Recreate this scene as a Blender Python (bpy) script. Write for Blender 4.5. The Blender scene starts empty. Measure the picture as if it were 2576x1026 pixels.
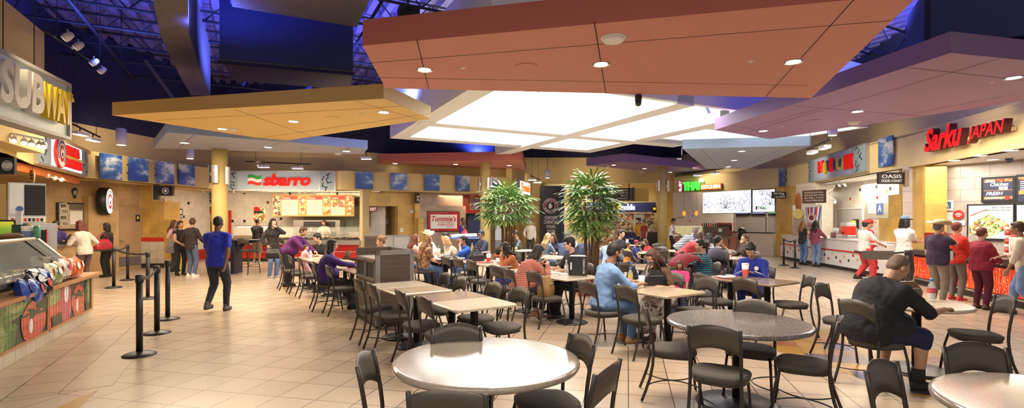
import bpy, math, random
from math import sin, cos, pi, sqrt, atan2, radians as R
from mathutils import Vector, Matrix
random.seed(7)
S = bpy.context.scene
COL = S.collection
# ---------------------------------------------------------------- camera (2576 x 1026)
FPX, CX, CY, EYE = 1265.0, 1288.0, 553.0, 1.68
cd = bpy.data.cameras.new('camera'); cam = bpy.data.objects.new('camera', cd); COL.objects.link(cam)
cam.location = (0, 0, EYE); cam.rotation_euler = (pi/2, 0, 0)
cd.sensor_width = 36; cd.lens = 36*FPX/2576; cd.shift_y = (CY-513)/2576
cd.clip_end = 200; S.camera = cam
# ---------------------------------------------------------------- world, exposure
S.view_settings.view_transform = 'Standard'; S.view_settings.look = 'None'
S.view_settings.gamma = 1; S.view_settings.exposure = 0.36; S.view_settings.use_curve_mapping = False
wd = bpy.data.worlds.new('world'); S.world = wd; wd.use_nodes = True
wd.node_tree.nodes['Background'].inputs[0].default_value = (1.0, .93, .84, 1)
wd.node_tree.nodes['Background'].inputs[1].default_value = .4
# ---------------------------------------------------------------- lights
def area(name, loc, w, h, power, col=(1, .9, .75), aim=(0, 0, -1), spread=180):
    l = bpy.data.lights.new(name, 'AREA'); l.shape = 'RECTANGLE'; l.size = w; l.size_y = h
    l.energy = power; l.color = col; l.spread = R(spread)
    o = bpy.data.objects.new(name, l); COL.objects.link(o); o.location = loc
    o.rotation_euler = Vector(aim).to_track_quat('-Z', 'Y').to_euler(); return o
def spot(name, loc, aim, power, col=(1, .85, .62), ang=70, blend=.8, rad=.06):
    l = bpy.data.lights.new(name, 'SPOT'); l.energy = power; l.color = col; l.spot_size = R(ang); l.spot_blend = blend
    l.shadow_soft_size = rad
    o = bpy.data.objects.new(name, l); COL.objects.link(o); o.location = loc
    o.rotation_euler = (Vector(aim)-Vector(loc)).to_track_quat('-Z', 'Y').to_euler(); return o
def plight(name, loc, power, col, rad=.2):
    l = bpy.data.lights.new(name, 'POINT'); l.energy = power; l.color = col; l.shadow_soft_size = rad
    o = bpy.data.objects.new(name, l); COL.objects.link(o); o.location = loc; return o
SKYC = Vector((1.78, 16.54, 0)); SA = Vector((.449, -.893, 0)); SB = Vector((.893, .449, 0))
def sk(a, b, z): return SKYC + SA*a + SB*b + Vector((0, 0, z))
o = area('skylight_daylight', sk(.8, -.9, 6.3), 7.6, 7.6, 1500, (1, .98, .95)); o.rotation_euler = (0, 0, R(26.7))
o = spot('skylight_sun', sk(1.5, -2.5, 6.2), (-3.5, 9.5, 0), 900, (1, .93, .8), 60, .6, .5)
WARM = (1, .76, .46)
area('pizza_shop_light', (-9.0, 19.6, 2.8), 4.2, .5, 150, WARM)
area('pizza_wall_wash', (-9.2, 19.3, 2.75), 4.5, .3, 50, WARM, (0, .8, -.5))
area('queue_shop_light', (-11.6, 14.2, 2.75), .6, 3.5, 50, WARM)
for p_ in ((-7.9, 6.9, 2.6), (-8.6, 8.4, 2.6)): spot('sandwich_lamp', p_, (p_[0]+.4, p_[1], 0), 45, WARM, 110)
area('hot_dog_shop_light', (12.6, 17.3, 3.0), 1.2, 3.5, 95, (1, .86, .66))
area('japanese_shop_light', (11.2, 11.8, 3.1), 1.2, 3.2, 80, (1, .93, .82))
area('thai_shop_light', (12.5, 25.6, 3.0), 2.2, 2.2, 220, (1, .88, .7))
area('burger_shop_light', (-2.3, 23.2, 2.8), 3.5, .6, 60, WARM)
area('mall_corridor_light', (5.5, 31.5, 3.5), 5, 3, 260, (1, .9, .74))
area('red_cloud_downlights', (1.5, 5.8, 3.8), 3.5, 1.2, 230, (1, .86, .68))
area('queue_downlights', (-7.5, 11.5, 3.75), 3.2, 3.2, 330, (1, .8, .53))
area('right_aisle_downlights', (8.6, 11.0, 3.9), 1.5, 4, 260, (1, .86, .66))
area('near_hall_fill', (-1.0, .2, 4.2), 7, 2.5, 190, (1, .9, .74))  # unseen fill added overhead to brighten the near floor
area('ochre_cloud_downlights', (-3.6, 10.8, 3.7), 3, 2, 150, (1, .86, .62))
BLUE = (.10, .15, 1)
for p, e in (((-6.5, 13.5, 4.9), 130), ((-9.5, 12, 5.4), 60), ((-3.2, 14.6, 4.9), 80), ((6.6, 10.2, 4.9), 150), ((9.5, 12.0, 5.4), 130), ((-1.5, 24, 4.8), 90), ((8.5, 22, 5.0), 100), ((-5.6, 9.0, 5.2), 30)):
    o = spot('blue_truss_light', p, (p[0], p[1]+.3, 9), e*7, BLUE, 165, .5, .15)
# gallery wash on the cream walls above the shop fronts
for p, t, e in (((-11.3, 14.6, 4.1), (-13.2, 16.4, 3.6), 95), ((-9.3, 18.3, 3.75), (-9.6, 20.6, 3.1), 45), ((10.3, 19, 4.1), (12, 20, 3.3), 110), ((9.6, 15.8, 4.2), (11.4, 15.8, 3.6), 60), ((9.4, 11, 4.4), (10.6, 11.2, 3.9), 30), ((9.2, 25.5, 4.3), (10.6, 26.2, 3.6), 120), ((4.5, 25.6, 3.9), (4.5, 28.4, 4.1), 120), ((1.2, 26, 3.9), (1.2, 28.4, 3.6), 40), ((-1.4, 22.4, 3.9), (-.2, 24, 3.4), 30), ((-6.6, 7.2, 4.6), (-7.3, 7.3, 3.5), 60), ((-8.7, 11.2, 3.9), (-9.9, 11.4, 3), 45)):
    spot('wall_wash_spot', p, t, e, (1, .8, .5), 95, .9, .1)  # the spot on the far bulkhead is added to brighten it
# ---------------------------------------------------------------- materials (all node based)
def M(name, rgb, rough=.5, metal=0., var=.06, scale=8., emis=0., coat=0., trans=0., alpha=1., bump=0., bscale=60., spec=.5):
    m = bpy.data.materials.new(name); m.use_nodes = True; nt = m.node_tree; b = nt.nodes['Principled BSDF']
    b.inputs['Roughness'].default_value = rough; b.inputs['Metallic'].default_value = metal
    b.inputs['Base Color'].default_value = (*rgb, 1); b.inputs['Specular IOR Level'].default_value = spec
    if coat: b.inputs['Coat Weight'].default_value = coat; b.inputs['Coat Roughness'].default_value = .08
    if trans: b.inputs['Transmission Weight'].default_value = trans
    if alpha < 1: b.inputs['Alpha'].default_value = alpha
    if emis: b.inputs['Emission Color'].default_value = (*rgb, 1); b.inputs['Emission Strength'].default_value = emis
    if var:
        tc = nt.nodes.new('ShaderNodeTexCoord'); n = nt.nodes.new('ShaderNodeTexNoise'); n.inputs['Scale'].default_value = scale
        n.inputs['Detail'].default_value = 3
        mx = nt.nodes.new('ShaderNodeMix'); mx.data_type = 'RGBA'
        nt.links.new(tc.outputs['Object'], n.inputs['Vector']); nt.links.new(n.outputs['Fac'], mx.inputs['Factor'])
        mx.inputs['A'].default_value = (*[c*(1-var) for c in rgb], 1); mx.inputs['B'].default_value = (*[min(1, c*(1+var)) for c in rgb], 1)
        nt.links.new(mx.outputs['Result'], b.inputs['Base Color'])
        if emis: nt.links.new(mx.outputs['Result'], b.inputs['Emission Color'])
    if bump:
        tc = nt.nodes.new('ShaderNodeTexCoord'); n = nt.nodes.new('ShaderNodeTexNoise'); n.inputs['Scale'].default_value = bscale
        bp = nt.nodes.new('ShaderNodeBump'); bp.inputs['Strength'].default_value = bump; bp.inputs['Distance'].default_value = .01
        nt.links.new(tc.outputs['Object'], n.inputs['Vector']); nt.links.new(n.outputs['Fac'], bp.inputs['Height']); nt.links.new(bp.outputs['Normal'], b.inputs['Normal'])
    return m
class NT:
    """small node-tree writer for the patterned materials"""
    def __init__(s, name, rough=.5, metal=0., emis=0., coat=0.):
        s.m = bpy.data.materials.new(name); s.m.use_nodes = True; s.t = s.m.node_tree; s.b = s.t.nodes['Principled BSDF']; s.e = emis
        s.b.inputs['Roughness'].default_value = rough; s.b.inputs['Metallic'].default_value = metal; s.b.inputs['Coat Weight'].default_value = coat
        s.b.inputs['Coat Roughness'].default_value = .1
    def n(s, typ, **k):
        x = s.t.nodes.new('ShaderNode'+typ)
        for a, v in k.items():
            if a.startswith('i_'): x.inputs[a[2:].replace('_', ' ')].default_value = v
            else: setattr(x, a, v)
        return x
    def l(s, a, b): s.t.links.new(a, b)
    def obj(s, rot=(0, 0, 0), sc=(1, 1, 1), loc=(0, 0, 0)):
        tc = s.n('TexCoord'); mp = s.n('Mapping'); mp.inputs['Rotation'].default_value = rot; mp.inputs['Scale'].default_value = sc; mp.inputs['Location'].default_value = loc
        s.l(tc.outputs['Object'], mp.inputs['Vector']); return mp.outputs[0]
    def ramp(s, fac, stops, const=False):
        r = s.n('ValToRGB'); cr = r.color_ramp
        if const: cr.interpolation = 'CONSTANT'
        while len(cr.elements) < len(stops): cr.elements.new(.5)
        for e, (p, c) in zip(cr.elements, stops): e.position = p; e.color = (*c, 1)
        s.l(fac, r.inputs[0]); return r.outputs[0]
    def mix(s, f, a, b, mode='MIX'):
        m = s.n('Mix', data_type='RGBA', blend_type=mode)
        for v, k in ((f, 'Factor'), (a, 'A'), (b, 'B')):
            if isinstance(v, (int, float)): m.inputs[k].default_value = v
            elif isinstance(v, tuple): m.inputs[k].default_value = (*v, 1)
            else: s.l(v, m.inputs[k])
        return m.outputs['Result']
    def math(s, op, a, b=None):
        m = s.n('Math', operation=op)
        for v, k in ((a, 0), (b, 1)):
            if v is None: continue
            if isinstance(v, (int, float)): m.inputs[k].default_value = v
            else: s.l(v, m.inputs[k])
        return m.outputs[0]
    def out(s, col):
        s.l(col, s.b.inputs['Base Color'])
        if s.e: s.l(col, s.b.inputs['Emission Color']); s.b.inputs['Emission Strength'].default_value = s.e
        return s.m
def tiles(name, rgb, grout, w, h, rough=.3, mort=.004, rot=(0, 0, 0), off=0., var=.12, var_rgb=None, coat=0., loc=(0, 0, 0)):
    q = NT(name, rough, coat=coat); v = q.obj(rot, (1, 1, 1), loc)
    b = q.n('TexBrick', offset=off, squash=1.); q.l(v, b.inputs['Vector'])
    b.inputs['Scale'].default_value = 1; b.inputs['Brick Width'].default_value = w; b.inputs['Row Height'].default_value = h
    b.inputs['Mortar Size'].default_value = mort; b.inputs['Mortar Smooth'].default_value = .1; b.inputs['Bias'].default_value = 0
    b.inputs['Color1'].default_value = (*[c*(1-var) for c in rgb], 1); b.inputs['Color2'].default_value = (*(var_rgb or [min(1, c*(1+var)) for c in rgb]), 1)
    b.inputs['Mortar'].default_value = (*grout, 1)
    n = q.n('TexNoise'); n.inputs['Scale'].default_value = 3; n.inputs['Detail'].default_value = 5; q.l(v, n.inputs['Vector'])
    f = q.ramp(n.outputs['Fac'], [(.3, (.86, .86, .86)), (.7, (1.08, 1.06, 1.04))])
    return q.out(q.mix(1., b.outputs['Color'], f, 'MULTIPLY'))
XZ = (pi/2, 0, 0)   # mapping that lays a 2-D pattern on a wall standing in local x-z
# ---------------------------------------------------------------- mesh helpers
class MB:
    def __init__(s): s.v = []; s.f = []; s.mi = []; s.sm = []
    def add(s, vs, fs, mi=0, sm=False):
        b = len(s.v); s.v += [tuple(v) for v in vs]
        for f in fs: s.f.append([i+b for i in f]); s.mi.append(mi); s.sm.append(sm)
        return s
    def box(s, x0, x1, y0, y1, z0, z1, mi=0):
        return s.add([(x, y, z) for z in (z0, z1) for x, y in ((x0, y0), (x1, y0), (x1, y1), (x0, y1))],
                     [(3, 2, 1, 0), (4, 5, 6, 7), (0, 1, 5, 4), (1, 2, 6, 5), (2, 3, 7, 6), (3, 0, 4, 7)], mi)
    def bbox(s, x0, x1, y0, y1, z0, z1, r=.01, mi=0, n=3):
        """box with rounded vertical corners and softened top edge"""
        pts = []
        for cx, cy, a0 in ((x1-r, y0+r, -pi/2), (x1-r, y1-r, 0), (x0+r, y1-r, pi/2), (x0+r, y0+r, pi)):
            for k in range(n+1):
                a = a0+pi/2*k/n; pts.append((cx+r*cos(a), cy+r*sin(a)))
        return s.prism(pts, z0, z1, mi, min(r*.4, abs(z1-z0)*.3))
    def prism(s, poly, z0, z1, mi=0, bev=0., smi=None, sm=False):
        n = len(poly); smi = mi if smi is None else smi
        if bev:
            cx = sum(p[0] for p in poly)/n; cy = sum(p[1] for p in poly)/n
            def ins(p, d):
                l = sqrt((p[0]-cx)**2+(p[1]-cy)**2) or 1; k = (l-d)/l; return (cx+(p[0]-cx)*k, cy+(p[1]-cy)*k)
            rings = [([ins(p, bev) for p in poly], z0), (poly, z0+bev), (poly, z1-bev), ([ins(p, bev) for p in poly], z1)]
        else: rings = [(poly, z0), (poly, z1)]
        vs = [(x, y, z) for pl, z in rings for x, y in pl]
        s.add(vs, [], mi); b = len(s.v)-len(vs)
        for k in range(len(rings)-1):
            for i in range(n):
                j = (i+1) % n; s.f.append([b+k*n+i, b+k*n+j, b+(k+1)*n+j, b+(k+1)*n+i]); s.mi.append(smi); s.sm.append(sm)
        s.f.append([b+i for i in reversed(range(n))]); s.mi.append(mi); s.sm.append(False)
        s.f.append([b+(len(rings)-1)*n+i for i in range(n)]); s.mi.append(mi); s.sm.append(False)
        return s
    def tube(s, pts, rad, n=8, mi=0, cap=True, sm=True):
        pts = [Vector(p) for p in pts]; rr = rad if isinstance(rad, (list, tuple)) else [rad]*len(pts); b = len(s.v); up = None
        for i, p in enumerate(pts):
            t = (pts[min(i+1, len(pts)-1)]-pts[max(i-1, 0)]).normalized()
            if up is None: up = Vector((0, 0, 1)) if abs(t.z) < .9 else Vector((1, 0, 0))
            x = t.cross(up)
            x = x.normalized() if x.length > 1e-6 else t.orthogonal().normalized()
            y = x.cross(t); up = y
            for k in range(n):
                a = 2*pi*k/n; s.v.append(tuple(p+(x*cos(a)+y*sin(a))*rr[i]))
        for i in range(len(pts)-1):
            for k in range(n):
                j = (k+1) % n; s.f.append([b+i*n+k, b+i*n+j, b+(i+1)*n+j, b+(i+1)*n+k][::-1]); s.mi.append(mi); s.sm.append(sm)
        if cap:
            s.f.append([b+k for k in range(n)]); s.f.append([b+(len(pts)-1)*n+k for k in reversed(range(n))]); s.mi += [mi, mi]; s.sm += [False, False]
        return s
    def lathe(s, prof, n=20, c=(0, 0, 0), mi=0, sm=True, axis='z', cap=True):
        b = len(s.v)
        for r, z in prof:
            for k in range(n):
                a = 2*pi*k/n; p = (r*cos(a), r*sin(a), z)
                if axis == 'y': p = (p[0], p[2], -p[1])
                if axis == 'x': p = (p[2], p[0], p[1])
                s.v.append((p[0]+c[0], p[1]+c[1], p[2]+c[2]))
        for i in range(len(prof)-1):
            for k in range(n):
                j = (k+1) % n; s.f.append([b+i*n+k, b+i*n+j, b+(i+1)*n+j, b+(i+1)*n+k]); s.mi.append(mi); s.sm.append(sm)
        if cap:
            s.f.append([b+k for k in reversed(range(n))]); s.f.append([b+(len(prof)-1)*n+k for k in range(n)]); s.mi += [mi, mi]; s.sm += [False, False]
        return s
    def ball(s, c, r, n=10, mi=0, mat=None):
        if not isinstance(r, (list, tuple)): r = (r, r, r)
        c = Vector(c); vs = []; m = max(5, n*2//3)
        for i in range(m+1):
            th = pi*i/m
            for k in range(n):
                a = 2*pi*k/n; p = Vector((r[0]*sin(th)*cos(a), r[1]*sin(th)*sin(a), r[2]*cos(th)))
                if mat: p = mat @ p
                vs.append(c+p)
        fs = [(i*n+k, (i+1)*n+k, (i+1)*n+(k+1) % n, i*n+(k+1) % n) for i in range(m) for k in range(n)]
        return s.add(vs, fs, mi, True)
    def cone(s, p, q, r1, r2, n=10, mi=0):
        """capsule with two radii"""
        p = Vector(p); q = Vector(q); d = (q-p); L = d.length
        if L < 1e-5: return s.ball(p, max(r1, r2), n, mi)
        t = d/L; pts = []; rr = []
        for a in (-80, -50, -20, 0): pts.append(p+t*r1*sin(R(a))); rr.append(r1*cos(R(a)))
        for a in (0, 20, 50, 80): pts.append(q+t*r2*sin(R(a))); rr.append(r2*cos(R(a)))
        return s.tube(pts, rr, n, mi)
    def mesh(s, name, mats):
        me = bpy.data.meshes.new(name); me.from_pydata(s.v, [], s.f)
        for m in (mats if isinstance(mats, (list, tuple)) else [mats]): me.materials.append(m)
        me.polygons.foreach_set('material_index', s.mi); me.polygons.foreach_set('use_smooth', s.sm); me.update(); return me
    def build(s, name, mats, parent=None, loc=None, rz=None, kind=None):
        o = bpy.data.objects.new(name, s.mesh(name, mats)); COL.objects.link(o)
        if parent is not None: o.parent = parent
        if loc is not None: o.location = loc
        if rz is not None: o.rotation_euler.z = rz
        if kind: o['kind'] = kind
        return o
def tag(o, label, cat, group=None, kind=None):
    o['label'] = label; o['category'] = cat
    if group: o['group'] = group
    if kind: o['kind'] = kind
    return o
def thing(name, label, cat, loc=(0, 0, 0), rz=0., group=None):
    o = bpy.data.objects.new(name, None); COL.objects.link(o); o.location = loc; o.rotation_euler.z = rz
    o.empty_display_size = .1
    return tag(o, label, cat, group)
KIDS = {}
def kids(o):
    return [c for c in bpy.data.objects if c.parent == o]
class Proto:
    """a finished thing that can be copied with its parts"""
    def __init__(s, root): s.root = root; s.tree = [(c, kids(c)) for c in kids(root)]; s.used = False
    def put(s, loc, rz, label, cat=None, group=None):
        if not s.used: s.used = True; r = s.root
        else:
            r = s.root.copy(); COL.objects.link(r)
            for c, gs in s.tree:
                d = c.copy(); COL.objects.link(d); d.parent = r
                for g in gs: e = g.copy(); COL.objects.link(e); e.parent = d
        r.location = loc; r.rotation_euler.z = rz; r['label'] = label
        if cat: r['category'] = cat
        if group: r['group'] = group
        return r
def gp(px, py):
    Y = EYE*FPX/(py-CY); return Vector(((px-CX)/FPX*Y, Y, 0))
def at(px, py, Y): return Vector(((px-CX)/FPX*Y, Y, EYE-(py-CY)/FPX*Y))
def atz(px, py, z):
    Y = (z-EYE)*FPX/(CY-py); return Vector(((px-CX)/FPX*Y, Y, z))
class Fac:
    """an upright plane from A to B (left to right as seen); t runs along it"""
    def __init__(s, A, B):
        s.A = Vector((A[0], A[1], 0)); d = Vector((B[0]-A[0], B[1]-A[1], 0)); s.L = d.length; s.u = d/s.L; s.rz = atan2(s.u.y, s.u.x); s.n = Vector((s.u.y, -s.u.x, 0))
    def hit(s, px, py=CY):
        k = (px-CX)/FPX; Y = (s.A.x*s.u.y-s.A.y*s.u.x)/(k*s.u.y-s.u.x)
        X = k*Y; t = (X-s.A.x)*s.u.x+(Y-s.A.y)*s.u.y
        return t, EYE-(py-CY)/FPX*Y
    def p(s, t, z=0., off=0.): return s.A+s.u*t+s.n*off+Vector((0, 0, z))
    def quad(s, x0, y0, x1, y1):
        """pixel box -> t0, t1, z0, z1 on the plane (z from the middle)"""
        t0, _ = s.hit(x0); t1, _ = s.hit(x1); xm = (x0+x1)/2; return t0, t1, s.hit(xm, y1)[1], s.hit(xm, y0)[1]
    def thing(s, name, label, cat, t, z, off=0., group=None): return thing(name, label, cat, s.p(t, z, off), s.rz, group)
    def wall(s, name, m, z0, z1, t0=0., t1=None, th=.15, kind='structure', off=0.):
        t1 = s.L if t1 is None else t1
        return MB().box(t0, t1, -off, th-off, z0, z1).build(name, m, None, s.A, s.rz, kind)
def text(body, name, m, parent, x0, x1, z0, z1, y=0., depth=.02, bold=.0, shear=0., res=3, smi=None, flip=False):
    """lettering fitted to a box in the parent's local x-z plane, facing local -y"""
    cu = bpy.data.curves.new('t', 'FONT'); cu.body = body; cu.offset = bold; cu.shear = shear; cu.resolution_u = res
    cu.align_x = 'CENTER'; cu.space_line = .95
    ob = bpy.data.objects.new('t', cu); COL.objects.link(ob); bpy.context.view_layer.update()
    cu.extrude = .05
    me = bpy.data.meshes.new_from_object(ob.evaluated_get(bpy.context.evaluated_depsgraph_get()))
    bpy.data.objects.remove(ob); bpy.data.curves.remove(cu)
    xs = [v.co.x for v in me.vertices]; ys = [v.co.y for v in me.vertices]
    if not xs: return None
    ax, bx, ay, by = min(xs), max(xs), min(ys), max(ys)
    for v in me.vertices:
        X = x0+(v.co.x-ax)/(bx-ax)*(x1-x0); Z = z0+(v.co.y-ay)/(by-ay)*(z1-z0)
        v.co = (X, y-(v.co.z+.05)/.1*depth, Z)
    me.materials.clear()
    for q in (m if isinstance(m, (list, tuple)) else [m]): me.materials.append(q)
    if isinstance(m, (list, tuple)):
        for p in me.polygons: p.material_index = 0 if p.normal.y < -.5 else 1
    o = bpy.data.objects.new(name, me); COL.objects.link(o); o.parent = parent; return o
# ================================================================ MATERIAL LIBRARY
CREAM = M('cream_paint', (.64, .48, .21), .75, var=.04, scale=3)
CREAML = M('pale_cream_paint', (.68, .55, .28), .75, var=.03, scale=3)
NAVY = M('navy_paint', (.016, .016, .05), .8, var=.15)
NAVYL = M('navy_duct_paint', (.035, .042, .14), .6, var=.15)
STEELD = M('dark_steel', (.012, .012, .02), .7)
GREYB = M('weathered_grey_paint', (.15, .13, .135), .8, var=.25, scale=4)
WHITE = M('white_paint', (.82, .81, .78), .6, var=.02)
WHITEG = M('white_gloss', (.8, .8, .8), .3, var=.02)
BLACK = M('black_plastic', (.012, .012, .014), .45, var=.1)
BLACKM = M('black_metal', (.018, .016, .016), .38, .3, var=.12)
STEEL = M('brushed_steel', (.62, .6, .57), .3, .9, var=.06, scale=30)
ALU = M('aluminium_frame', (.55, .55, .54), .4, .7)
REDP = M('red_paint', (.62, .03, .02), .4)
REDT = M('red_gloss_tile', (.55, .02, .015), .25, coat=.5)
GLOW = M('lamp_lens', (1, .93, .8), .3, var=0, emis=7)
GLOWW = M('warm_lamp_lens', (1, .66, .30), .3, var=0, emis=6)
YTILE = tiles('ochre_wall_tile', (.60, .38, .09), (.42, .3, .12), .3, .3, .28, .004, XZ)
WTILE = tiles('white_wall_tile', (.80, .76, .70), (.55, .5, .45), .11, .11, .25, .003, XZ, var=.03)
TTILE = tiles('tan_wall_tile', (.50, .33, .15), (.38, .25, .11), .5, .4, .45, .004, XZ, .5)
BTILE = tiles('brown_wall_tile', (.38, .28, .21), (.27, .2, .15), .3, .3, .5, .005, XZ)
GTILE = tiles('grey_wall_tile', (.47, .42, .37), (.25, .22, .19), .62, .31, .35, .006, XZ, .5, .06)
RTILE = tiles('red_wall_tile', (.45, .02, .02), (.2, .02, .02), .16, .16, .25, .006, XZ)
PTILE = tiles('pale_wainscot_tile', (.62, .56, .46), (.4, .36, .3), .3, .3, .35, .006, XZ)
BASEB = M('dark_base', (.03, .025, .022), .5)
# ================================================================ FLOOR
def grid_floor(name, pts, z, m):
    o = MB().add([(p[0], p[1], z) for p in pts], [list(range(len(pts)))]).build(name, m, kind='structure'); return o
def floor_mat(name, ang, off=(0, 0, 0), var=.09):
    q = NT(name, .3); v = q.obj((0, 0, ang), (1, 1, 1), off)
    b = q.n('TexBrick', offset=0., squash=1.); q.l(v, b.inputs['Vector'])
    for k, x in (('Scale', 1), ('Brick Width', .4064), ('Row Height', .4064), ('Mortar Size', .005), ('Mortar Smooth', .1), ('Bias', .1)): b.inputs[k].default_value = x
    b.inputs['Color1'].default_value = (.40, .305, .215, 1); b.inputs['Color2'].default_value = (.47, .37, .275, 1); b.inputs['Mortar'].default_value = (.05, .035, .025, 1)
    n = q.n('TexNoise'); n.inputs['Scale'].default_value = 2.2; n.inputs['Detail'].default_value = 6; q.l(v, n.inputs['Vector'])
    f = q.ramp(n.outputs['Fac'], [(.3, (.97, .965, .96)), (.7, (1.03, 1.03, 1.03))])
    q.b.inputs['Roughness'].default_value = .27
    return q.out(q.mix(1., b.outputs['Color'], f, 'MULTIPLY'))
GA = R(12.95)       # main grid: one axis heads 12.95 degrees right of straight ahead
a0 = gp(1580.6, 958.5)
ga = pi/2-GA
offx = -(cos(-ga)*a0.x-sin(-ga)*a0.y); offy = -(sin(-ga)*a0.x+cos(-ga)*a0.y)
FLOORM = floor_mat('cream_floor_tile', -ga, (offx, offy, 0))
grid_floor('floor', [(-22, -3), (22, -3), (22, 42), (-22, 42)], 0, FLOORM)
la = pi/2+R(27.5); l0 = gp(283, 969)
FLOORL = floor_mat('cream_floor_tile_turned', -la, (-(cos(-la)*l0.x-sin(-la)*l0.y), -(sin(-la)*l0.x+cos(-la)*l0.y), 0))
grid_floor('floor_queue_lane', [tuple(gp(*p)[:2]) for p in ((283, 969), (443, 776), (302, 793), (241, 800))]+[(-5.6, 5.45), (-5.1, 4.3)], .0015, FLOORL)
def mosaic(name, ang, seed, w, cols):
    q = NT(name, .28); v = q.obj((0, 0, ang), (1/w, 1/w, 1), (seed*.37, seed*.71, 0))
    fl = q.n('VectorMath', operation='FLOOR'); q.l(v, fl.inputs[0])
    wn = q.n('TexWhiteNoise', noise_dimensions='2D'); q.l(fl.outputs[0], wn.inputs['Vector'])
    c = q.ramp(wn.outputs['Value'], cols, True)
    fr = q.n('VectorMath', operation='FRACTION'); q.l(v, fr.inputs[0]); sp = q.n('SeparateXYZ'); q.l(fr.outputs[0], sp.inputs[0])
    g = q.math('MAXIMUM', q.math('LESS_THAN', sp.outputs[0], .018), q.math('LESS_THAN', sp.outputs[1], .018))
    n = q.n('TexNoise'); n.inputs['Scale'].default_value = 14; q.l(v, n.inputs['Vector'])
    c = q.mix(1., c, q.ramp(n.outputs['Fac'], [(.3, (.85,)*3), (.7, (1.1,)*3)]), 'MULTIPLY')
    return q.out(q.mix(g, c, (.1, .07, .05)))
YEL, TER, BLU, PUR = (.40, .22, .045), (.34, .12, .055), (.03, .03, .15), (.10, .06, .11)
MOS = mosaic('coloured_floor_tile', R(20), 3, .33, [(0, YEL), (.45, TER), (.72, BLU), (.82, YEL), (.93, PUR)])
grid_floor('floor_inlay', [tuple(gp(*p)[:2]) for p in ((1925, 868), (2080, 826), (2230, 846), (2330, 872), (2420, 905), (2560, 930), (2650, 1000), (2480, 1026), (2341, 1005), (2200, 968), (2075, 915), (1975, 890))], .0015, MOS)
MOS2 = mosaic('ochre_floor_tile', R(40), 1, .5, [(0, YEL), (.5, YEL), (.7, TER)])
grid_floor('floor_corner_inlay', [tuple(gp(*p)[:2]) for p in ((110, 1040), (250, 978), (185, 1040))], .0015, MOS2)
q = NT('blue_cream_floor_tile', .3); grid_floor('floor_inlay_strip', [tuple(gp(*p)[:2]) for p in ((1535, 745), (1560, 718), (1610, 722), (1575, 752))], .0015, M('blue_floor_tile', (.2, .24, .55), .3))
# ================================================================ CEILING DECK, JOISTS
dk = MB(); hd = Vector((-.462, .887, 0)); hx = Vector((.887, .462, 0)); rows = []
for i in range(140):
    s0 = -28+i*.42
    for ds, z in ((0, 7.6), (.17, 7.6), (.21, 7.44), (.38, 7.44)): rows.append((s0+ds, z))
vs = []
for s_, z in rows:
    for t in (-8, 46): p = hx*s_+hd*t+Vector((0, 0, z)); vs.append(p)
dk.add(vs, [(2*i, 2*i+1, 2*i+3, 2*i+2) for i in range(len(rows)-1)])
dk.build('ceiling', M('navy_roof_deck', (.19, .155, .27), .6, var=.2), kind='structure')
def joist(p, q, z0=6.55, z1=7.35, step=.75):
    b = MB(); d = q-p; L = d.length; t = d/L; n = int(L/step); k = Vector((0, 0, 1))
    for z in (z0, z1): b.tube([p+k*z, q+k*z], .034, 4, sm=False)
    for i in range(n):
        a, c = (z0, z1) if i % 2 == 0 else (z1, z0)
        b.tube([p+t*(i*step)+k*a, p+t*((i+1)*step)+k*c], .016, 4, cap=False, sm=False)
    return b.build('beam', STEELD, kind='structure')
for t in (8, 9.6, 11.2, 12.8, 14.4, 16, 17.6, 19.2, 21, 23, 25, 28, 31):
    c = hd*t
    joist(c-hx*(16), c+hx*22)
for s_ in (-9.5, -3.5, 6.5, 12):
    o = MB().tube([hx*s_+hd*4+Vector((0, 0, 6.46)), hx*s_+hd*34+Vector((0, 0, 6.46))], .045, 6).build('beam', STEELD, kind='structure')
# sprinkler pipes
for s_, z in ((-7.2, 6.3), (2.5, 6.35), (9.2, 6.3)):
    MB().tube([hx*s_+hd*5+Vector((0, 0, z)), hx*s_+hd*33+Vector((0, 0, z))], .04, 8).build('beam_pipe', NAVY, kind='structure')
# blue-lit struts that brace the clouds to the roof
for i, (p, q_) in enumerate((((365, 150, 12), (436, 247, 12.6)), ((610, 215, 17), (640, 170, 17)), ((1770, 250, 15), (1785, 285, 15)), ((1885, 240, 15.5), (1895, 275, 15.5)), ((1075, 372, 24), (1100, 400, 24)), ((815, 195, 16), (770, 225, 16)))):
    A, B = at(*p), at(*q_); b = MB().tube([A, B], .05, 4, sm=False); b.build('beam_strut', NAVYL, kind='structure')
# big grey bulkhead beam and duct work high up
b = MB()
def band(pts, w, z, h, m, name):
    b = MB(); n = len(pts); vs = []
    for p in pts:
        for dx, zz in ((-w/2, z), (w/2, z), (w/2, z+h), (-w/2, z+h)): vs.append((p[0]+dx, p[1], zz))
    fs = [(4*i+k, 4*i+(k+1) % 4, 4*i+4+(k+1) % 4, 4*i+4+k) for i in range(n-1) for k in range(4)]+[(0, 1, 2, 3), (4*n-1, 4*n-2, 4*n-3, 4*n-4)]
    return b.add(vs, fs).build(name, m, kind='structure')
band([atz(420, -60, 5.2), atz(440, 90, 5.2), atz(478, 185, 5.2), atz(505, 240, 5.2)], .55, 5.2, 1.4, [GREYB], 'beam_bulkhead')
def rooftop_box(e0, e1, depth, z0, z1, label, lip):
    d = e1-e0; L = d.length; rz = atan2(d.y, d.x)
    t = thing('air_duct', label, 'duct', (e0.x, e0.y, z0), rz)
    MB().box(0, L, 0, depth, .12, z1-z0).build('casing', NAVYL, t)
    MB().box(.03, L-.03, .03, depth-.03, .05, .12).build('bottom_flange', GREYB, t)
    MB().box(-.03, L+.03, lip-.05, lip, 0, .06).build('lower_trim', NAVY, t); return t
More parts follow.
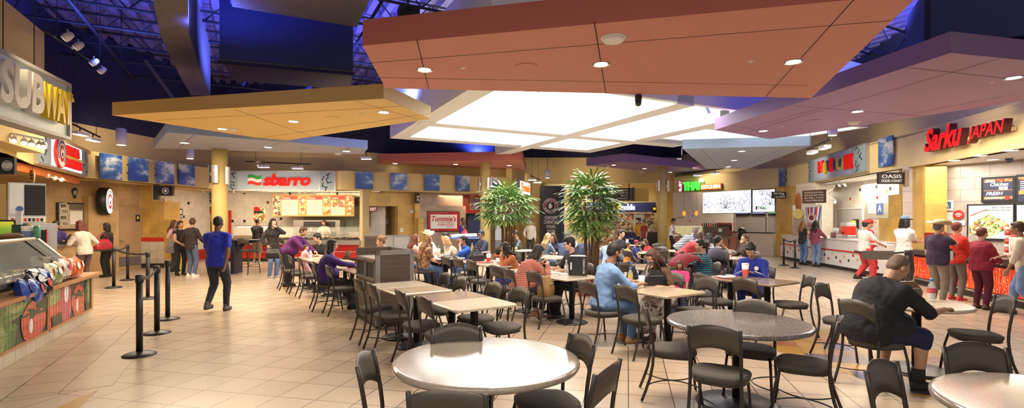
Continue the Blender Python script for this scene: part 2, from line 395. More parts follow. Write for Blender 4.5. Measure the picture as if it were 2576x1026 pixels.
e0, e1 = atz(552, 160, 5.0), atz(888, 190, 5.0)
rooftop_box(e0, e1, 1.6, 5.0, 6.4, 'large navy duct box hanging above the ochre ceiling panel', .0)
d = (atz(900, 70, 5.55)-atz(580, 18, 5.55)); n_ = Vector((d.y, -d.x, 0)).normalized()
rz = atan2(d.y, d.x); e0 = atz(580, 18, 5.55)+n_*2.2
t = thing('air_duct', 'second duct box with a grey underside, nearer the coral ceiling panel', 'duct', e0, rz)
MB().box(0, d.length, 0, 2.2, .06, .85).build('casing', NAVYL, t); MB().box(.03, d.length-.03, .03, 2.17, 0, .06).build('bottom_flange', GREYB, t)
t = thing('air_duct', 'long dark blue duct running above the large purple ceiling panel', 'duct', at(2330, 120, 8.2), R(-28))
MB().box(0, 3.4, 0, 1.2, 0, .9).build('casing', NAVYL, t); MB().box(-.03, .05, -.03, 1.23, -.03, .93).build('end_flange', NAVY, t)
# ================================================================ SKYLIGHT WELL
SKW = M('skylight_white', (.86, .86, .85), .6, var=.02)
def skbox(b, a0, a1, b0, b1, z0, z1, mi=0):
    vs = [sk(a, c, z) for z in (z0, z1) for a, c in ((a0, b0), (a1, b0), (a1, b1), (a0, b1))]
    return b.add(vs, [(3, 2, 1, 0), (4, 5, 6, 7), (0, 1, 5, 4), (1, 2, 6, 5), (2, 3, 7, 6), (3, 0, 4, 7)], mi)
W_ = .18
for nm, (q0, q1, q2, q3), z0, z1 in (
        ('beam_skylight_long', (-5.0, 5.2, -.27, .27), 4.40, 5.7), ('beam_skylight_cross', (-.27, .27, -4.95, 4.95), 4.42, 5.68)):
    skbox(MB(), q0, q1, q2, q3, z0, z1).build(nm, SKW, kind='structure')
for i, (q0, q1, q2, q3) in enumerate(((-3.15, -3.0, -5.05, 3.2), (-3.0, 5.2, -5.05, -4.9), (-3.0, 5.2, 3.05, 3.2), (5.05, 5.2, -4.9, 3.05))):
    skbox(MB(), q0, q1, q2, q3, 4.45, 6.7).build('wall_skylight_well', SKW, kind='structure')
for q0, q1, q2, q3 in ((-3.0, -2.6, -4.9, 3.05), (-2.6, 5.05, -4.9, -4.5), (-2.6, 5.05, 2.65, 3.05)):
    skbox(MB(), q0, q1, q2, q3, 4.46, 4.54).build('trim_skylight_lip', SKW, kind='structure')
for q0, q1, q2, q3 in ((-2.2, -2.0, -4.9, 3.05), (2.3, 2.6, -4.9, 3.05), (-3, 5.05, -2.6, -2.4), (-3, 5.05, 1.5, 1.7)):
    skbox(MB(), q0, q1, q2, q3, 5.5, 5.85).build('beam_skylight_rib', SKW, kind='structure')
skbox(MB(), -3.0, 5.05, -4.9, 3.05, 6.5, 6.55).build('window_1', M('daylit_glazing', (1, .99, .97), .5, var=0, emis=1.6), kind='structure')
# second coffer further to the side
for q0, q1, q2, q3 in ((.6, .75, 3.3, 7.6), (5.0, 5.15, 3.3, 7.6), (.75, 5.0, 7.45, 7.6), (2.7, 2.95, 3.3, 7.45)):
    skbox(MB(), q0, q1, q2, q3, 4.5, 6.4).build('wall_skylight_well', SKW, kind='structure')
skbox(MB(), .75, 5.0, 3.3, 7.45, 6.3, 6.35).build('window_2', M('daylit_glazing_pane', (1, .99, .97), .5, var=0, emis=2.5), kind='structure')
# ================================================================ CEILING CLOUDS
def downlight(p, label, group, d=.24, lens=None):
    t = thing('downlight', label, 'ceiling light', p, 0, group)
    MB().lathe([(d*.5, -.012), (d*.5, 0), (d*.36, .0), (d*.36, -.008)], 20, cap=False).build('trim_ring', WHITEG, t)
    MB().lathe([(.001, -.006), (d*.4, -.006)], 20, cap=False).add([(d*.4*cos(2*pi*k/20), d*.4*sin(2*pi*k/20), -.007) for k in range(20)], [list(reversed(range(20)))]).build('lens', lens or GLOW, t)
    return t
def cloud(label, pts, th, mb, ms, joints, lights, group, ph='', specks=()):
    b = MB(); n = len(pts); z = pts[0].z
    # undersides are listed as seen from below; side faces take the second material
    ar = sum(pts[i].x*pts[(i+1) % n].y-pts[(i+1) % n].x*pts[i].y for i in range(n))
    if ar < 0: pts = pts[::-1]
    c0 = sum((Vector(p) for p in pts), Vector())/n; c0.z = z
    t = thing('ceiling_cloud', label, 'ceiling panel', c0)
    loc = [(p.x-c0.x, p.y-c0.y) for p in pts]
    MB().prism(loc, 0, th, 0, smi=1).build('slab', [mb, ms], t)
    jb = MB()
    for x0, y0, x1, y1 in joints:
        A, B = atz(x0, y0, z)-c0, atz(x1, y1, z)-c0; d = (B-A).normalized(); s_ = Vector((-d.y, d.x, 0))*.007
        jb.add([A-s_+Vector((0, 0, -.002)), A+s_+Vector((0, 0, -.002)), B+s_+Vector((0, 0, -.002)), B-s_+Vector((0, 0, -.002))], [(0, 1, 2, 3)])
    if joints: jb.build('joint_seam', STEELD, t)
    for i, (x, y) in enumerate(lights):
        downlight(atz(x, y, z), 'recessed light in the %s, %s along' % (ph, ['first', 'second', 'third', 'fourth', 'fifth'][i]), 'downlights in the '+ph)
    for x, y in specks:
        o = MB().lathe([(.02, -.012), (.042, 0)], 10).build('sprinkler_cap', WHITEG, None, atz(x, y, z)); tag(o, 'small white sprinkler cap under the %s' % ph, 'sprinkler cap', 'sprinkler caps under the '+ph)
    return t
def speaker_grille(px, py, z, m, ph):
    o = MB().lathe([(.16, -.01), (.16, 0), (.11, -.004), (.1, -.012), (.05, -.012), (.045, -.004)], 24).build('ceiling_speaker', m, None, atz(px, py, z)); tag(o, 'flush round ceiling speaker under the '+ph, 'speaker')
def detector(px, py, z, label, d=.2):
    t = thing('smoke_detector', label, 'smoke detector', atz(px, py, z))
    MB().lathe([(d*.38, -.055), (d*.46, -.045), (d*.48, -.03), (d*.48, -.012)], 20).build('sensor_cap', WHITEG, t)
    MB().lathe([(d*.55, -.012), (d*.58, 0)], 20).build('base_ring', WHITEG, t)
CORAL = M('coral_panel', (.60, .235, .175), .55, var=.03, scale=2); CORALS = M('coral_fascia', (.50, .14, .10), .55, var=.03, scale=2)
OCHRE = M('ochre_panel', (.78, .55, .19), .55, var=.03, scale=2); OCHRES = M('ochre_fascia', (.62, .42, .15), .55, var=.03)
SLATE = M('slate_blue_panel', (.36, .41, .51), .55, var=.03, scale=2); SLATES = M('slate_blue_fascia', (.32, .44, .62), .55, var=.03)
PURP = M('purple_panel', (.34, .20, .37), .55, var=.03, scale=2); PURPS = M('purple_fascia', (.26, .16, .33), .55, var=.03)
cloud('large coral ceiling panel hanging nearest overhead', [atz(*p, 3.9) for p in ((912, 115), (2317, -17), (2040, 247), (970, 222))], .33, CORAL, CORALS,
      ((1048, 98, 1079, 224), (1495, 55, 1524, 234), (2147, 0, 1925, 245), (933, 158, 2240, 52), (951, 195, 2034, 215)), ((1068, 175), (1512, 161), (1996, 155)), '', 'large coral panel', ((1165, 171), (1890, 154)))
speaker_grille(1325, 167, 3.9, CORAL, 'large coral panel')
detector(1543, 95, 3.9, 'white round smoke detector under the large coral panel', .27)
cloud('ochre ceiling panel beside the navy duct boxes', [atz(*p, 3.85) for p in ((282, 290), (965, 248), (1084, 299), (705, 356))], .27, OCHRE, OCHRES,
      ((390, 303, 1015, 267), (590, 275, 790, 345), (890, 253, 1055, 300), (640, 349, 1083, 285)), ((965, 282), (738, 305), (559, 324)), '', 'ochre panel', ((908, 287),))
speaker_grille(836, 296, 3.85, OCHRE, 'ochre panel')
detector(588, 323, 3.85, 'small white smoke detector under the ochre panel', .16)
cloud('slate blue ceiling panel over the thick column by the pizza counter', [atz(*p, 3.8) for p in ((386, 373), (419, 333), (925, 374), (912, 388))], .25, SLATE, SLATES,
      ((488, 339, 447, 375), (710, 357, 645, 381), (878, 371, 868, 386)), ((464, 359), (674, 370), (871, 380)), '', 'slate blue panel by the pizza counter')
speaker_grille(767, 374, 3.8, SLATE, 'slate blue panel by the pizza counter')
detector(850, 385, 3.8, 'white smoke detector under the slate blue panel by the pizza counter', .2)
cloud('coral ceiling panel over the middle column, far behind the skylight', [atz(*p, 4.15) for p in ((956, 408), (1314, 402), (1323, 428), (962, 420))], .36, CORAL, CORALS,
      ((996, 407, 994, 419), (1130, 405, 1150, 424), (1272, 402, 1290, 428)), ((994, 411), (1146, 413), (1281, 416)), '', 'far coral panel')
cloud('purple ceiling panel over the far column near the thai kitchen', [atz(*p, 4.3) for p in ((1475, 417), (1572, 406), (1779, 427), (1722, 437))], .37, PURP, PURPS,
      ((1530, 411, 1600, 427),), ((1544, 415), (1621, 424), (1686, 433)), '', 'far purple panel')
detector(1530, 418, 4.3, 'white smoke detector under the far purple panel', .2); detector(1612, 432, 4.3, 'white detector on the wall side of the far purple panel', .2)
cloud('long purple ceiling panel above the japanese counter', [atz(*p, 4.0) for p in ((1798, 327), (2391, 133), (2780, 172), (2780, 222), (2576, 253), (1938, 350))], .3, PURP, PURPS,
      ((1990, 265, 2318, 292), (2285, 170, 2576, 202), (1870, 335, 2520, 145), (1835, 313, 1992, 343), (1830, 334, 2066, 272), (2060, 330, 2576, 232)), ((2550, 195), (2157, 280), (1920, 329)), '', 'long purple panel', ((2496, 206), (1968, 319)))
speaker_grille(2047, 303, 4.0, PURP, 'long purple panel')
detector(2148, 307, 4.0, 'white round smoke detector under the long purple panel', .23)
cloud('slate blue ceiling panel between the thai kitchen and the hot dog stand', [atz(*p, 4.0) for p in ((1717, 374), (2040, 366), (1886, 423), (1777, 425))], .3, SLATE, SLATES,
      ((1765, 377, 1812, 424), (1980, 368, 1850, 424)), ((1866, 380), (1847, 403), (1832, 419)), '', 'slate blue panel by the thai kitchen')
speaker_grille(1864, 391, 4.0, SLATE, 'slate blue panel by the thai kitchen')
# dome camera below the coral cloud, loudspeaker on the coral cloud's back
t = thing('dome_camera', 'black dome camera hanging below the edge of the large coral panel', 'security camera', atz(1604, 240, 3.9)+Vector((0, -.05, 0)))
MB().lathe([(.06, -.12), (.065, -.02), (.05, 0)], 16).build('mount', BLACK, t); MB().ball((0, 0, -.15), .06, 14).build('dome', M('smoked_dome', (.02, .02, .025), .08, var=0, coat=1), t)
t = thing('loudspeaker', 'black loudspeaker mounted above the large coral panel', 'loudspeaker', at(1028, 42, 8.2), R(20))
MB().bbox(-.17, .17, -.12, .12, -.13, .13, .03).build('cabinet', BLACK, t); MB().box(-.15, .15, -.125, -.118, -.11, .11).build('grille_cloth', BLACKM, t); MB().tube([(0, .05, .1), (0, .1, .5)], .02, 6).build('bracket', BLACK, t)
t = thing('loudspeaker', 'black loudspeaker under the roof beside the white skylight well', 'loudspeaker', at(1823, 287, 14), R(-20))
MB().bbox(-.12, .12, -.1, .1, -.1, .1, .02).build('cabinet', BLACK, t); MB().tube([(0, .05, .08), (0, .08, .6)], .015, 6).build('bracket', BLACK, t)
# ================================================================ SHOP FRONT WALLS
SKYM = []
for i in range(4):
    q = NT('sky_print', .35); v = q.obj((0, 0, 0), (1.2, 1, 1.9), (3.7*i, 1.3*i, 2.1*i)); n = q.n('TexNoise'); n.inputs['Scale'].default_value = 1.1; n.inputs['Detail'].default_value = 7; n.inputs['Roughness'].default_value = .62; q.l(v, n.inputs['Vector'])
    SKYM.append(q.out(q.ramp(n.outputs['Fac'], [(.4, (.015, .06, .30)), (.5, (.07, .16, .42)), (.56, (.42, .5, .58)), (.68, (.80, .80, .78))])))
def poly_wall(name, pts, z0, z1, m, th=.15, skip=()):
    out = []
    for i in range(len(pts)-1):
        if i in skip: out.append(None); continue
        f = Fac(pts[i], pts[i+1]); f.wall('wall_'+name, m, z0, z1, th=th, t1=f.L+.0); out.append(f)
    return out
LFAS = [(-7.9, 6.6), (-9.3, 9.3), (-10.5, 11.0), (-12.4, 14.6), (-12.2, 15.9), (-11.95, 18.4), (-11.62, 20.5), (-7.0, 20.6), (-1.6, 23.4), (-.05, 24.2)]
lf = poly_wall('left_fascia', LFAS, 2.9, 3.7, CREAM, .3)
MBc = MB()
LUP = [(-9.9, 8.9), (-11.3, 10.8), (-13.2, 14.6), (-13.0, 16), (-12.65, 18.6), (-12.3, 21.2), (-7.1, 21.3), (-1.8, 24.1), (.1, 25)]
poly_wall('left_upper', LUP, 3.6, 4.6, CREAM, .2); poly_wall('left_roof', [(x-.03, y+.08) for x, y in LUP], 4.6, 7.7, NAVY, .2)
# flat caps between fascia and upper wall and soffits behind the fascia
def strip(name, a, b, z, m, th=.08):
    for i in range(min(len(a), len(b))-1):
        vs = [(*a[i], z), (*a[i+1], z), (*b[i+1], z), (*b[i], z)]; vs += [(x, y, z+th) for x, y, _ in vs]
        MB().add(vs, [(0, 1, 2, 3), (7, 6, 5, 4), (0, 4, 5, 1), (1, 5, 6, 2), (2, 6, 7, 3), (3, 7, 4, 0)]).build(name, m, kind='structure')
strip('ceiling_left_ledge', [(x, y+.25) for x, y in LFAS[1:]], LUP, 3.62, CREAM)
strip('ceiling_left_soffit', [(x-.1, y+.08) for x, y in LFAS], [(-11.5, 6), (-13.5, 9), (-14.2, 11), (-14.4, 14.6), (-14, 16), (-13.9, 18.4), (-13.4, 22.5), (-7, 22.8), (-1.6, 25.4), (-.05, 26)], 2.9, CREAM)
WL = Fac((-14.55, 12.06), (-13.07, 17.7)); WL.wall('wall_left', TTILE, 0, 2.95)
WL2 = Fac((-14.2, 6.0), (-14.55, 12.06)); WL2.wall('wall_left', TTILE, 0, 2.95)
# tall cream block behind the sandwich-shop sign
f = Fac((-8.2, 7.7), (-9.3, 10.0)); f.wall('wall_sign_block', CREAM, 3.0, 5.4, th=1.6, t0=-2.5)
# right-hand side
RFAS = [(9.1, 28.2), (12.25, 23.2), (12.3, 20.6), (11.25, 15.7), (11.1, 14.1), (10.4, 10.2), (9.5, 5.6)]
rf = poly_wall('right_fascia', RFAS, 3.15, 4.08, CREAML, .25)
RUP = [(9.7, 28.8), (12.8, 23.7), (12.9, 20.7), (11.9, 15.7), (11.7, 14.1), (11.0, 10.2), (10.1, 5.6)]
poly_wall('right_upper', RUP, 4.0, 5.4, CREAML, .2); poly_wall('right_roof', [(x+.05, y) for x, y in RUP], 5.4, 7.7, NAVY, .2)
strip('ceiling_right_ledge', RFAS, RUP, 4.02, CREAML)
strip('ceiling_right_soffit', [(x+.1, y) for x, y in RFAS], [(11.5, 30.5), (14.8, 25), (15.2, 20.6), (14.2, 15.7), (13.0, 14.3), (13.4, 10.2), (12.5, 5.6)], 3.15, WHITE)
# far bulkhead over the mall corridor
f = Fac((.3, 28.4), (9.3, 28.4)); f.wall('wall_far_bulkhead', CREAM, 3.75, 5.2, th=.4)
Fac((.0, 28.5), (9.6, 28.5)).wall('wall_far_roof', NAVY, 5.2, 6.9, th=.2)
TF = Fac((.0, 24.2), (1.2, 28.6)); TF.wall('wall_burger_fascia', CREAM, 2.9, 4.2, th=.3)
TF.wall('wall_burger_return', YTILE, 0, 2.9, th=.2, t0=.6, off=-.5)
Fac((.3, 28.3), (1.65, 28.3)).wall('wall_far_pier', CREAM, 2.75, 3.8, th=.3); Fac((.3, 28.3), (1.65, 28.3)).wall('wall_far_pier', YTILE, 0, 2.75, th=.3)
Fac((8.55, 28.3), (9.4, 28.3)).wall('wall_thai_pier', YTILE, 0, 3.2, th=.3); Fac((8.55, 28.3), (9.4, 28.3)).wall('wall_thai_pier', CREAM, 3.2, 3.8, th=.3)
Fac((2.4, 34.5), (12, 34.5)).wall('wall_corridor', CREAML, 0, 5, th=.2); Fac((2.0, 28.6), (2.2, 34.5)).wall('wall_corridor_side', CREAML, 0, 5, th=.2)
MB().box(.3, 12, 28.8, 34.6, 3.9, 4.0).build('ceiling_corridor', WHITE, kind='structure')
Fac((10.2, 34.5), (9.4, 28.6)).wall('wall_corridor_side', WHITE, 0, 5, th=.2)
# columns with paired sconces
def column(px, Y, dia, top, label, sc):
    t = thing('column', label, 'column', ((px-CX)/FPX*Y, Y, 0)); t['kind'] = 'structure'
    MB().lathe([(dia/2, 0), (dia/2, top)], 32).build('shaft', M('yellow_column_paint', (.68, .53, .20), .55, var=.03), t)
    MB().lathe([(dia/2+.012, 0), (dia/2+.012, .14), (dia/2, .15)], 32).build('base_ring', BASEB, t)
    r = dia/2
    for a, z in sc:
        s_ = thing('wall_sconce', 'silver sconce on the %s, %s' % (label, {-90: 'its broad face', -20: 'skylight edge', 200: 'sandwich edge', -60: 'its near face', -125: 'its other near face'}.get(a, 'its side')), 'sconce', t.location+Vector((0, 0, z)), R(a)+pi/2, 'column sconces')
        b = MB(); n = 8
        for rr, rev in ((.1, 0), (.085, 1)):
            pass
        vs = []
        for k in range(n+1):
            an = R(-72+144*k/n)
            for zz in (-.26, .26): vs.append((.11*sin(an), -r-.02-.09*cos(an), zz))
        for k in range(n+1):
            an = R(-72+144*k/n)
            for zz in (-.26, .26): vs.append((.098*sin(an), -r-.02-.078*cos(an), zz))
        m_ = 2*(n+1); fs = [(2*k, 2*k+2, 2*k+3, 2*k+1) for k in range(n)]+[(m_+2*k, m_+2*k+1, m_+2*k+3, m_+2*k+2) for k in range(n)]+[(2*k, m_+2*k, m_+2*k+2, 2*k+2) for k in range(n)]+[(2*k+1, 2*k+3, m_+2*k+3, m_+2*k+1) for k in range(n)]+[(0, 1, m_+1, m_), (2*n, m_+2*n, m_+2*n+1, 2*n+1)]
        b.add(vs, fs, 0, False); b.build('shade', STEEL, s_); MB().box(-.04, .04, -r-.06, -r+.01, -.05, .05).build('bracket', STEEL, s_)
    return t
column(553, 15.1, .43, 3.8, 'thick yellow column by the pizza counter', ((-90, 3.03), (-8, 3.0), (188, 3.05)))
column(1221, 21.4, .44, 4.15, 'middle yellow column behind the potted palm', ((-55, 3.2), (-15, 3.2), (200, 3.2)))
column(1666, 24.7, .44, 4.3, 'far yellow column near the thai kitchen', ((-35, 3.33), (210, 3.35)))
# ================================================================ SHOPS: helpers
GLASS = M('clear_glass', (.75, .82, .80), .04, var=0, alpha=.14, spec=.8)
PAPER = M('white_paper', (.8, .79, .75), .7, var=.03); INK = M('dark_ink', (.02, .02, .025), .6)
OAK = M('oak_laminate', (.42, .20, .08), .45, var=.2, scale=14); ORANGEW = M('orange_wood_frame', (.62, .30, .07), .45)
GRAN = M('dark_granite', (.06, .055, .05), .2, var=.5, scale=90)
def food(name, cols, sc=14, emis=0., seed=0.):
    q = NT(name, .4, emis=emis); v = q.obj((0, 0, 0), (1, 1, 1), (seed, seed*.3, seed*.7)); nz = q.n('TexNoise'); nz.inputs['Scale'].default_value = sc*1.3; nz.inputs['Detail'].default_value = 3; q.l(v, nz.inputs['Vector']); v = q.mix(.12 if sc < 20 else .03, v, nz.outputs['Color']); w = q.n('TexVoronoi'); w.inputs['Scale'].default_value = sc*1.7; q.l(v, w.inputs['Vector'])
    s_ = q.n('SeparateColor'); q.l(w.outputs['Color'], s_.inputs[0]); n = len(cols)
    return q.out(q.ramp(s_.outputs[0], [(i/n, c) for i, c in enumerate(cols)], True))
PIZ = food('pizza_print', [(.7, .12, .04), (.8, .55, .25), (.75, .4, .15), (.85, .75, .5), (.2, .25, .05), (.6, .06, .03)], 9, .25)
PASTA = food('pasta_print', [(.55, .5, .35), (.3, .35, .12), (.7, .65, .5), (.05, .05, .04), (.6, .1, .08)], 9, .2, 2)
SPEC = food('special_print', [(.7, .3, .25), (.85, .8, .75), (.6, .1, .05), (.8, .55, .3), (.9, .88, .85)], 7, 0, 5)
def sgn(f, name, label, cat, x0, y0, x1, y1, off=.1, group=None, kind=None):
    t0, t1, z0, z1 = f.quad(x0, y0, x1, y1)
    t = thing(name, label, cat, f.p(t0, z0, off), f.rz, group)
    def cv(px, py):
        a, b = f.hit(px, py); return a-t0, b-z0
    return t, t1-t0, z1-z0, cv
def sub(w, h, px0, py0, px1, py1, bx):
    """a pixel box inside the pixel box bx of a sign, as fractions of its width and height (x0, x1, z0, z1)"""
    X0, Y0, X1, Y1 = bx
    return ((px0-X0)/(X1-X0)*w, (px1-X0)/(X1-X0)*w, (Y1-py1)/(Y1-Y0)*h, (Y1-py0)/(Y1-Y0)*h)
def sky(f, x0, y0, x1, y1, i, label, flip=False):
    t, w, h, cv = sgn(f, 'sky_picture', label, 'picture', x0, y0, x1, y1, .14, 'sky pictures along the cream fascia')
    MB().box(0, w, 0, .03, 0, h).build('canvas', SKYM[i % 4], t)
    MB().box(w*.1, w*.9, .03, .14, h*.3, h*.36).box(w*.1, w*.9, .03, .14, h*.64, h*.7).build('standoff_bracket', STEELD, t)
sky(lf[4], 241, 388, 297, 451, 0, 'cloudy sky picture on the fascia above the round blade sign')
sky(lf[4], 314, 397, 364, 456, 1, 'deep blue sky picture on the fascia above the tan service door')
sky(lf[4], 384, 407, 429, 462, 2, 'pale cloud picture above the stepped ochre wing wall')
sky(lf[5], 442, 414, 482, 465, 3, 'dark blue sky picture nearest the thick yellow column')
sky(lf[7], 893, 433, 937, 476, 1, 'blue sky picture just beyond the end of the pizza sign')
sky(lf[7], 981, 436, 1022, 478, 0, 'cloudy sky picture above the exit alcove')
sky(lf[7], 1065, 439, 1103, 480, 1, 'deep blue picture above the burger name panel')
sky(lf[7], 1143, 442, 1179, 481, 2, 'grey cloud picture above the end of the brown tiled wall')
sky(lf[8], 1234, 446, 1249, 483, 3, 'narrow blue picture peeping from behind the middle column')
sky(rf[1], 1967, 423, 1981, 469, 1, 'blue sky picture nearest the thai screens')
sky(rf[2], 1988, 417, 2004, 464, 3, 'pale sky picture beside the hot dog sign')
sky(rf[4], 2222, 344, 2259, 418, 2, 'bright cloud picture between the hot dog sign and the red japanese sign')
def accent(f, spots, mats, name='accent_tile', off=.01, s_=.11):
    for i, (px, py) in enumerate(spots):
        t, z = f.hit(px, py); MB().box(t-s_/2, t+s_/2, -off, .01, z-s_/2, z+s_/2).build('trim_accent_tile', mats[i % len(mats)], None, f.A, f.rz, 'structure')
# ---------------------------------------------------------------- left: tan wall, door, picture, round sign
t0, z0 = WL.hit(206, 500); t1, _ = WL.hit(283, 500)
WL.wall('wall_left_step', TTILE, 0, 2.42, t0=t0, t1=t1, th=.3, off=.28)
t, w, h, cv = sgn(WL, 'door_1', 'tan service door with a kick grille in the tan tiled wall', 'door', 291, 528, 355, 674, .02); t['kind'] = 'structure'; t.location.z = 0; h = 2.05
TANP = M('tan_door_paint', (.45, .29, .14), .5)
MB().box(0, w, -.03, .0, 0, h).build('leaf', TANP, t); MB().box(-.06, 0, -.05, .02, 0, h+.06).box(w, w+.06, -.05, .02, 0, h+.06).box(0, w, -.05, .02, h, h+.06).build('jamb', TTILE, t)
MB().box(.08, w-.06, -.05, -.03, .12, .42).build('kick_grille', GREYB, t); MB().tube([(.1, -.03, .98), (.1, -.09, .98), (.22, -.09, .98)], .014, 8).build('lever_handle', STEEL, t)
MB().box(w-.24, w-.08, -.034, -.03, 1.62, 1.86).build('notice', INK, t); MB().add([(w-.22, -.036, 1.72), (w-.10, -.036, 1.72), (w-.16, -.036, 1.84)], [(0, 1, 2)]).build('warning_triangle', M('yellow_sign', (.8, .65, .02), .5), t)
t, w, h, cv = sgn(WL, 'framed_photo_display', 'black framed display of sepia photographs on the tan wall', 'picture', 140, 510, 209, 579, .06)
MB().box(0, w, -.01, .05, 0, h).build('frame', BLACK, t); MB().box(.05, w-.05, -.014, -.01, .05, h-.05).build('mount', M('sepia_card', (.45, .36, .24), .6), t)
PH = [M('photo_a', (.16, .12, .08), .5, var=.8, scale=22), M('photo_b', (.3, .24, .16), .5, var=.8, scale=30)]
for i, (x, z, a) in enumerate(((.17, .8, -8), (.22, .62, 5), (.17, .42, -6), (.23, .22, 8))):
    k = h/.9; o = MB().box(-.1, .1, -.003, 0, -.075, .075).build('snapshot', PAPER, t); o.location = (x*w/.85, -.018-.001*i, z*k); o.rotation_euler.y = R(a)
    MB().box(-.085, .085, -.005, -.003, -.06, .055).build('snapshot_image', PH[i % 2], o)
MB().box(w*.42, w-.06, -.016, -.014, h*.74, h-.06).build('portrait_strip', PH[0], t); MB().box(w*.45, w-.07, -.016, -.014, h*.22, h*.70).build('letter', PAPER, t)
t = thing('round_sign', 'round black blade sign with a white face and red ring on the tan wall', 'sign', WL.p(WL.hit(250)[0], 0, .45)+Vector((0, 0, 2.28)), R(115))
MB().lathe([(.40, .0), (.44, .01), (.44, .25), (.40, .26)], 32, axis='y').build('drum', BLACK, t)
LIT = M('lit_white_acrylic', (.95, .95, .92), .3, var=0, emis=1.2); LITR = M('lit_red_acrylic', (.62, .02, .03), .3, var=0, emis=.9)
def ring(b, r0, r1, y, n=32, mi=0, c=(0, 0)):
    vs = [(c[0]+r*cos(2*pi*k/n), y, c[1]+r*sin(2*pi*k/n)) for r in (r0, r1) for k in range(n)]
    return b.add(vs, [(k, (k+1) % n, n+(k+1) % n, n+k)[::-1] for k in range(n)], mi)
def disc(b, r, y, n=32, mi=0, c=(0, 0), sx=1.):
    return b.add([(c[0]+sx*r*cos(2*pi*k/n), y, c[1]+r*sin(2*pi*k/n)) for k in range(n)], [list(range(n))], mi)
def emblem(t, y, r, c=(0, 0), lit=True):
    a, rr = (LIT, LITR) if lit else (PAPER, REDP)
    disc(MB(), r, y, c=c).build('white_face', a, t); disc(MB(), r*.62, y-.004, c=c, sx=.86).build('red_disc', rr, t)
    disc(disc(MB(), r*.36, y-.008, c=c), r*.16, y-.008, c=(c[0]-r*.02, c[1]+r*.3)).build('white_mark', a, t)
    b = MB(); disc(b, r*.09, y-.011, c=(c[0]-r*.16, c[1]+r*.42), n=12); disc(b, r*.09, y-.011, c=(c[0]+r*.14, c[1]+r*.42), n=12); disc(b, r*.15, y-.011, c=(c[0], c[1]-r*.1), n=16); b.build('black_mark', INK, t)
    b = MB()
    for k in range(22):
        an = R(205-250*k/21); x = c[0]+r*.82*cos(an); z = c[1]+r*.82*sin(an); u = Vector((sin(an), 0, -cos(an)))*r*.055; v = Vector((cos(an), 0, sin(an)))*r*.1; p = Vector((x, y-.006, z))
        b.add([p-u-v, p+u-v, p+u+v, p-u+v], [(0, 1, 2, 3)])
    b.build('ring_lettering', INK, t)
emblem(t, -.002, .40)
MB().box(-.05, .05, .1, .4, -.06, .06).build('wall_bracket', BLACK, t)
t = thing('hanging_tag', 'small dark teardrop sign on the tan wall above the photo display', 'sign', WL.p(*WL.hit(186, 485), .04), WL.rz)
MB().prism([(-.02, -.17), (.02, -.17), (.085, .05), (.06, .13), (0, .16), (-.06, .13), (-.085, .05)], -.01, .01).build('plate', BLACK, t).rotation_euler.x = pi/2
for zz in (.05, .0, -.05): MB().box(-.05+.3*abs(zz)*(zz < 0), .05-.3*abs(zz)*(zz < 0), -.014, -.011, zz-.012, zz+.012).build('print_line', PAPER, t)
# stepped ochre wing wall
WW = Fac((-13.05, 17.7), (-12.02, 17.75))
for a, b_, zt in ((0, .36, 2.9), (.36, .78, 2.33), (.78, 1.03, 1.69)):
    WW.wall('wall_wing', YTILE, 0, zt, t0=a, t1=b_, th=.9 if a else .5)
WW.wall('wall_wing_wainscot', PTILE, .15, .92, t0=-.02, t1=.78, th=.05, off=.03); WW.wall('trim_wing_stripe', REDP, .92, 1.06, t0=-.02, t1=.78, th=.05, off=.035); WW.wall('baseboard_wing', BASEB, 0, .15, t0=-.02, t1=.78, th=.05, off=.035)
t = thing('blade_sign', 'black hanging sign with a round white logo above the stepped wing wall', 'sign', at(419, 480, 17.2), 0)
MB().box(-.26, .24, -.05, .05, -.17, .17).build('board', BLACK, t); ring(disc(MB(), .05, -.054), .09, .11, -.054).build('round_logo', PAPER, t); MB().box(-.42, -.26, -.06, .06, -.3, .2).build('wall_bracket', BLACK, t)
# ---------------------------------------------------------------- left fascia signs
SG = M('pale_blue_sign_face', (.28, .37, .45), .5, var=.04); SGL = M('ice_blue_sign_face', (.36, .45, .52), .5, var=.03)
def squig(b, w, h, x0, z0, y, n, seed):
    rnd = random.Random(seed)
    for i in range(n):
        px, pz = x0+w*(.2+.6*rnd.random()), z0+h*(i+.5)/n; a = rnd.random()*pi; u = Vector((cos(a), 0, sin(a)))*.09; v = Vector((-sin(a), 0, cos(a)))*.035; p = Vector((px, y, pz))
        b.add([p-u-v, p-u*.3-v*.5, p+u*.3-v*.5, p+u-v, p+u+v, p+u*.3+v*.5, p-u*.3+v*.5, p-u+v], [range(8)])
    return b
PF = Fac((-10.5, 11.0), (-12.4, 14.6))
bx = (78, 345, 212, 446)
t0, t1 = PF.hit(84)[0], PF.hit(212)[0]; w = t1-t0; h = .78
t = thing('shop_sign', 'white lit sign with red letters and a round red emblem over the tan queue', 'sign', PF.p(t0, 2.92, .08), PF.rz)
MB().box(0, w, 0, .08, 0, h).build('cabinet', ALU, t); MB().box(w*.22, w*.83, -.012, 0, .05, h-.05).build('lit_face', LIT, t)
MB().box(.03, w*.2, -.012, 0, .05, h-.05).build('side_panel', SG, t); MB().box(w*.85, w-.03, -.012, 0, .05, h-.05).build('side_panel', SG, t); squig(squig(MB(), w*.15, h-.1, .04, .05, -.016, 4, 1), w*.12, h-.1, w*.86, .05, -.016, 4, 2).build('black_squiggle', INK, t)
LRED = M('red_sign_letter', (.66, .012, .012), .5, var=0, emis=.3, spec=.2)
text('PANDA', 'lettering', LRED, t, w*.44, w*.72, h*.52, h*.84, -.012, .07, .012); text('EXPRESS', 'lettering', LRED, t, w*.42, w*.78, h*.12, h*.42, -.012, .07, .012)
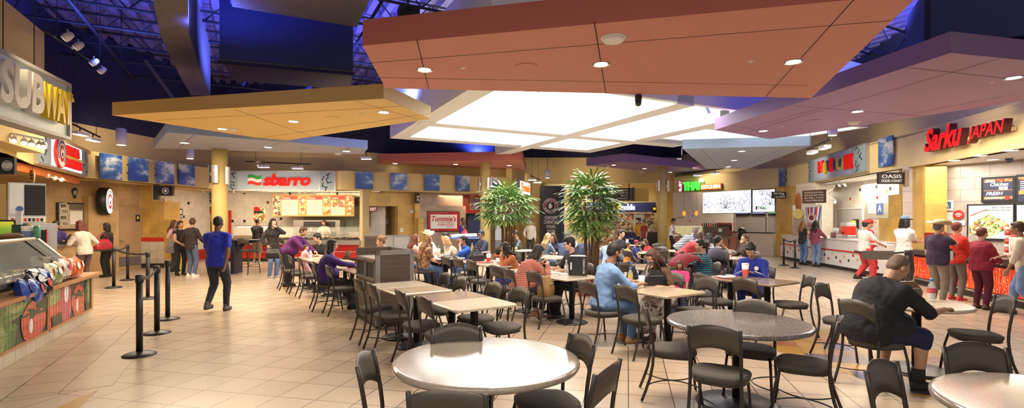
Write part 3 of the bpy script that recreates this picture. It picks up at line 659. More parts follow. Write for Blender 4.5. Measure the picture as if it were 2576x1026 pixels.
MB().box(w*.24, w*.83, -.05, -.012, h*.44, h*.51).build('yellow_bar', M('yellow_bar', (.75, .6, .05), .4), t)
MB().lathe([(.36, -.0), (.36, .07)], 32, (w*.33, -.08, h*.5), axis='y').build('emblem_drum', REDP, t); emblem(t, -.085, .34, (w*.33, h*.5), False)
PF.wall('trim_orange_soffit_band', M('orange_paint', (.62, .16, .03), .5), 2.72, 2.9, t0=-2.2, th=.1, off=-.12)
# ---------------------------------------------------------------- track and pendant lamps
def track_head(p, aim, label, group, warm=True, s_=1.):
    t = thing('track_lamp', label, 'track light', p, 0, group); d = Vector(aim).normalized(); q = d.to_track_quat('Z', 'Y').to_matrix()
    b = MB(); b.lathe([(.02, -.1), (.05, -.08), (.065, 0), (.06, .07)], 14); me = b
    me.v = [tuple(q @ (Vector(v)*s_)+Vector((0, 0, -.12*s_))) for v in me.v]; me.build('lamp_housing', WHITEG, t)
    b = disc(MB(), .052, 0, 14); b.v = [tuple(q @ Vector((v[0]*s_, v[2]*s_, .071*s_))+Vector((0, 0, -.12*s_))) for v in b.v]; b.f = [f[::-1] for f in b.f]; b.build('lens', GLOWW if warm else GLOW, t)
    MB().tube([(0, 0, 0), (0, 0, -.06*s_)], .012*s_, 6).build('stem', WHITEG, t); return t
def rail(name, p, q_, label, hang=0., m=STEELD, top=7.5):
    t = thing(name, label, 'lighting track', p); d = q_-p
    MB().tube([(0, 0, 0), d], .022, 6).build('rail_bar', m, t)
    if hang:
        for f_ in (.15, .85): MB().tube([d*f_, d*f_+Vector((0, 0, top-p.z-d.z*f_))], .006, 6).build('hanger_rod', STEELD, t)
    return t
rail('track_rail', at(110, 75, 9.0), at(268, 180, 13.5), 'dark lighting track with four white heads below the navy roof joists', 1.2)
for i, (x, y, Y) in enumerate(((170, 80, 9.6), (197, 105, 10.6), (236, 148, 12.0), (256, 170, 13))):
    track_head(at(x, y-6, Y), (-.7, -.3, -.7), 'white track head under the roof, %s from the sandwich sign' % ['first', 'second', 'third', 'fourth'][i], 'track heads under the navy roof', False, 1.15)
rail('track_rail', at(-40, 322, 8.6), at(112, 352, 8.9), 'white lamp track tucked below the sandwich sign', 0, WHITEG)
for i, (x, y) in enumerate(((6, 331), (22, 334), (36, 337), (61, 342), (80, 346), (100, 350), (110, 352), (-14, 327))):
    track_head(at(x, y, 8.7), (.5, -.6, -.6), 'glowing lamp below the sandwich sign, %s along its row' % ['first', 'second', 'third', 'fourth', 'fifth', 'sixth', 'seventh', 'outermost'][i], 'glowing lamps below the sandwich sign', True, .8)
for i, (x, y) in enumerate(((40, 414), (68, 421), (93, 427), (119, 434), (138, 440), (155, 444))):
    track_head(at(x, y, 11.2+i*.35), (-.6, .2, -.7), 'small white spot lamp under the orange soffit band, %s along' % ['first', 'second', 'third', 'fourth', 'fifth', 'sixth'][i], 'spot lamps under the orange soffit band', True, .7)
def flood(p, rz, label, group):
    t = thing('flood_lamp', label, 'flood light', p, rz, group)
    b = MB().prism([(-.2, -.09), (.2, -.09), (.16, .09), (-.16, .09)], -.05, .03); b.build('housing', WHITEG, t); MB().box(-.18, .18, -.08, .06, -.056, -.05).build('lens', GLOW, t); MB().tube([(0, 0, .03), (0, 0, .14)], .015, 6).build('stem', STEELD, t)
def flood_rail(p, q_, hs, label, what):
    rail('track_rail', p, q_, label, 1.2)
    for i, f_ in enumerate(hs):
        d = q_-p; flood(p+d*f_-Vector((0, 0, .14)), atan2(d.y, d.x), what % ['first', 'second', 'third'][i], label)
flood_rail(at(183, 312, 12.5), at(252, 345, 13.5), (.25, .72), 'hanging track with two floods near the red lettered queue sign', '%s flood lamp on the track near the red lettered queue sign')
flood_rail(at(618, 406, 18.4), at(782, 413, 18.4), (.28, .8), 'hanging track with two floods over the pizza sign', '%s flood lamp over the pizza sign')
flood_rail(at(1335, 442, 24), at(1358, 452, 24), (.15, .75), 'short hanging track near the tall black banner', '%s flood lamp near the tall black banner')
flood_rail(at(1735, 434, 24), at(1822, 424, 23), (.25, .75), 'hanging track with two floods over the thai sign', '%s flood lamp over the thai sign')
flood_rail(at(2030, 375, 14.6), at(2092, 349, 13.0), (.25, .75), 'hanging track with two floods over the hot dog sign', '%s flood lamp over the hot dog sign')
flood(at(922, 397, 19), 0, 'single flood lamp beyond the end of the pizza sign', 'single floods'); MB().tube([at(922, 397, 19)+Vector((0, 0, .14)), at(922, 397, 19)+Vector((0, 0, 3.5))], .012, 6).build('beam_rod', STEELD, kind='structure')
def pendant(px, y0, y1, Y, label, top=7.55):
    z0, z1 = EYE-(y1-CY)/FPX*Y, EYE-(y0-CY)/FPX*Y; t = thing('pendant_lamp', label, 'pendant light', ((px-CX)/FPX*Y, Y, z0), 0, 'white cylinder pendants')
    MB().lathe([(.12, 0), (.125, .02), (.125, z1-z0), (.05, z1-z0+.02)], 20).build('lamp_shade', WHITEG, t); disc(MB(), .1, 0, 20).build('lens', GLOW, t).rotation_euler.x = pi/2
    MB().tube([(0, 0, z1-z0), (0, 0, top-z0)], .012, 6).build('stem', STEELD, t)
pendant(305, 324, 365, 14.0, 'white cylinder pendant below the corner of the ochre panel'); pendant(478, 371, 399, 17.5, 'white cylinder pendant behind the slate blue panel by the pizza counter'); pendant(1377, 427, 448, 25.5, 'white cylinder pendant above the tall black banner'); pendant(2094, 322, 341, 14.0, 'white cylinder pendant over the hot dog sign')
# ---------------------------------------------------------------- sandwich counter
C1 = Vector((-7.12, 8.6, 0)); FS = Fac((-4.75, 3.78), (-7.12, 8.6)); LS = FS.L; cu, cn = FS.u, FS.n
t = thing('serving_counter', 'sandwich counter with vegetable picture panels and an oak ledge', 'counter', FS.A, FS.rz)
MB().box(0, LS, .06, .9, .16, .74).build('carcass', OAK, t); MB().box(0, LS-.02, .04, .9, 0, .16).build('tile_plinth', tiles('plinth_tile', (.5, .44, .34), (.25, .2, .15), .3, .3, .4, .006, XZ), t)
MB().box(-.02, LS+.1, -.06, .3, .74, .785).build('ledge', OAK, t); MB().box(0, LS-.1, .3, 1.0, .74, .9).build('back_shelf', STEELD, t)
MB().box(LS-.06, LS, .035, .1, .16, .74).box(LS-.06, LS+.02, .1, .9, .16, .74).build('corner_post', OAK, t)
GRN, DGRN, TOM, ONI = M('pepper_green', (.05, .17, .03), .2, var=.75, scale=11), M('dark_leaf_green', (.02, .06, .03), .35, var=.6), M('tomato_red', (.52, .02, .012), .15, var=.55, scale=7), M('red_onion', (.42, .015, .09), .2, var=.6)
DARKP = M('dark_print', (.03, .05, .05), .35, var=.5); LGRN = M('pale_green', (.22, .32, .10), .2, var=.7, scale=11)
def blob(b, cx, cz, rx, rz_, y, mi, n=22, wob=0., seed=0, lob=0):
    vs = []
    for k in range(n):
        a = 2*pi*k/n; r = 1+wob*cos(lob*a+seed); vs.append((cx+rx*r*cos(a), y, cz+rz_*r*sin(a)))
    return b.add(vs, [range(n)], mi)
def veg_panel(s0, s1, items, nm):
    w = s1-s0; MB().box(s0, s1, .03, .06, .2, .72).build(nm, DARKP, t)
    mats = [GRN, DGRN, TOM, ONI, LGRN, WHITEG]
    b = MB()
    for i, (cx, cz, rx, rz_, mi, wob, lob) in enumerate(items):
        vs = []; n = 26
        for k in range(n):
            a = 2*pi*k/n; r = 1+wob*cos(lob*a+i); vs.append((min(s1, max(s0, s0+cx*w+rx*w*r*cos(a))), .028-.0007*i, min(.72, max(.2, .2+.52*(cz+rz_*r*sin(a))))))
        b.add(vs, [range(n)], mi)
    b.build('vegetable_print', mats, t)
    b = MB(); k = s0+.1
    while k < s1: b.box(k, k+.002, .012, .014, .2, .72); k += .1
    z = .27
    while z < .72: b.box(s0, s1, .012, .014, z, z+.002); z += .1
    b.build('tile_joint', M('print_joint', (.05, .05, .045), .4), t)
    for z in (.17, .705): MB().box(s0-.02, s1+.02, .015, .05, z, z+.035).build('frame_rail', OAK, t)
    MB().box(s1, s1+.035, .015, .05, .17, .74).build('frame_stile', OAK, t)
sx = lambda px: FS.hit(px)[0]
A_, B_, C_ = sx(127), sx(233), sx(-30)
veg_panel(B_-(B_-A_)*.97, B_, [(.1, .3, .15, .5, 2, 0, 0), (.05, .85, .2, .3, 4, .1, 3), (.35, .5, .14, .6, 3, .03, 2), (.36, .8, .05, .3, 5, 0, 0), (.66, .4, .17, .5, 2, .04, 5), (.66, .62, .13, .1, 1, .45, 5), (.62, .3, .03, .2, 5, 0, 0), (.92, .5, .1, .6, 1, .1, 4), (.92, .6, .03, .4, 4, 0, 0), (.15, .15, .12, .15, 1, .2, 4)], 'vegetable_panel')
veg_panel(A_-(B_-A_)*1.3, A_-.04, [(.05, .5, .22, .6, 2, .02, 3), (.06, .75, .1, .1, 5, 0, 0), (.5, .9, .4, .3, 0, .1, 5), (.62, .95, .12, .2, 4, 0, 0), (.42, .3, .2, .38, 0, .08, 6), (.32, .3, .05, .3, 1, 0, 0), (.45, .28, .045, .28, 4, 0, 0), (.4, .75, .035, .28, 4, 0, 0), (.82, .4, .16, .5, 2, .03, 6), (.82, .6, .12, .1, 1, .5, 5), (.78, .3, .025, .18, 5, 0, 0), (.96, .85, .1, .3, 1, .2, 4)], 'vegetable_panel')
veg_panel(C_-.8, A_-(B_-A_)*1.3-.05, [(.5, .4, .2, .5, 2, .05, 3), (.2, .5, .2, .4, 0, .1, 5)], 'vegetable_panel')
# glass case on the counter
e = LS-.55
t = thing('sneeze_guard', 'slanted glass food case with a silver top rail on the sandwich counter', 'display case', FS.p(0, .9), FS.rz)
pr = [(.12, .02), (.16, .02), (.6, .5), (.95, .5), (.95, .46), (.61, .46)]
def sweep(x0, x1, prof): # profile in local y (inward) and z
    n = len(prof); return MB().add([(x, y, z) for x in (x0, x1) for y, z in prof], [list(range(n))[::-1], [n+k for k in range(n)]]+[(k, (k+1) % n, n+(k+1) % n, n+k) for k in range(n)])
sweep(.0, e, [(.14, .03), (.155, .03), (.6, .47), (.585, .47)]).build('front_glass', GLASS, t)
MB().tube([(0, .6, .48), (e-.1, .6, .48), (e, .62, .46), (e+.03, .75, .42)], .035, 8).build('top_rail', STEEL, t); MB().box(0, e, .6, 1.0, .45, .48).build('top_shelf', STEEL, t)
sweep(e-.05, e+.03, [(.1, .0), (.18, .0), (.64, .47), (.57, .49)]).build('end_frame', STEEL, t); sweep(e-.5, e-.44, [(.1, .0), (.17, .0), (.63, .46), (.57, .48)]).build('mullion', STEELD, t)
sweep(e+.03, e+.05, [(.2, .02), (1.0, .02), (1.0, .44), (.66, .44)]).build('end_panel', STEELD, t); MB().box(0, e, .95, 1.0, .0, .46).build('back_panel', M('case_back', (.12, .10, .07), .5), t); MB().box(0, e, .08, .13, -.01, .04).build('bottom_rail', STEELD, t)
FC = [M('lettuce', (.15, .3, .05), .5, var=.5, scale=40), M('olive_tray', (.05, .05, .03), .5, var=.5, scale=50), M('cheese', (.75, .55, .12), .5), TOM, M('onion_tray', (.55, .4, .5), .5, var=.3, scale=60), M('bread_crust', (.45, .24, .08), .6, var=.3, scale=20)]
k = 0
x = .3
while x < e-.4:
    o = tag(MB().bbox(-.12, .12, -.16, .16, 0, .05, .02).build('food_pan', STEEL, None, FS.p(x, .9, -.55), FS.rz), 'steel food pan of %s behind the slanted glass, %s from its far end' % (['shredded lettuce', 'olives', 'cheese', 'tomato', 'onion', 'bread'][k % 6], ['tenth', 'ninth', 'eighth', 'seventh', 'sixth', 'fifth', 'fourth', 'third', 'second', 'first', 'last'][min(k, 10)]), 'food pan', 'food pans behind the slanted glass')
    b = MB(); rnd = random.Random(k)
    for _ in range(14): b.ball((rnd.uniform(-.09, .09), rnd.uniform(-.12, .12), .05), (.035, .03, .018), 6)
    b.build('food_filling', FC[k % 6], o, None, None, 'stuff'); k += 1; x += .27
# hanging sign with raised letters
SF = Fac((-6.28, 5.25), (-7.34, 8.3))
t0, t1 = 0, SF.hit(171)[0]; z0, z1 = 3.0, 3.93; h = z1-z0; w = t1
t = thing('shop_sign', 'large silver framed sign with raised white and yellow letters over the sandwich counter', 'sign', SF.p(0, z0, 0), SF.rz)
MB().box(0, w, .0, .2, 0, h).build('sign_box', M('silver_box', (.42, .40, .37), .6), t); MB().box(.05, w-.05, -.01, 0, .05, h-.05).build('sign_face', M('pale_sign_face', (.56, .64, .68), .45, var=.03), t)
MB().box(0, w, -.05, .0, 0, .05).box(0, w, -.05, 0, h-.05, h).box(w-.05, w, -.05, 0, .05, h-.05).build('outer_trim', M('silver_trim', (.42, .41, .39), .5), t)
tx = lambda px: SF.hit(px)[0]
LW = M('white_sign_letter', (.8, .77, .68), .5, var=.02); LY = M('yellow_sign_letter', (.75, .53, .02), .5, var=.03)
text('SUB', 'lettering', LW, t, tx(-32), tx(82.5), h*.22, h*.84, -.05, .09, .035, .08); text('WAY', 'lettering', LY, t, tx(83.5), tx(158), h*.22, h*.78, -.05, .09, .035, .08)
MB().add([(tx(150), -.14, h*.62), (tx(153), -.14, h*.80), (tx(161.5), -.14, h*.66), (tx(150), -.05, h*.62), (tx(153), -.05, h*.80), (tx(161.5), -.05, h*.66)], [(0, 2, 1), (0, 1, 4, 3), (1, 2, 5, 4), (2, 0, 3, 5)]).build('arrow_tip', LY, t)
for px in (31, 107): x = tx(px); MB().tube([(x, .1, h), (x, .1, 7.5-z0)], .008, 6).build('hanger_cable', STEELD, t)
# back line equipment of the sandwich shop
q = 8.9
def eq(px0, px1, y0, y1, Y): return at(px0, y1, Y), (px1-px0)/FPX*Y, (y1-y0)/FPX*Y
p, w, h = eq(20, 116, 458, 562, 9.4)
t = thing('drink_dispenser', 'white drink dispenser with a black ribbed door behind the sandwich counter', 'drink machine', p, R(48)); w = .524
MB().box(0, w, 0, .5, 0, h).build('cabinet', STEEL, t); MB().box(.02, w*.42, -.012, 0, h*.24, h-.02).build('white_front', M('cool_white_panel', (.75, .78, .85), .4), t); MB().box(w*.42, w-.01, -.015, 0, h*.2, h-.04).build('black_front', BLACK, t)
b = MB()
for k in range(15): b.box(w*.44, w*.96, -.022, -.015, h*(.26+.045*k), h*(.265+.045*k))
b.build('rib', M('dark_rib', (.09, .08, .08), .4), t); MB().box(0, w, -.02, 0, .02, h*.17).build('button_strip', WHITEG, t)
b = MB()
for k in range(8): b.box(w*(.08+.11*k), w*(.15+.11*k), -.024, -.02, h*.05, h*.13, k % 3)
b.build('flavour_button', [REDP, INK, DGRN], t); b = disc(MB(), .05, -.02, c=(w*.3, h*.36)); b.build('round_decal', M('blue_decal', (.08, .14, .4), .4), t)
p, w, h = eq(78, 143, 562, 655, 9.0)
t = thing('steel_cabinet', 'pale steel cabinet with a dark opening beside the drink dispenser', 'cabinet', p, R(42)); w = .345
MB().box(0, w, .02, .5, 0, h).build('body', M('pale_steel', (.6, .63, .66), .35, .4), t); MB().box(w*.15, w*.58, .005, .02, 0, h*.82).build('opening', INK, t); MB().box(w*.58, w*.62, -.01, .02, 0, h*.84).build('opening_edge', REDP, t); MB().box(.02, w-.02, .04, .48, -p.z, 0).build('stand', STEELD, t)
p, w, h = eq(-60, 26, 553, 604, 8.8)
t = thing('menu_display', 'dark framed display glowing yellow and green at the end of the sandwich counter', 'screen', p, R(10)); MB().box(0, w, 0, .1, 0, h).build('casing', BLACK, t)
q_ = NT('green_gold_screen', .3, emis=.5); v = q_.obj(); sp = q_.n('SeparateXYZ'); q_.l(v, sp.inputs[0]); MB().box(.03, w-.03, -.01, 0, .03, h-.03).build('screen', q_.out(q_.ramp(sp.outputs[2], [(0, (.05, .15, .02)), (.2, (.2, .35, .03)), (.35, (.6, .5, .05))])), t)
p, w, h = eq(-40, 19, 462, 560, 10.5)
t = thing('steel_cabinet', 'beige oven cabinet behind the sandwich counter at the picture edge', 'cabinet', p, R(12)); MB().box(0, w, 0, .5, 0, h).build('body', CREAM, t); MB().box(.02, w-.02, .04, .48, -p.z, 0).build('stand', STEELD, t); MB().box(w-.06, w-.01, -.01, 0, h*.85, h*.95).build('name_plate', INK, t)
tb = thing('back_counter', 'dark counter behind the sandwich case that carries the machines', 'counter', at(-60, 700, 9.5), R(15)); tb.location.z = 0; MB().box(0, .95, -.1, .5, .05, 1.0).build('carcass', STEELD, tb); MB().box(-.02, .97, -.12, .52, 1.0, 1.05).build('worktop', STEEL, tb)
p, w, h = eq(-70, 24, 395, 437, 8.0)
t = thing('blade_sign', 'small black sign with a white swirl logo under the sandwich sign', 'sign', p, R(8)); MB().box(0, w, 0, .05, 0, h).build('board', BLACK, t); ring(disc(MB(), .05, -.003, c=(w-.1, h*.52), sx=1.5), .065, .08, -.003, c=(w-.1, h*.52)).build('logo', PAPER, t)
t = thing('hanging_disc_sign', 'round cream pre-order sign hanging under the red lettered queue sign', 'sign', at(82, 445, 11.25), R(-35)); MB().lathe([(.155, -.012), (.165, -.008), (.165, .008), (.155, .012)], 28, axis='y').build('disc', M('tan_card', (.6, .47, .3), .5), t); ring(MB(), .14, .15, -.015).build('border_ring', INK, t); text('Pre-order\nPickup', 'lettering', INK, t, -.1, .1, -.06, .06, -.013, .004); MB().tube([(0, 0, .16), (0, 0, .55)], .004, 5).build('hanger_wire', STEELD, t)
# ---------------------------------------------------------------- pizza shop
SBF = lf[6]
bx = (572, 430, 846, 481)
t0, t1 = SBF.hit(572)[0], SBF.hit(846)[0]; w = t1-t0; z0 = SBF.hit(700, 480)[1]; h = SBF.hit(700, 430)[1]-z0
t = thing('shop_sign', 'pale blue pizza shop sign with red letters and a green white red flag', 'sign', SBF.p(t0, z0, .1), SBF.rz)
MB().box(0, w, 0, .12, 0, h).build('sign_box', ALU, t)
fx = lambda px: (px-572)/(846-572)*w
fz = lambda py: (481-py)/(481-430)*h
MB().box(fx(600), fx(803), -.012, 0, .04, h-.03).build('sign_face', SGL, t); MB().box(fx(574), fx(597), -.012, 0, .04, h-.05).build('side_panel', SG, t); MB().box(fx(807), fx(843), -.012, 0, .02, h-.08).build('side_panel', SG, t)
squig(squig(MB(), .35, h-.1, .03, .05, -.016, 6, 5), .5, h-.14, fx(808), .04, -.016, 8, 9).build('black_squiggle', INK, t)
text('sbarro', 'lettering', LRED, t, fx(666), fx(783), fz(469), fz(438), -.012, .08, .03, .22)
def wave(b, x0, x1, z0, z1, y, mi):
    n = 14; vs = []
    for k in range(n+1):
        f_ = k/n; dz = .035*sin(2*pi*f_); x = x0+(x1-x0)*f_; vs += [(x, y, z0+dz), (x, y, z1+dz)]
    return b.add(vs, [(2*k, 2*k+2, 2*k+3, 2*k+1) for k in range(n)], mi)
b = MB(); zz = [fz(466), fz(458), fz(450), fz(442)]
for k in range(3): wave(b, fx(627), fx(661), zz[k], zz[k+1], -.03, k)
b.build('flag_emblem', [REDP, PAPER, M('flag_green', (.03, .35, .06), .4)], t)
SBW = Fac((-13.3, 22.2), (-5.6, 22.2)); SBW.wall('wall_pizza_back', WTILE, 0, 3.0)
SLW = Fac((-13.75, 18.6), (-13.3, 22.2)); SLW.wall('wall_pizza_side', WTILE, 0, 3.0); SLW.wall('baseboard_pizza_side', REDT, 0, .42, th=.05, off=.03)
accent(SLW, ((455, 472), (474, 511), (462, 545)), [REDT, INK, GREYB]); accent(SBW, ((503, 480), (615, 485), (674, 509), (615, 556), (585, 556), (781, 544), (817, 550), (868, 544), (880, 560), (707, 550)), [REDT, INK, M('brown_tile', (.2, .07, .04), .4), INK, INK, REDT, INK, INK, REDT, INK])
MB().box(-13.2, -5.6, 21.3, 22.1, 2.86, 2.9).build('ceiling_pizza_shop', STEEL, kind='structure')
for i, px in enumerate((511, 588, 716, 752, 768, 790, 812, 834)):
    o = track_head(at(px, 478, 20.9), (0, .6, -.5), 'small spot lamp inside the pizza shop, %s from the red framed door' % ['first', 'second', 'third', 'fourth', 'fifth', 'sixth', 'seventh', 'eighth'][i], 'spot lamps inside the pizza shop', True, .6)
rail('track_rail', at(505, 478, 20.9), at(840, 478, 20.9), 'steel lamp track running inside the pizza shop', 1, STEEL, 2.9)
for i, px in enumerate((600, 760)): spot('pizza_spot', at(px, 480, 20.8), at(px+10, 520, 22.2), 14, WARM, 80)
# red framed door with garden bar sign
t, w, h, cv = sgn(SBW, 'door_2', 'tan door in a red frame at the back of the pizza shop', 'door', 517, 538, 577, 672, .03); t['kind'] = 'structure'; t.location.z = 0; h = 2.0
MB().box(0, w, -.02, 0, 0, h).build('leaf', M('tan_panel', (.55, .36, .18), .5), t); MB().box(-.1, 0, -.05, .02, 0, h+.1).box(w, w+.1, -.05, .02, 0, h+.1).box(0, w, -.05, .02, h, h+.1).build('jamb', REDP, t); MB().box(w*.25, w*.5, -.03, -.02, 1.05, 1.6).build('vision_panel', INK, t)
t, w, h, cv = sgn(SBW, 'wall_sign', 'green white and black garden bar sign half hidden by the thick column', 'sign', 505, 478, 560, 512, .05)
MB().box(w*.28, w*.9, -.02, 0, h*.2, h*.95).build('white_plate', PAPER, t); MB().box(w*.28, w*.9, -.03, -.02, h*.65, h*.95).build('green_wave', M('sign_green', (.03, .3, .08), .4), t); MB().box(0, w, -.05, -.03, h*.2, h*.45).box(w*.2, w*.95, -.05, -.03, 0, h*.2).build('black_banner', INK, t)
text('S', 'lettering', INK, t, w*.4, w*.6, h*.42, h*.7, -.03, .01, .02); text('GARDEN', 'lettering', PAPER, t, w*.1, w*.95, h*.24, h*.40, -.05, .006, .004); text('BAR', 'lettering', PAPER, t, w*.4, w*.9, h*.03, h*.17, -.05, .006, .004)
t, w, h, cv = sgn(SBW, 'food_picture', 'round picture of a tomato and pepper beside the garden bar sign', 'picture', 500, 505, 516, 520, .04); b = MB(); b.ball((.09, 0, .1), (.09, .04, .1), 10, 0); b.ball((.24, -.03, .08), (.1, .04, .1), 10, 1); b.build('fruit_cutout', [DGRN, TOM], t)
t, w, h, cv = sgn(SBW, 'food_picture', 'dark picture of a pizza slice above the red framed door', 'picture', 520, 520, 545, 537, .04); MB().prism([(0, h), (w, h), (w*.7, 0), (w*.4, 0)], 0, .03).build('slice_cutout', food('slice_print', [(.1, .06, .03), (.3, .1, .05), (.5, .3, .1), (.05, .04, .03)], 22), t).rotation_euler.x = pi/2
def poster(f, x0, y0, x1, y1, label, m, fm=None, off=.03, name='poster', cat='poster'):
    t, w, h, cv = sgn(f, name, label, cat, x0, y0, x1, y1, off)
    MB().box(0, w, -.004, .02, 0, h).build('backing', fm or PAPER, t); e = .02 if fm is None else .04
    MB().box(e, w-e, -.009, -.004, e, h-e).build('print', m, t); return t, w, h
poster(SLW, 408, 499, 429, 538, 'special offer poster on the white tiles behind the stepped wing wall', SPEC)
poster(SLW, 443, 525, 458, 541, 'small black framed certificate on the white tiled pizza side wall', PAPER, BLACK)
AB = M('rating_blue', (.08, .16, .42), .5)
def rating(f, x0, y0, x1, y1, label):
    t, w, h = poster(f, x0, y0, x1, y1, label, AB, PAPER, name='rating_card', cat='notice'); text('A', 'lettering', PAPER, t, w*.3, w*.7, h*.3, h*.8, -.009, .006, .02)
    MB().box(w*.15, w*.85, -.012, -.009, h*.08, h*.2).build('print_line', PAPER, t)
rating(SLW, 444, 542, 457, 561, 'blue letter A card below the certificate on the pizza side wall')
t, w, h = poster(SBW, 638, 520, 670, 559, 'pizza poster with a green band on the white tiles behind the counter', PIZ); MB().box(.03, w*.8, -.014, -.009, h*.58, h*.72).build('green_band', DGRN, t); MB().prism([(w*.05, h*.72), (w*.6, h*.72), (w*.3, h*1.02), (w*.1, h*.98)], 0, .01).build('red_flash', REDP, t).rotation_euler.x = pi/2
# menu board
SM = Fac((-11.4, 21.3), (-5.6, 21.3))
t0, t1 = SM.hit(685)[0], SM.hit(891)[0]; w = t1-t0; z0 = SM.hit(790, 544)[1]; h = SM.hit(790, 490)[1]-z0
t = thing('menu_board', 'long orange framed menu board with pasta and pizza panels over the pizza counter', 'menu board', SM.p(t0, z0), SM.rz)
mx = lambda px: (px-685)/(891-685)*w
MB().box(w*.2, w*.22, .02, .06, h, 2.88-z0).box(w*.78, w*.8, .02, .06, h, 2.88-z0).build('hanger_bar', STEELD, t)
MB().box(0, w, 0, .08, 0, h).build('frame', ORANGEW, t)
MEN = M('menu_paper', (.72, .5, .38), .5, var=.03, emis=.35)
def pan(a, b_, z_0, z_1, m, nm): return MB().box(mx(a), mx(b_), -.012, 0, z_0*h, z_1*h).build(nm, m, t)
for a, b_, m in ((687.5, 706, PASTA), (753, 769, PIZ), (814, 830, PIZ), (872, 889, PIZ)):
    if a in (753, 814): pan(a, b_, .53, .93, m, 'food_photo'); pan(a, b_, .05, .48, m, 'food_photo')
    else: pan(a, b_, .05, .94, m, 'food_photo')
for a, b_, s_ in ((709, 749, 'Pasta'), (772, 811, 'Pizza'), (833, 868, 'Combos')):
    pan(a, b_, .05, .94, MEN, 'menu_panel'); MB().box(mx(a), mx(b_), -.016, -.012, .78*h, .94*h).build('red_header', REDP, t); text(s_, 'lettering', PAPER, t, mx(a+2), mx(a+(b_-a)*.55), .81*h, .91*h, -.016, .006, .012)
    if s_ == 'Combos': MB().box(mx(a), mx(b_), -.015, -.012, .42*h, .78*h).build('food_photo', PIZ, t)
    b = MB()
    for k in range(7 if s_ != 'Combos' else 3): b.box(mx(a+2), mx(b_-3-(k*7 % 9)), -.014, -.012, (.7-.09*k-(.36 if s_ == 'Combos' else 0))*h, (.713-.09*k-(.36 if s_ == 'Combos' else 0))*h)
    b.build('print_line', M('menu_ink', (.35, .2, .15), .5), t)
# pizza counter
CF = Fac((-11.6, 20.2), (-6.12, 20.2)); L = CF.L
t = thing('serving_counter', 'pizza counter with red tiled front, steel rail and glass guard', 'counter', CF.A, CF.rz)
MB().box(0, L, .06, 1.0, 0, .14).build('kick_plate', BASEB, t); MB().box(0, L, .03, 1.0, .14, .68).build('tiled_front', REDT, t)
b = MB(); k = .35
while k < L: b.box(k, k+.02, .02, .03, .14, .68); k += 1.02
b.box(0, L, .02, .03, .39, .405).build('white_joint', PAPER, t); MB().box(-.03, L+.03, -.12, .1, .68, .86).build('steel_rail', STEEL, t); MB().box(0, L, .1, 1.05, .68, .92).build('granite_top', GRAN, t)
MB().box(1.9, L-.05, .28, .3, .98, 1.36).build('front_glass', GLASS, t); MB().box(1.9, L-.05, .25, .75, 1.36, 1.385).build('glass_shelf', GLASS, t)
for k in (1.9, 3.4, L-.06): MB().tube([(k, .3, .92), (k, .3, 1.38), (k, .7, 1.38)], .018, 6).build('guard_post', STEEL, t)
MB().box(.3, 1.75, .2, .9, .92, 1.05).build('salad_well', STEEL, t); MB().prism([(.3, .25), (1.75, .25), (1.75, .9), (.3, .9)], 1.42, 1.46).build('salad_hood', STEEL, t); MB().box(.4, 1.65, .3, .36, 1.38, 1.415).build('hood_lamp', M('white_tube_lamp', (.95, 1, .9), .4, var=0, emis=4), t); MB().box(.3, 1.75, .22, .23, 1.0, 1.42).build('hood_glass', GLASS, t)
PT = food('pizza_topping', [(.7, .15, .03), (.8, .5, .15), (.75, .42, .12), (.8, .65, .3), (.25, .2, .04)], 30)
for i, (x, kk) in enumerate(((2.2, 0), (2.65, 0), (3.1, 1), (3.5, 0), (3.9, 1), (4.25, 0), (4.65, 1), (5.05, 0))):
    o = thing('pizza', 'whole pizza on a black tray on the pizza counter, %s from the salad hood' % ['first', 'second', 'third', 'fourth', 'fifth', 'sixth', 'seventh', 'eighth'][i], 'pizza', CF.p(x, .92+.16*kk, -.55), 0, 'pizzas behind the glass guard')
    MB().lathe([(.2, 0), (.21, .02)], 20).build('tray', BLACK, o); MB().lathe([(.19, .02), (.195, .035), (.18, .05), (.165, .04)], 20).build('crust', FC[5], o); disc(MB(), .17, 0, 20).build('topping', PT, o, (0, 0, .043)).rotation_euler.x = -pi/2
    if kk: MB().lathe([(.05, -.16), (.05, 0)], 10).build('riser', STEEL, o)
t, w, h, cv = sgn(Fac((-11.4, 21.5), (-5.6, 21.5)), 'pizza_oven', 'wide stainless pizza oven with a dark mouth behind the counter', 'oven', 738, 558, 855, 612, 0); t.location.z = .92; h = .75
MB().box(0, w, 0, .5, 0, h).build('body', STEEL, t); MB().box(w*.22, w*.9, -.01, 0, h*.55, h*.92).build('oven_mouth', INK, t); MB().box(w*.22, w*.92, -.01, 0, h*.06, h*.3).build('lower_door', STEELD, t); MB().tube([(w*.24, -.03, h*.34), (w*.9, -.03, h*.34)], .012, 6).build('door_handle', STEEL, t)
t['label'] = 'wide stainless pizza oven with a dark mouth behind the counter'
tb = thing('back_counter', 'low steel stand under the pizza oven', 'counter', (t.location.x-.1, 21.45, 0)); MB().box(0, w+.5, .05, .6, .1, .88).build('cabinet', STEELD, tb); MB().box(-.03, w+.53, 0, .65, .88, .92).build('worktop', STEEL, tb)
MB().box(-9.2, -6.3, 22.14, 22.2, 1.2, 2.3).build('trim_green_tile', tiles('green_wall_tile', (.38, .46, .36), (.25, .3, .25), .11, .11, .3, .004, XZ, var=.05), kind='structure')
SQ = NT('quilted_steel', .3, .8); v = SQ.obj((0, R(45), 0), (6, 6, 6)); ck = SQ.n('TexChecker'); ck.inputs['Scale'].default_value = 1; ck.inputs[1].default_value = (.5, .48, .44, 1); ck.inputs[2].default_value = (.3, .28, .25, 1); SQ.l(v, ck.inputs['Vector'])
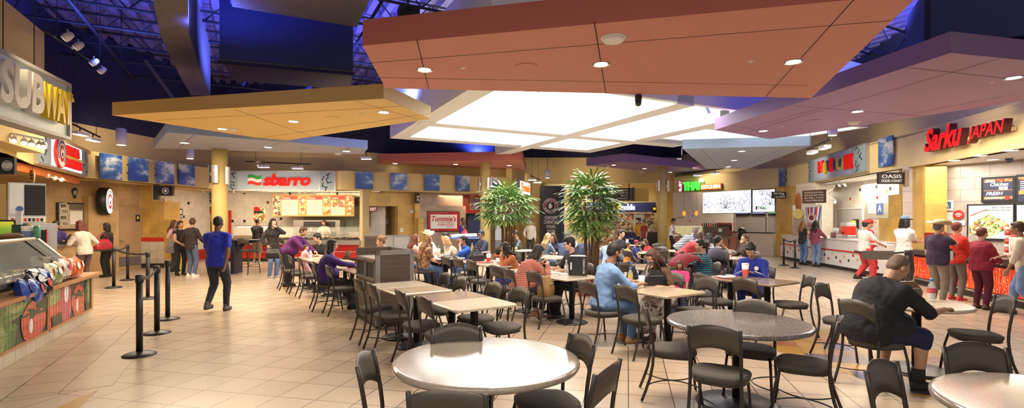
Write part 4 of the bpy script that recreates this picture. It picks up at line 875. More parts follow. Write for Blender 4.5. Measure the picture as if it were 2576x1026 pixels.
MB().box(-8.6, -6.0, 22.1, 22.16, 2.3, 2.95).box(-6.5, -6.2, 22.05, 22.14, 1.4, 2.6).build('trim_quilted_steel', SQ.out(ck.outputs[0]), kind='structure')
MB().box(-6.15, -6.03, 20.3, 21.25, 0, 2.9).build('wall_pizza_end', CREAML, kind='structure')
# ---------------------------------------------------------------- exit alcove and burger wall
BW = Fac((-6.35, 21.35), (-.3, 24.5)); bt = lambda px: BW.hit(px)[0]
BW.wall('wall_exit_pier', YTILE, 0, 2.9, t0=0, t1=bt(925), th=.5); BW.wall('wall_exit_header', YTILE, 2.28, 2.9, t0=bt(925), t1=bt(1000), th=.5); BW.wall('wall_exit_pier', YTILE, 0, 2.9, t0=bt(1000), t1=bt(1048), th=.5)
BW.wall('wall_exit_pier', YTILE, 0, 1.75, t0=-.1, t1=bt(926), th=.4, off=.25); BW.wall('wall_exit_step', YTILE, 0, 2.4, t0=bt(1039), t1=bt(1052), th=.4, off=.3); BW.wall('wall_exit_step', YTILE, 0, 1.75, t0=bt(1043), t1=bt(1056), th=.4, off=.55)
AL = Fac(BW.p(bt(918), 0, -1.6)[:2], BW.p(bt(1003), 0, -1.6)[:2]); AL.wall('wall_exit_alcove', YTILE, 0, 2.9); AL.wall('wall_exit_alcove_side', YTILE, 0, 2.9, t0=AL.L-.1, t1=AL.L, th=1.5, off=1.4)
t, w, h, cv = sgn(AL, 'door_3', 'pale grey exit door with a small window in the ochre alcove', 'door', 925, 530, 961, 672, .03); t['kind'] = 'structure'; t.location.z = 0; h = 2.1
DG = M('pale_grey_door', (.55, .56, .58), .5); MB().box(0, w, -.03, 0, 0, h).build('leaf', DG, t); MB().box(w, w+.07, -.06, .02, 0, h+.07).box(-.07, 0, -.06, .02, 0, h+.07).box(0, w, -.06, .02, h, h+.07).build('jamb', M('grey_jamb', (.45, .45, .46), .5), t); MB().box(w*.2, w*.5, -.036, -.03, 1.38, 1.62).build('vision_panel', M('olive_window', (.3, .3, .05), .2), t); MB().tube([(w*.5, -.05, 2.0), (w*.7, -.12, 2.02), (w*.95, -.04, 2.05)], .012, 6).build('door_closer', STEEL, t); MB().box(w*.15, w*.65, -.034, -.03, 1.2, 1.23).box(w*.25, w*.55, -.034, -.03, 1.14, 1.165).build('print_line', INK, t)
t, w, h, cv = sgn(BW, 'exit_sign', 'dark red EXIT sign hanging in front of the grey alcove door', 'sign', 928, 520, 947, 532, .02); MB().box(0, w, -.03, .03, 0, h).build('sign_box', M('exit_maroon', (.16, .01, .02), .4), t); text('EXIT', 'lettering', M('exit_glow', (.9, .5, .45), .4, var=0, emis=1.), t, w*.14, w*.9, h*.18, h*.8, -.03, .006, .01)
poster(AL, 967, 552, 982, 564, 'white paper notice inside the ochre exit alcove', PAPER); t, w, h = poster(BW, 1006, 573, 1014, 584, 'small pink notice on the ochre wall beside the alcove', SPEC)
t, w, h, cv = sgn(BW, 'call_box', 'small white box on the ochre wall near the exit alcove', 'wall box', 1031, 527, 1038, 535, .1); MB().box(0, w, 0, .1, 0, h).build('casing', WHITEG, t); MB().box(w*.2, w*.8, -.005, 0, h*.5, h*.8).build('grille', GREYB, t)
t, w, h, cv = sgn(AL, 'fire_cabinet', 'low ochre cabinet in the back of the exit alcove', 'cabinet', 984, 578, 1000, 600, .3); t.location.z = 0; MB().box(0, w, 0, .3, 0, 1.25).build('body', YTILE, t); MB().box(-.02, w+.02, -.02, .3, 1.25, 1.3).build('top', CREAM, t)
BW.wall('wall_burger', BTILE, 0, 2.9, t0=bt(1048), t1=bt(1164), th=.5); BW.wall('wall_burger_step', BTILE, 0, 2.32, t0=bt(1051), t1=bt(1167), th=.4, off=.22)
BW.wall('wall_burger_red', RTILE, 2.0, 2.9, t0=bt(1164), t1=bt(1240), th=.3, off=-.8); BW.wall('wall_burger_back', BTILE, 0, 2.0, t0=bt(1160), t1=bt(1290), th=.3, off=-2.)
t0, t1 = bt(1072), bt(1150); w = t1-t0; z0 = BW.hit(1111, 581)[1]; h = BW.hit(1111, 533)[1]-z0
t = thing('name_panel', 'red framed white burger panel with red script on the brown tiled wall', 'sign', BW.p(t0, z0, .26), BW.rz)
MB().box(-.03, w+.03, 0, .03, -.03, h+.03).build('outer_frame', INK, t); MB().box(0, w, -.01, 0, 0, h).build('red_tile_border', RTILE, t); MB().box(w*.08, w*.92, -.018, -.01, h*.13, h*.86).build('white_face', PAPER, t)
SR = M('script_red', (.5, .02, .02), .4)
text("Tommie's", 'lettering', SR, t, w*.11, w*.9, h*.5, h*.8, -.018, .006, .022, .25); text('WORLD FAMOUS', 'lettering', SR, t, w*.3, w*.82, h*.4, h*.47, -.018, .005, .008); text('HAMBURGERS', 'lettering', SR, t, w*.3, w*.82, h*.29, h*.365, -.018, .005, .008); text('SINCE 1947', 'lettering', SR, t, w*.57, w*.82, h*.2, h*.255, -.018, .005, .004)
t = thing('blade_sign', 'black restroom blade sign on the ochre wall beside the brown tiles', 'sign', BW.p(bt(1043), 2.64, .36), BW.rz+R(60)); MB().box(.2, .6, -.03, .03, -.05, .05).build('wall_arm', BLACK, t); MB().box(-.28, .28, -.04, .04, -.22, .22).build('board', BLACK, t); MB().box(-.18, .18, -.045, -.04, .02, .1).box(-.18, .18, -.045, -.04, -.12, -.04).build('print_line', PAPER, t)
t, w, h = poster(Fac(BW.p(0, 0, -.75)[:2], BW.p(8, 0, -.75)[:2]), 1181, 496, 1212, 528, 'purple picture in a gold frame on the red tiles', M('purple_print', (.12, .05, .14), .4, var=.6, scale=12), M('old_gold_frame', (.35, .25, .08), .4))
rail('track_rail', at(1165, 486, 24.4), at(1210, 486, 24.4), 'short lamp track above the red burger tiles', 1, WHITEG, 3.0)
for i, px in enumerate((1169, 1189, 1205)): track_head(at(px, 486, 24.4), (0, .6, -.6), 'small spot lamp above the red burger tiles, %s along' % ['first', 'second', 'third'][i], 'spot lamps above the red tiles', True, .6)
t = thing('double_door', 'dark blue metal door beyond the brown tiled burger wall', 'door', at(1199, 620, 25.2), R(20)); t.location.z = 0; MB().box(-.45, .45, 0, .06, 0, 2.0).build('leaf', M('navy_door', (.02, .03, .12), .4), t); MB().box(-.5, -.45, -.02, .08, 0, 2.05).box(.45, .5, -.02, .08, 0, 2.05).box(-.5, .5, -.02, .08, 2.0, 2.05).build('jamb', BLACK, t)
# angled orange script sign
t0, t1 = TF.hit(1294)[0], TF.hit(1333)[0]; w = t1-t0
t = thing('shop_sign', 'angled white sign with glowing orange script beside the middle column', 'sign', TF.p(t0, 2.98, .12), TF.rz)
MB().box(0, w, 0, .12, 0, .72).build('sign_box', ALU, t); MB().box(w*.2, w*.85, -.01, 0, .05, .67).build('lit_face', LIT, t); MB().box(.05, w*.17, -.01, 0, .05, .67).build('side_panel', SG, t); MB().box(w*.88, w-.05, -.01, 0, .05, .67).build('side_panel', SG, t)
text("Tommie's", 'lettering', M('orange_letter', (.9, .16, .02), .4, var=0, emis=.9), t, w*.24, w*.82, .16, .6, -.01, .05, .02, .2)
# ---------------------------------------------------------------- tall banner
t, w, h, cv = sgn(Fac((1.4, 27.6), (3, 27.6)), 'banner_panel', 'tall black banner with a round maroon emblem and white words', 'banner', 1358, 464, 1412, 640, 0); t.location.z = .0; h = 3.55
MB().box(0, w, 0, .12, 0, h).build('board', M('banner_black', (.02, .018, .022), .45, var=.1), t); MB().box(w, w+.17, .05, .3, 0, h-.05).build('side_return', NAVYL, t)
mz = lambda py: 1.68-(py-CY)/FPX*27.6
c_ = (w*.5, mz(517.5)); MAR = M('maroon', (.22, .02, .02), .5)
b = disc(MB(), .41, -.002, c=c_); b.build('emblem_disc', PAPER, t); disc(MB(), .385, -.004, c=c_).build('maroon_disc', MAR, t); ring(MB(), .25, .27, -.006, c=c_).build('inner_ring', PAPER, t); disc(MB(), .25, -.005, c=c_).build('dark_centre', INK, t)
b = MB(); b.tube([(c_[0]+.05, -.008, c_[1]+.19), (c_[0]-.02, -.008, c_[1]+.14)], .02, 6); blob(b, c_[0]-.02, c_[1]-.02, .1, .14, -.008, 0, 20, .12, 0, 3); b.build('pepper_mark', PAPER, t)
def arc_text(s_, r, a0, a1, top=True):
    for k, ch in enumerate(s_):
        if ch == ' ': continue
        a = R(a0+(a1-a0)*k/(len(s_)-1)); o = text(ch, 'lettering', PAPER, t, -.03, .03, -.04, .04, 0, .004, .006); o.location = (c_[0]+r*cos(a), -.007, c_[1]+r*sin(a)); o.rotation_euler.y = (pi/2-a) if top else (-pi/2-a)
arc_text('CHIPOTLE', .325, 150, 30); arc_text('MEXICAN GRILL', .325, 205, 335, False)
for s_, x0, x1, y0, y1 in (('CHICKEN,', 1370, 1403, 543.5, 553), ('CARNITAS,', 1368, 1405, 554, 564), ('STEAK,', 1374.5, 1399, 566, 575), ('SOON.', 1376.5, 1398, 577, 585.5)):
    text(s_, 'lettering', PAPER, t, (x0-1358)/54*w, (x1-1358)/54*w, mz(y1), mz(y0), -.002, .004, .02)
# ---------------------------------------------------------------- phone shop down the corridor
t = thing('shop_sign', 'navy shop fascia with a yellow tag and glowing white word down the corridor', 'sign', at(1480, 548, 31.0), 0); w = (1650-1480)/FPX*31; z0 = at(0, 533, 31).z-t.location.z; t.location.z = at(0, 533, 31).z; h = 24/FPX*31
MB().box(0, w, 0, .2, 0, h).build('sign_box', M('royal_navy', (.03, .04, .16), .4), t); k = lambda px: (px-1480)/170*w
YT = M('tag_yellow', (.85, .65, .02), .4, var=0, emis=.5); MB().prism([(k(1538), h*.15), (k(1557), h*.15), (k(1560), h*.3), (k(1560), h*.85), (k(1538), h*.85)], 0, .04).build('price_tag', YT, t, (0, -.001, 0)).rotation_euler.x = pi/2
text('BEST\nBUY', 'lettering', INK, t, k(1541), k(1557), h*.22, h*.78, -.045, .008, .02); text('mobile', 'lettering', M('white_glow', (.95, .95, 1), .4, var=0, emis=2.), t, k(1561), k(1597), h*.2, h*.82, -.0, .04, .015)
t = thing('blade_sign', 'small black and yellow tag sign at the end of the navy shop fascia', 'sign', at(1646, 527, 30.5)); MB().box(-.13, .13, -.03, .03, -.2, .2).build('board', BLACK, t); MB().box(-.08, .08, -.036, -.03, -.02, .12).build('yellow_tag', YT, t)
t = thing('shop_shelving', 'bright glass shop front full of small coloured packs down the corridor', 'shelving', at(1500, 640, 33.2)); t.location.z = 0; w = 3.9
MB().box(0, w, .3, .4, 0, 2.3).build('back_panel', food('packs_on_shelves', [(.5, .3, .15), (.15, .1, .08), (.65, .5, .3), (.5, .1, .05), (.7, .65, .55), (.1, .1, .12)], 5), t)
for k_ in range(5): MB().box(0, w, 0, .3, .3+.45*k_, .33+.45*k_).build('shelf', STEEL, t)
t = thing('poster_stand', 'white poster in a stand outside the navy fronted shop', 'poster', at(1608, 575, 29.8)); t.location.z = .75; MB().box(-.3, .3, 0, .04, 0, 1.25).build('board', PAPER, t); MB().box(-.2, .15, -.006, 0, .35, .75).build('photo', PH[0], t); MB().box(-.2, .1, -.006, 0, .95, 1.05).build('headline', INK, t); MB().box(-.03, .03, .01, .04, -.75, 0).build('post', STEELD, t)
t = thing('phone_counter', 'dark kiosk counter in front of the navy fronted shop', 'kiosk', at(1560, 640, 29.0)); t.location.z = 0; MB().box(0, 2.6, 0, .8, 0, .95).build('body', M('kiosk_dark', (.05, .04, .04), .5), t); MB().box(-.05, 2.65, -.05, .85, .95, 1.0).build('worktop', GREYB, t); MB().box(.2, .9, -.01, 0, .35, .8).build('navy_panel', M('royal_navy_card', (.02, .03, .18), .5), t); text('mobile', 'lettering', PAPER, t, .3, .8, .55, .65, -.01, .004, .01)
Fac((4.6, 31.22), (8.95, 31.22)).wall('wall_phone_header', CREAM, 2.15, 3.9, th=.2)
t = thing('directory_sign', 'black overhead directory of store names with arrows', 'sign', at(1478, 503, 28.6)); w = 115/FPX*28.6; h = 30/FPX*28.6
MB().box(0, w, 0, .15, 0, h).build('board', BLACK, t); MB().box(w, w+.08, -.03, .18, -.05, h+.05).build('end_frame', GREYB, t); MB().box(w*.9, w*.93, .05, .08, h, 3.92-at(0, 503, 28.6).z).build('hanger_bar', GREYB, t)
for i, s_ in enumerate(('SEARS', 'FOREVER 21', 'MACYS', 'JCPENNEY')):
    z = h*(.84-.24*i); text(s_, 'lettering', PAPER, t, w*.9-len(s_)*.09, w*.88, z-.045, z+.045, -.0, .008, .006); MB().box(w*.93, w*.98, -.008, 0, z-.06, z+.06).build('arrow_plate', GREYB, t); MB().box(0, w, -.004, 0, z-.1, z-.09).build('divider', GREYB, t)
Fac((5.9, 29.4), (8.0, 29.4)).wall('wall_yellow_bulkhead', M('yellow_bulkhead', (.72, .55, .18), .5), 2.75, 3.55, th=.2)
# ---------------------------------------------------------------- thai kitchen
TH = Fac((9.1, 28.2), (12.25, 23.2)); tk = lambda px: TH.hit(px)[0]
t0, t1 = tk(1712), tk(1818); w = t1-t0; kx = lambda px: tk(px)-t0; z0 = TH.hit(1765, 478)[1]; h = TH.hit(1765, 452)[1]-z0
t = thing('shop_sign', 'glowing green and orange thai letters on the cream fascia', 'sign', TH.p(t0, z0, .1), TH.rz)
MB().box(0, w, .0, .08, -.02, h*.5).build('raceway', STEELD, t)
LGR = M('green_glow', (.06, .8, .06), .3, var=0, emis=1.2); OR = M('orange_box', (.8, .22, .03), .4, var=0, emis=.5)
text('THAI', 'lettering', LGR, t, kx(1724), kx(1765), .0, h*.85, -.01, .12, .02, .05); MB().box(0, kx(1722), -.08, 0, 0, h).build('ruby_box', M('ruby_box', (.35, .02, .1), .4, var=0, emis=.3), t)
o = text('RUBY', 'lettering', LIT, t, -.28, .28, -.09, .09, 0, .01, .01); o.location = (kx(1717), -.08, h*.5); o.rotation_euler.y = -pi/2
MB().box(kx(1768), w, -.08, 0, 0, h*.5).build('orange_box', OR, t); text('KITCHEN', 'lettering', LIT, t, kx(1770), w-.03, h*.09, h*.42, -.08, .02, .02)
b = MB()
for a in (-60, -30, 0, 30, 60): blob(b, kx(1770)+.12*sin(R(a)), h*.78+.1*cos(R(a)), .05, .1, -.1-.002*abs(a)/30, 0)
b.build('lotus_mark', LIT, t)
TK = Fac((11.0, 30.6), (14.6, 25.0)); TK.wall('wall_thai_back', M('pale_plaster', (.66, .6, .53), .6, var=.03), 0, 3.2, t0=-2.5, t1=TK.L+.5)
LIN = M('ink_line', (.08, .1, .28), .5); SCR = M('white_screen', (.86, .9, .95), .3, var=0, emis=.75)
SCF = Fac((10.3, 27.0), (12.35, 23.4)); sq_ = lambda px: SCF.hit(px)[0]
def petals(b, cx, cz, s_, a0, a1, n, w, h):
    for k in range(n):
        a = R(a0+(a1-a0)*k/max(1, n-1)); pts = []
        for i in range(17):
            f_ = i/16*2; side = 1 if f_ <= 1 else -1; g = f_ if f_ <= 1 else 2-f_; r = s_*g; wd = s_*.26*sin(pi*g**.8)*side
            x = cx+r*cos(a)-wd*sin(a); z = cz+r*sin(a)+wd*cos(a); pts.append((min(w-.02, max(.02, x)), -.012, min(h-.02, max(.02, z))))
        b.tube(pts, .008, 4, cap=False, sm=False)
def screen(x0, x1, y0, y1, label, pts):
    t0, t1 = sq_(x0), sq_(x1); w = t1-t0; xm = (x0+x1)/2; z0, z1 = SCF.hit(xm, y1)[1], SCF.hit(xm, y0)[1]; h = z1-z0
    t = thing('menu_screen', label, 'screen', SCF.p(t0, z0, .2), SCF.rz); MB().box(0, w, 0, .1, 0, h).build('casing', BLACK, t); MB().box(.025, w-.025, -.006, 0, .025, h-.025).build('display', SCR, t)
    b = MB()
    for cx, cz, s_, a0, a1, n in pts: petals(b, cx*w, cz*h, s_*h, a0, a1, n, w, h)
    b.build('flower_lines', LIN, t)
    MB().box(w*.2, w*.26, .03, .07, h, h+.5).box(w*.74, w*.8, .03, .07, h, h+.5).build('hanger_rod', BLACK, t); return t, w, h
screen(1768, 1897, 480, 537, 'wide white screen with blue lotus line drawing', ((.1, .4, .5, -60, 130, 4), (.52, .25, .62, 10, 170, 6), (.52, .25, .35, 40, 140, 3), (.85, .1, .6, 60, 140, 3), (.9, .75, .3, 0, 90, 2)))
t, w, h = screen(1899, 1957, 476, 534, 'narrow white screen with lotus drawing and small thai logo', ((.8, .35, .5, 20, 200, 5), (.45, .75, .25, 60, 120, 2), (.75, .7, .3, 30, 100, 2)))
text('THAI', 'lettering', M('logo_green', (.05, .5, .08), .4), t, w*.25, w*.6, h*.12, h*.26, -.012, .006, .02); MB().box(w*.16, w*.23, -.014, -.008, h*.12, h*.27).build('ruby_tag', MAR, t)
TC = Fac((11.1, 25.3), (12.25, 23.2)); 
t = thing('serving_counter', 'pale thai counter with a dark serving hatch above it', 'counter', TC.A, TC.rz); L = TC.L
MB().box(-.3, L-.2, 0, .6, 0, 1.05).build('front_panel', M('pale_counter', (.62, .54, .45), .5), t); MB().box(-.35, L-.18, -.05, .65, 1.05, 1.1).build('worktop', STEELD, t); MB().box(-.3, L-.2, .05, .07, 1.1, 1.8).build('front_glass', GLASS, t)
for k in (0.05, L*.75): MB().box(k-.03, k+.03, .05, .11, 1.1, 2.2).build('hatch_post', STEEL, t)
TKI = Fac((12.0, 27.0), (13.3, 24.4)); TKI.wall('wall_thai_kitchen', STEELD, 1.9, 2.4, th=.1); TKI.wall('wall_thai_kitchen_hood', M('kitchen_dark', (.13, .10, .08), .5, var=.4), 0, 1.9, th=.1)
for i, (a, b_, m) in enumerate(((.1, .9, (.08, .12, .3)), (1.0, 1.9, (.1, .12, .25)), (2.0, 2.8, (.08, .2, .12)))):
    o = thing('menu_light_panel', 'small dark menu panel under the white lotus screens, %s along' % ['first', 'second', 'third'][i], 'menu board', TKI.p(a, 1.98, .12), TKI.rz, 'menu panels under the lotus screens'); MB().box(0, b_-a, 0, .05, 0, .34).build('casing', BLACK, o); MB().box(.03, b_-a-.03, -.006, 0, .03, .31).build('display', M('menu_blue', m, .4, var=.8, scale=18, emis=.6), o)
t = thing('kitchen_machine', 'red drink machine inside the thai serving hatch', 'machine', at(1822, 588, 25.2)); MB().bbox(-.35, .35, -.15, .15, -.12, .55, .05).build('body', M('machine_red', (.35, .04, .03), .4, var=.5, scale=9), t); MB().box(-.3, .3, -.16, -.15, .2, .45).build('front_window', INK, t)
t = thing('kitchen_machine', 'black coffee urn inside the thai serving hatch', 'machine', at(1866, 590, 24.6)); MB().lathe([(.16, -.25), (.18, .2), (.14, .3), (.04, .36)], 18).build('body', BLACK, t); MB().tube([(-.2, -.1, .1), (-.3, -.1, 0)], .02, 6).build('spout', STEEL, t)
Fac((12.2, 23.25), (12.35, 20.8)).wall('wall_thai_end_pier', YTILE, 0, 3.2, th=.6)
t = thing('snack_counter', 'brown kiosk with a lit glass case and a bottle rack near the thai shop', 'counter', at(1690, 640, 25.2), R(-12)); t.location.z = 0
MB().box(0, 3.0, 0, .6, 0, .85).build('body', M('kiosk_orange', (.42, .14, .07), .5), t); MB().box(.2, 1.5, .05, .55, .85, 1.4).build('glass_case', GLASS, t); MB().box(.2, 1.5, .4, .55, .86, 1.38).build('case_back', M('warm_lit_case', (.7, .62, .3), .5, var=.2, emis=.4), t); MB().box(1.55, 2.7, .0, .55, .85, 1.35).build('side_cabinet', M('brown_cabinet', (.12, .07, .05), .5), t); MB().box(2.2, 2.36, -.006, 0, 1.1, 1.25).build('notice', PAPER, t); MB().box(-.03, 3.03, -.03, .63, .83, .86).build('worktop', GREYB, t)
for i in range(9):
    o = MB().lathe([(.035, 0), (.035, .13), (.012, .17), (.012, .21)], 8).build('sauce_bottle', [REDP, DGRN, BLACK, REDP][i % 4], None, t.location+Vector((1.6+.11*i, .2, 1.35))); tag(o, 'sauce bottle in the row on the brown kiosk cabinet, %s from the glass case' % ['first', 'second', 'third', 'fourth', 'fifth', 'sixth', 'seventh', 'eighth', 'ninth'][i], 'bottle', 'sauce bottles on the kiosk')
for px, z, Y in ((1721, 2.35, 24.8), (1752, 2.4, 24.4)):
    t = thing('pendant_lamp', 'orange glass pendant %s' % ('nearest the far yellow column' if px < 1740 else 'nearer the blue letter card'), 'pendant light', at(px, 0, Y)); t.location.z = 2.0; MB().lathe([(.03, -.12), (.08, -.05), (.07, .06), (.02, .12)], 12).build('lamp_shade', M('orange_glass', (.9, .2, .02), .3, var=0, emis=1.5), t); MB().tube([(0, 0, .12), (0, 0, 1.2)], .006, 5).build('cord', BLACK, t)
Fac((8.65, 27.0), (10.1, 26.6)).wall('wall_thai_side', M('thai_plaster', (.66, .58, .48), .6, var=.03), 0, 3.15, th=.1)
rating(Fac((8.65, 27.0), (10.1, 26.6)), 1737, 538, 1746, 549, 'blue letter A card on the glass of the thai shop')
t = thing('round_notice', 'small red disc notice below the letter card of the thai shop', 'notice', at(1738, 556, 26.78)); disc(MB(), .1, -.01).build('disc', REDP, t); ring(MB(), .1, .115, -.01).build('rim', PAPER, t)
t = thing('shop_lettering', 'white order here lettering on the pale wall of the thai shop', 'sign', at(1700, 549, 26.75)); text('ORDER HERE', 'lettering', INK, t, 0, .4, 0, .07, 0, .006)
# ---------------------------------------------------------------- hot dog stand
HF = rf[2]; H2 = Fac((12.3, 20.6), (11.25, 15.7)); hk = lambda px: H2.hit(px)[0]
t0, t1 = hk(2040), hk(2188); w = t1-t0; h = .93
t = thing('shop_sign', 'pale blue hot dog sign with red, yellow and blue letters', 'sign', H2.p(t0, 3.2, .1), H2.rz)
MB().box(0, w, 0, .15, 0, h).build('sign_box', ALU, t); MB().box(w*.13, w*.8, -.01, 0, .05, h-.05).build('sign_face', M('lit_blue_face', (.38, .47, .68), .45, var=.03), t); MB().box(.04, w*.11, -.01, 0, .05, h-.05).build('side_panel', SG, t); MB().box(w*.82, w-.04, -.01, 0, .05, h-.05).build('side_panel', SG, t)
squig(squig(MB(), w*.08, h-.1, .04, .05, -.014, 5, 3), w*.14, h-.1, w*.83, .05, -.014, 7, 4).build('black_squiggle', INK, t)
HC = {'r': LRED, 'y': M('yellow_letter', (.85, .62, .03), .4), 'b': M('blue_letter', (.05, .08, .45), .4)}
xs = [(2070, 2082, 'H', 'r', .45, .8), (2083, 2091, 'O', 'y', .38, .7), (2091, 2099, 'T', 'b', .45, .74), (2099, 2109, 'D', 'r', .4, .8), (2109, 2117, 'O', 'b', .42, .7), (2117, 2124, 'G', 'y', .42, .72), (2124, 2131, 'ON', 'b', .5, .66), (2131, 2136, 'A', 'y', .46, .7), (2137, 2157, 'STICK', 'r', .36, .76)]
for a, b_, s_, c, z_0, z_1 in xs: text(s_, 'lettering', HC[c], t, hk(a)-t0, hk(b_)-t0, h*(z_0-.14), h*z_1, -.01, .08, .012)
HB = Fac((13.6, 21.5), (12.5, 14.0)); HB.wall('wall_hot_dog_back', WTILE, 0, 3.2, t0=-2)
accent(HB, ((2055, 474), (2082, 466), (2107, 464), (2083, 479), (2106, 466), (2164, 477), (2139, 500), (2106, 479), (2205, 469), (2207, 497), (2232, 482), (2240, 474), (2091, 494)), [REDT, M('mustard_tile', (.7, .5, .05), .3), INK])
t, w, h, cv = sgn(HB, 'door_4', 'white kitchen door with a dark window behind the hot dog counter', 'door', 2108, 515, 2174, 640, .03); t['kind'] = 'structure'; t.location.z = 0; h = 2.1; MB().box(0, w, -.03, 0, 0, h).build('leaf', DG, t); MB().box(-.06, 0, -.05, .01, 0, h+.06).box(w, w+.06, -.05, .01, 0, h+.06).box(0, w, -.05, .01, h, h+.06).build('jamb', WHITEG, t); MB().bbox(w*.65, w*.88, -.04, -.03, 1.15, 1.7, .03).build('vision_panel', INK, t)
t, w, h, = poster(HB, 2178, 510, 2238, 548, 'long notice panel with leafy edge on the hot dog wall', M('leaf_print', (.45, .42, .34), .5, var=.3, scale=5)); MB().box(w*.15, w*.5, -.014, -.009, h*.3, h*.9).build('certificate', PAPER, t); MB().box(w*.52, w*.8, -.014, -.009, h*.2, h*.95).build('blue_card', AB, t); text('A', 'lettering', PAPER, t, w*.58, w*.74, h*.4, h*.85, -.014, .005, .02)
HCF = Fac((11.75, 22.0), (10.75, 14.6)); L = HCF.L
t = thing('serving_counter', 'white hot dog counter dotted with red, yellow and black tiles', 'counter', HCF.A, HCF.rz)
WPAN = M('white_counter_panel', (.78, .76, .72), .35); MB().box(0, L, .06, .8, 0, .12).build('kick_plate', BASEB, t); MB().box(0, L, .0, .8, .12, .62).build('front_panel', WPAN, t); MB().box(0, L, .06, .8, .62, 1.0).build('upper_panel', WPAN, t); MB().box(0, L, -.03, .03, .62, .66).build('red_rail', REDP, t); MB().box(-.02, L+.02, .02, .85, 1.0, 1.04).build('worktop', WHITEG, t)
b = MB(); rnd = random.Random(4)
k = .2; i = 0
while k < L-.1:
    z = .2+.3*((i*.618) % 1); b.box(k, k+.07, -.012, .0, z, z+.09, i % 3); k += .27; i += 1
b.build('accent_tile', [REDT, M('mustard_tile_small', (.65, .5, .08), .3), INK], t)
t, w, h, cv = sgn(HCF, 'register_screen', 'white register screen standing on the hot dog counter', 'screen', 2129, 565, 2164, 595, -.35); t.location.z = 1.04; MB().box(0, w, 0, .05, 0, .32).build('casing', WHITEG, t); MB().box(w*.3, w*.7, .0, .25, -.0, .03).build('base', WHITEG, t)
t = thing('lemonade_tank', 'clear lemonade tank filled with red drink on the hot dog counter', 'drink dispenser', HCF.p(HCF.hit(2098)[0], 1.04, -.45), HCF.rz); MB().bbox(-.25, .25, -.15, .15, 0, .12, .03).build('base', STEEL, t); MB().bbox(-.24, .24, -.14, .14, .12, .42, .03).build('red_drink', M('red_drink', (.75, .04, .02), .2, emis=.15), t); MB().bbox(-.25, .25, -.15, .15, .42, .55, .05).build('lid', M('frosted_lid', (.75, .72, .68), .3), t); MB().tube([(0, -.15, .2), (0, -.2, .18)], .02, 6).build('tap', BLACK, t)
t = thing('cup_holder', 'steel tray of white cups beside the lemonade tank', 'cup tray', HCF.p(HCF.hit(2088)[0], 1.04, -.2), HCF.rz); MB().box(-.2, .2, -.1, .1, 0, .2).build('tray', STEEL, t); MB().lathe([(.05, .2), (.06, .36)], 12, (-.08, 0, 0)).lathe([(.05, .2), (.06, .36)], 12, (.08, 0, 0)).build('cup_stack', WHITEG, t)
PF2 = Fac((11.9, 20.3), (11.4, 18.2)); 
t = thing('food_poster', 'tall cut-out poster of a corn dog and striped drink cup', 'poster', at(2003, 592, 19.6), R(-62)); t.location.z = 1.06; s_ = 1.0
MB().box(.25, 1.15, -.02, 0, 1.25, 1.75).build('wood_board', M('dark_plank', (.12, .06, .04), .6, var=.4), t)
for k_, s2 in enumerate(('YOUR BUNS WILL', 'LOVE OUR HOT DOGS', 'SO WILL YOUR', 'TASTEBUDS')): text(s2, 'lettering', PAPER, t, .34, 1.06, 1.62-.1*k_, 1.68-.1*k_, -.022, .006)
b = MB(); b.ball((.1, -.02, 1.3), (.13, .04, .38), 14); b.build('corn_dog', M('corn_dog_crust', (.38, .12, .03), .5, var=.15), t); disc(MB(), .2, -.07, c=(.12, .85)).build('price_disc', M('cream_disc', (.75, .6, .2), .5), t)
b = MB(); n = 12
for k_ in range(n):
    f0, f1 = k_/n, (k_+1)/n; b.add([(.42+.5*f0+.05*(1-2*f0), -.03-.08*sin(pi*f0), .4), (.42+.5*f1+.05*(1-2*f1), -.03-.08*sin(pi*f1), .4), (.38+.6*f1, -.03-.1*sin(pi*f1), 1.1), (.38+.6*f0, -.03-.1*sin(pi*f0), 1.1)], [(0, 1, 2, 3)], k_ % 3)
b.build('striped_cup', [REDP, PAPER, M('cup_blue', (.08, .1, .4), .4)], t); b = disc(MB(), .19, -.14, c=(.68, .68)); b.build('cup_label', PAPER, t); ring(disc(MB(), .1, -.144, c=(.68, .7)), .15, .17, -.144, c=(.68, .68)).build('cup_mark', MAR, t)
MB().add([(-.15, -.01, 0), (1.0, -.01, 0), (.9, -.01, .4), (.42, -.01, .42), (.2, -.01, 1.0), (-.1, -.01, .9)], [range(6)]).build('lower_backing', M('blue_beige_print', (.42, .32, .24), .5, var=.5, scale=4), t); MB().box(-.15, 1.0, .0, .02, 0, 1.2).build('back_board', PAPER, t)
t = thing('twisted_lamp', 'white twisted cable lamp hanging in the hot dog stand', 'lamp', at(2090, 464, 19.6)); pts = [(.16*sin(2.2*pi*k_/22+1), .05*cos(3*pi*k_/22), -k_*.03) for k_ in range(23)]; MB().tube([(pts[0][0], pts[0][1], .4)]+pts, .018, 7).build('cable', WHITEG, t); MB().lathe([(.02, -.74), (.05, -.68), (.02, -.64)], 10, (pts[-1][0], 0, 0)).build('lens', GLOW, t)
for i, (px, py) in enumerate(((2048, 468), (2057, 466), (2071, 465), (2087, 461), (2096, 464), (2112, 459), (2126, 458))):
    if not i: rail('track_rail', at(2048, 466, 21.2), at(2126, 462, 18.4), 'lamp track running inside the hot dog stand', 1, WHITEG, 3.2)
    track_head(at(2048, 466, 21.2).lerp(at(2126, 462, 18.4), i/6), (.6, 0, -.6), 'tiny spot lamp inside the hot dog stand, %s along its row' % ['first', 'second', 'third', 'fourth', 'fifth', 'sixth', 'seventh'][i], 'spot lamps inside the hot dog stand', False, .55)
t = thing('blade_sign', 'black food court blade sign with white capitals on a silver bracket', 'sign', at(2208, 463, 14.2), R(-4)); w = 62/FPX*14.2; h = 29/FPX*14.2
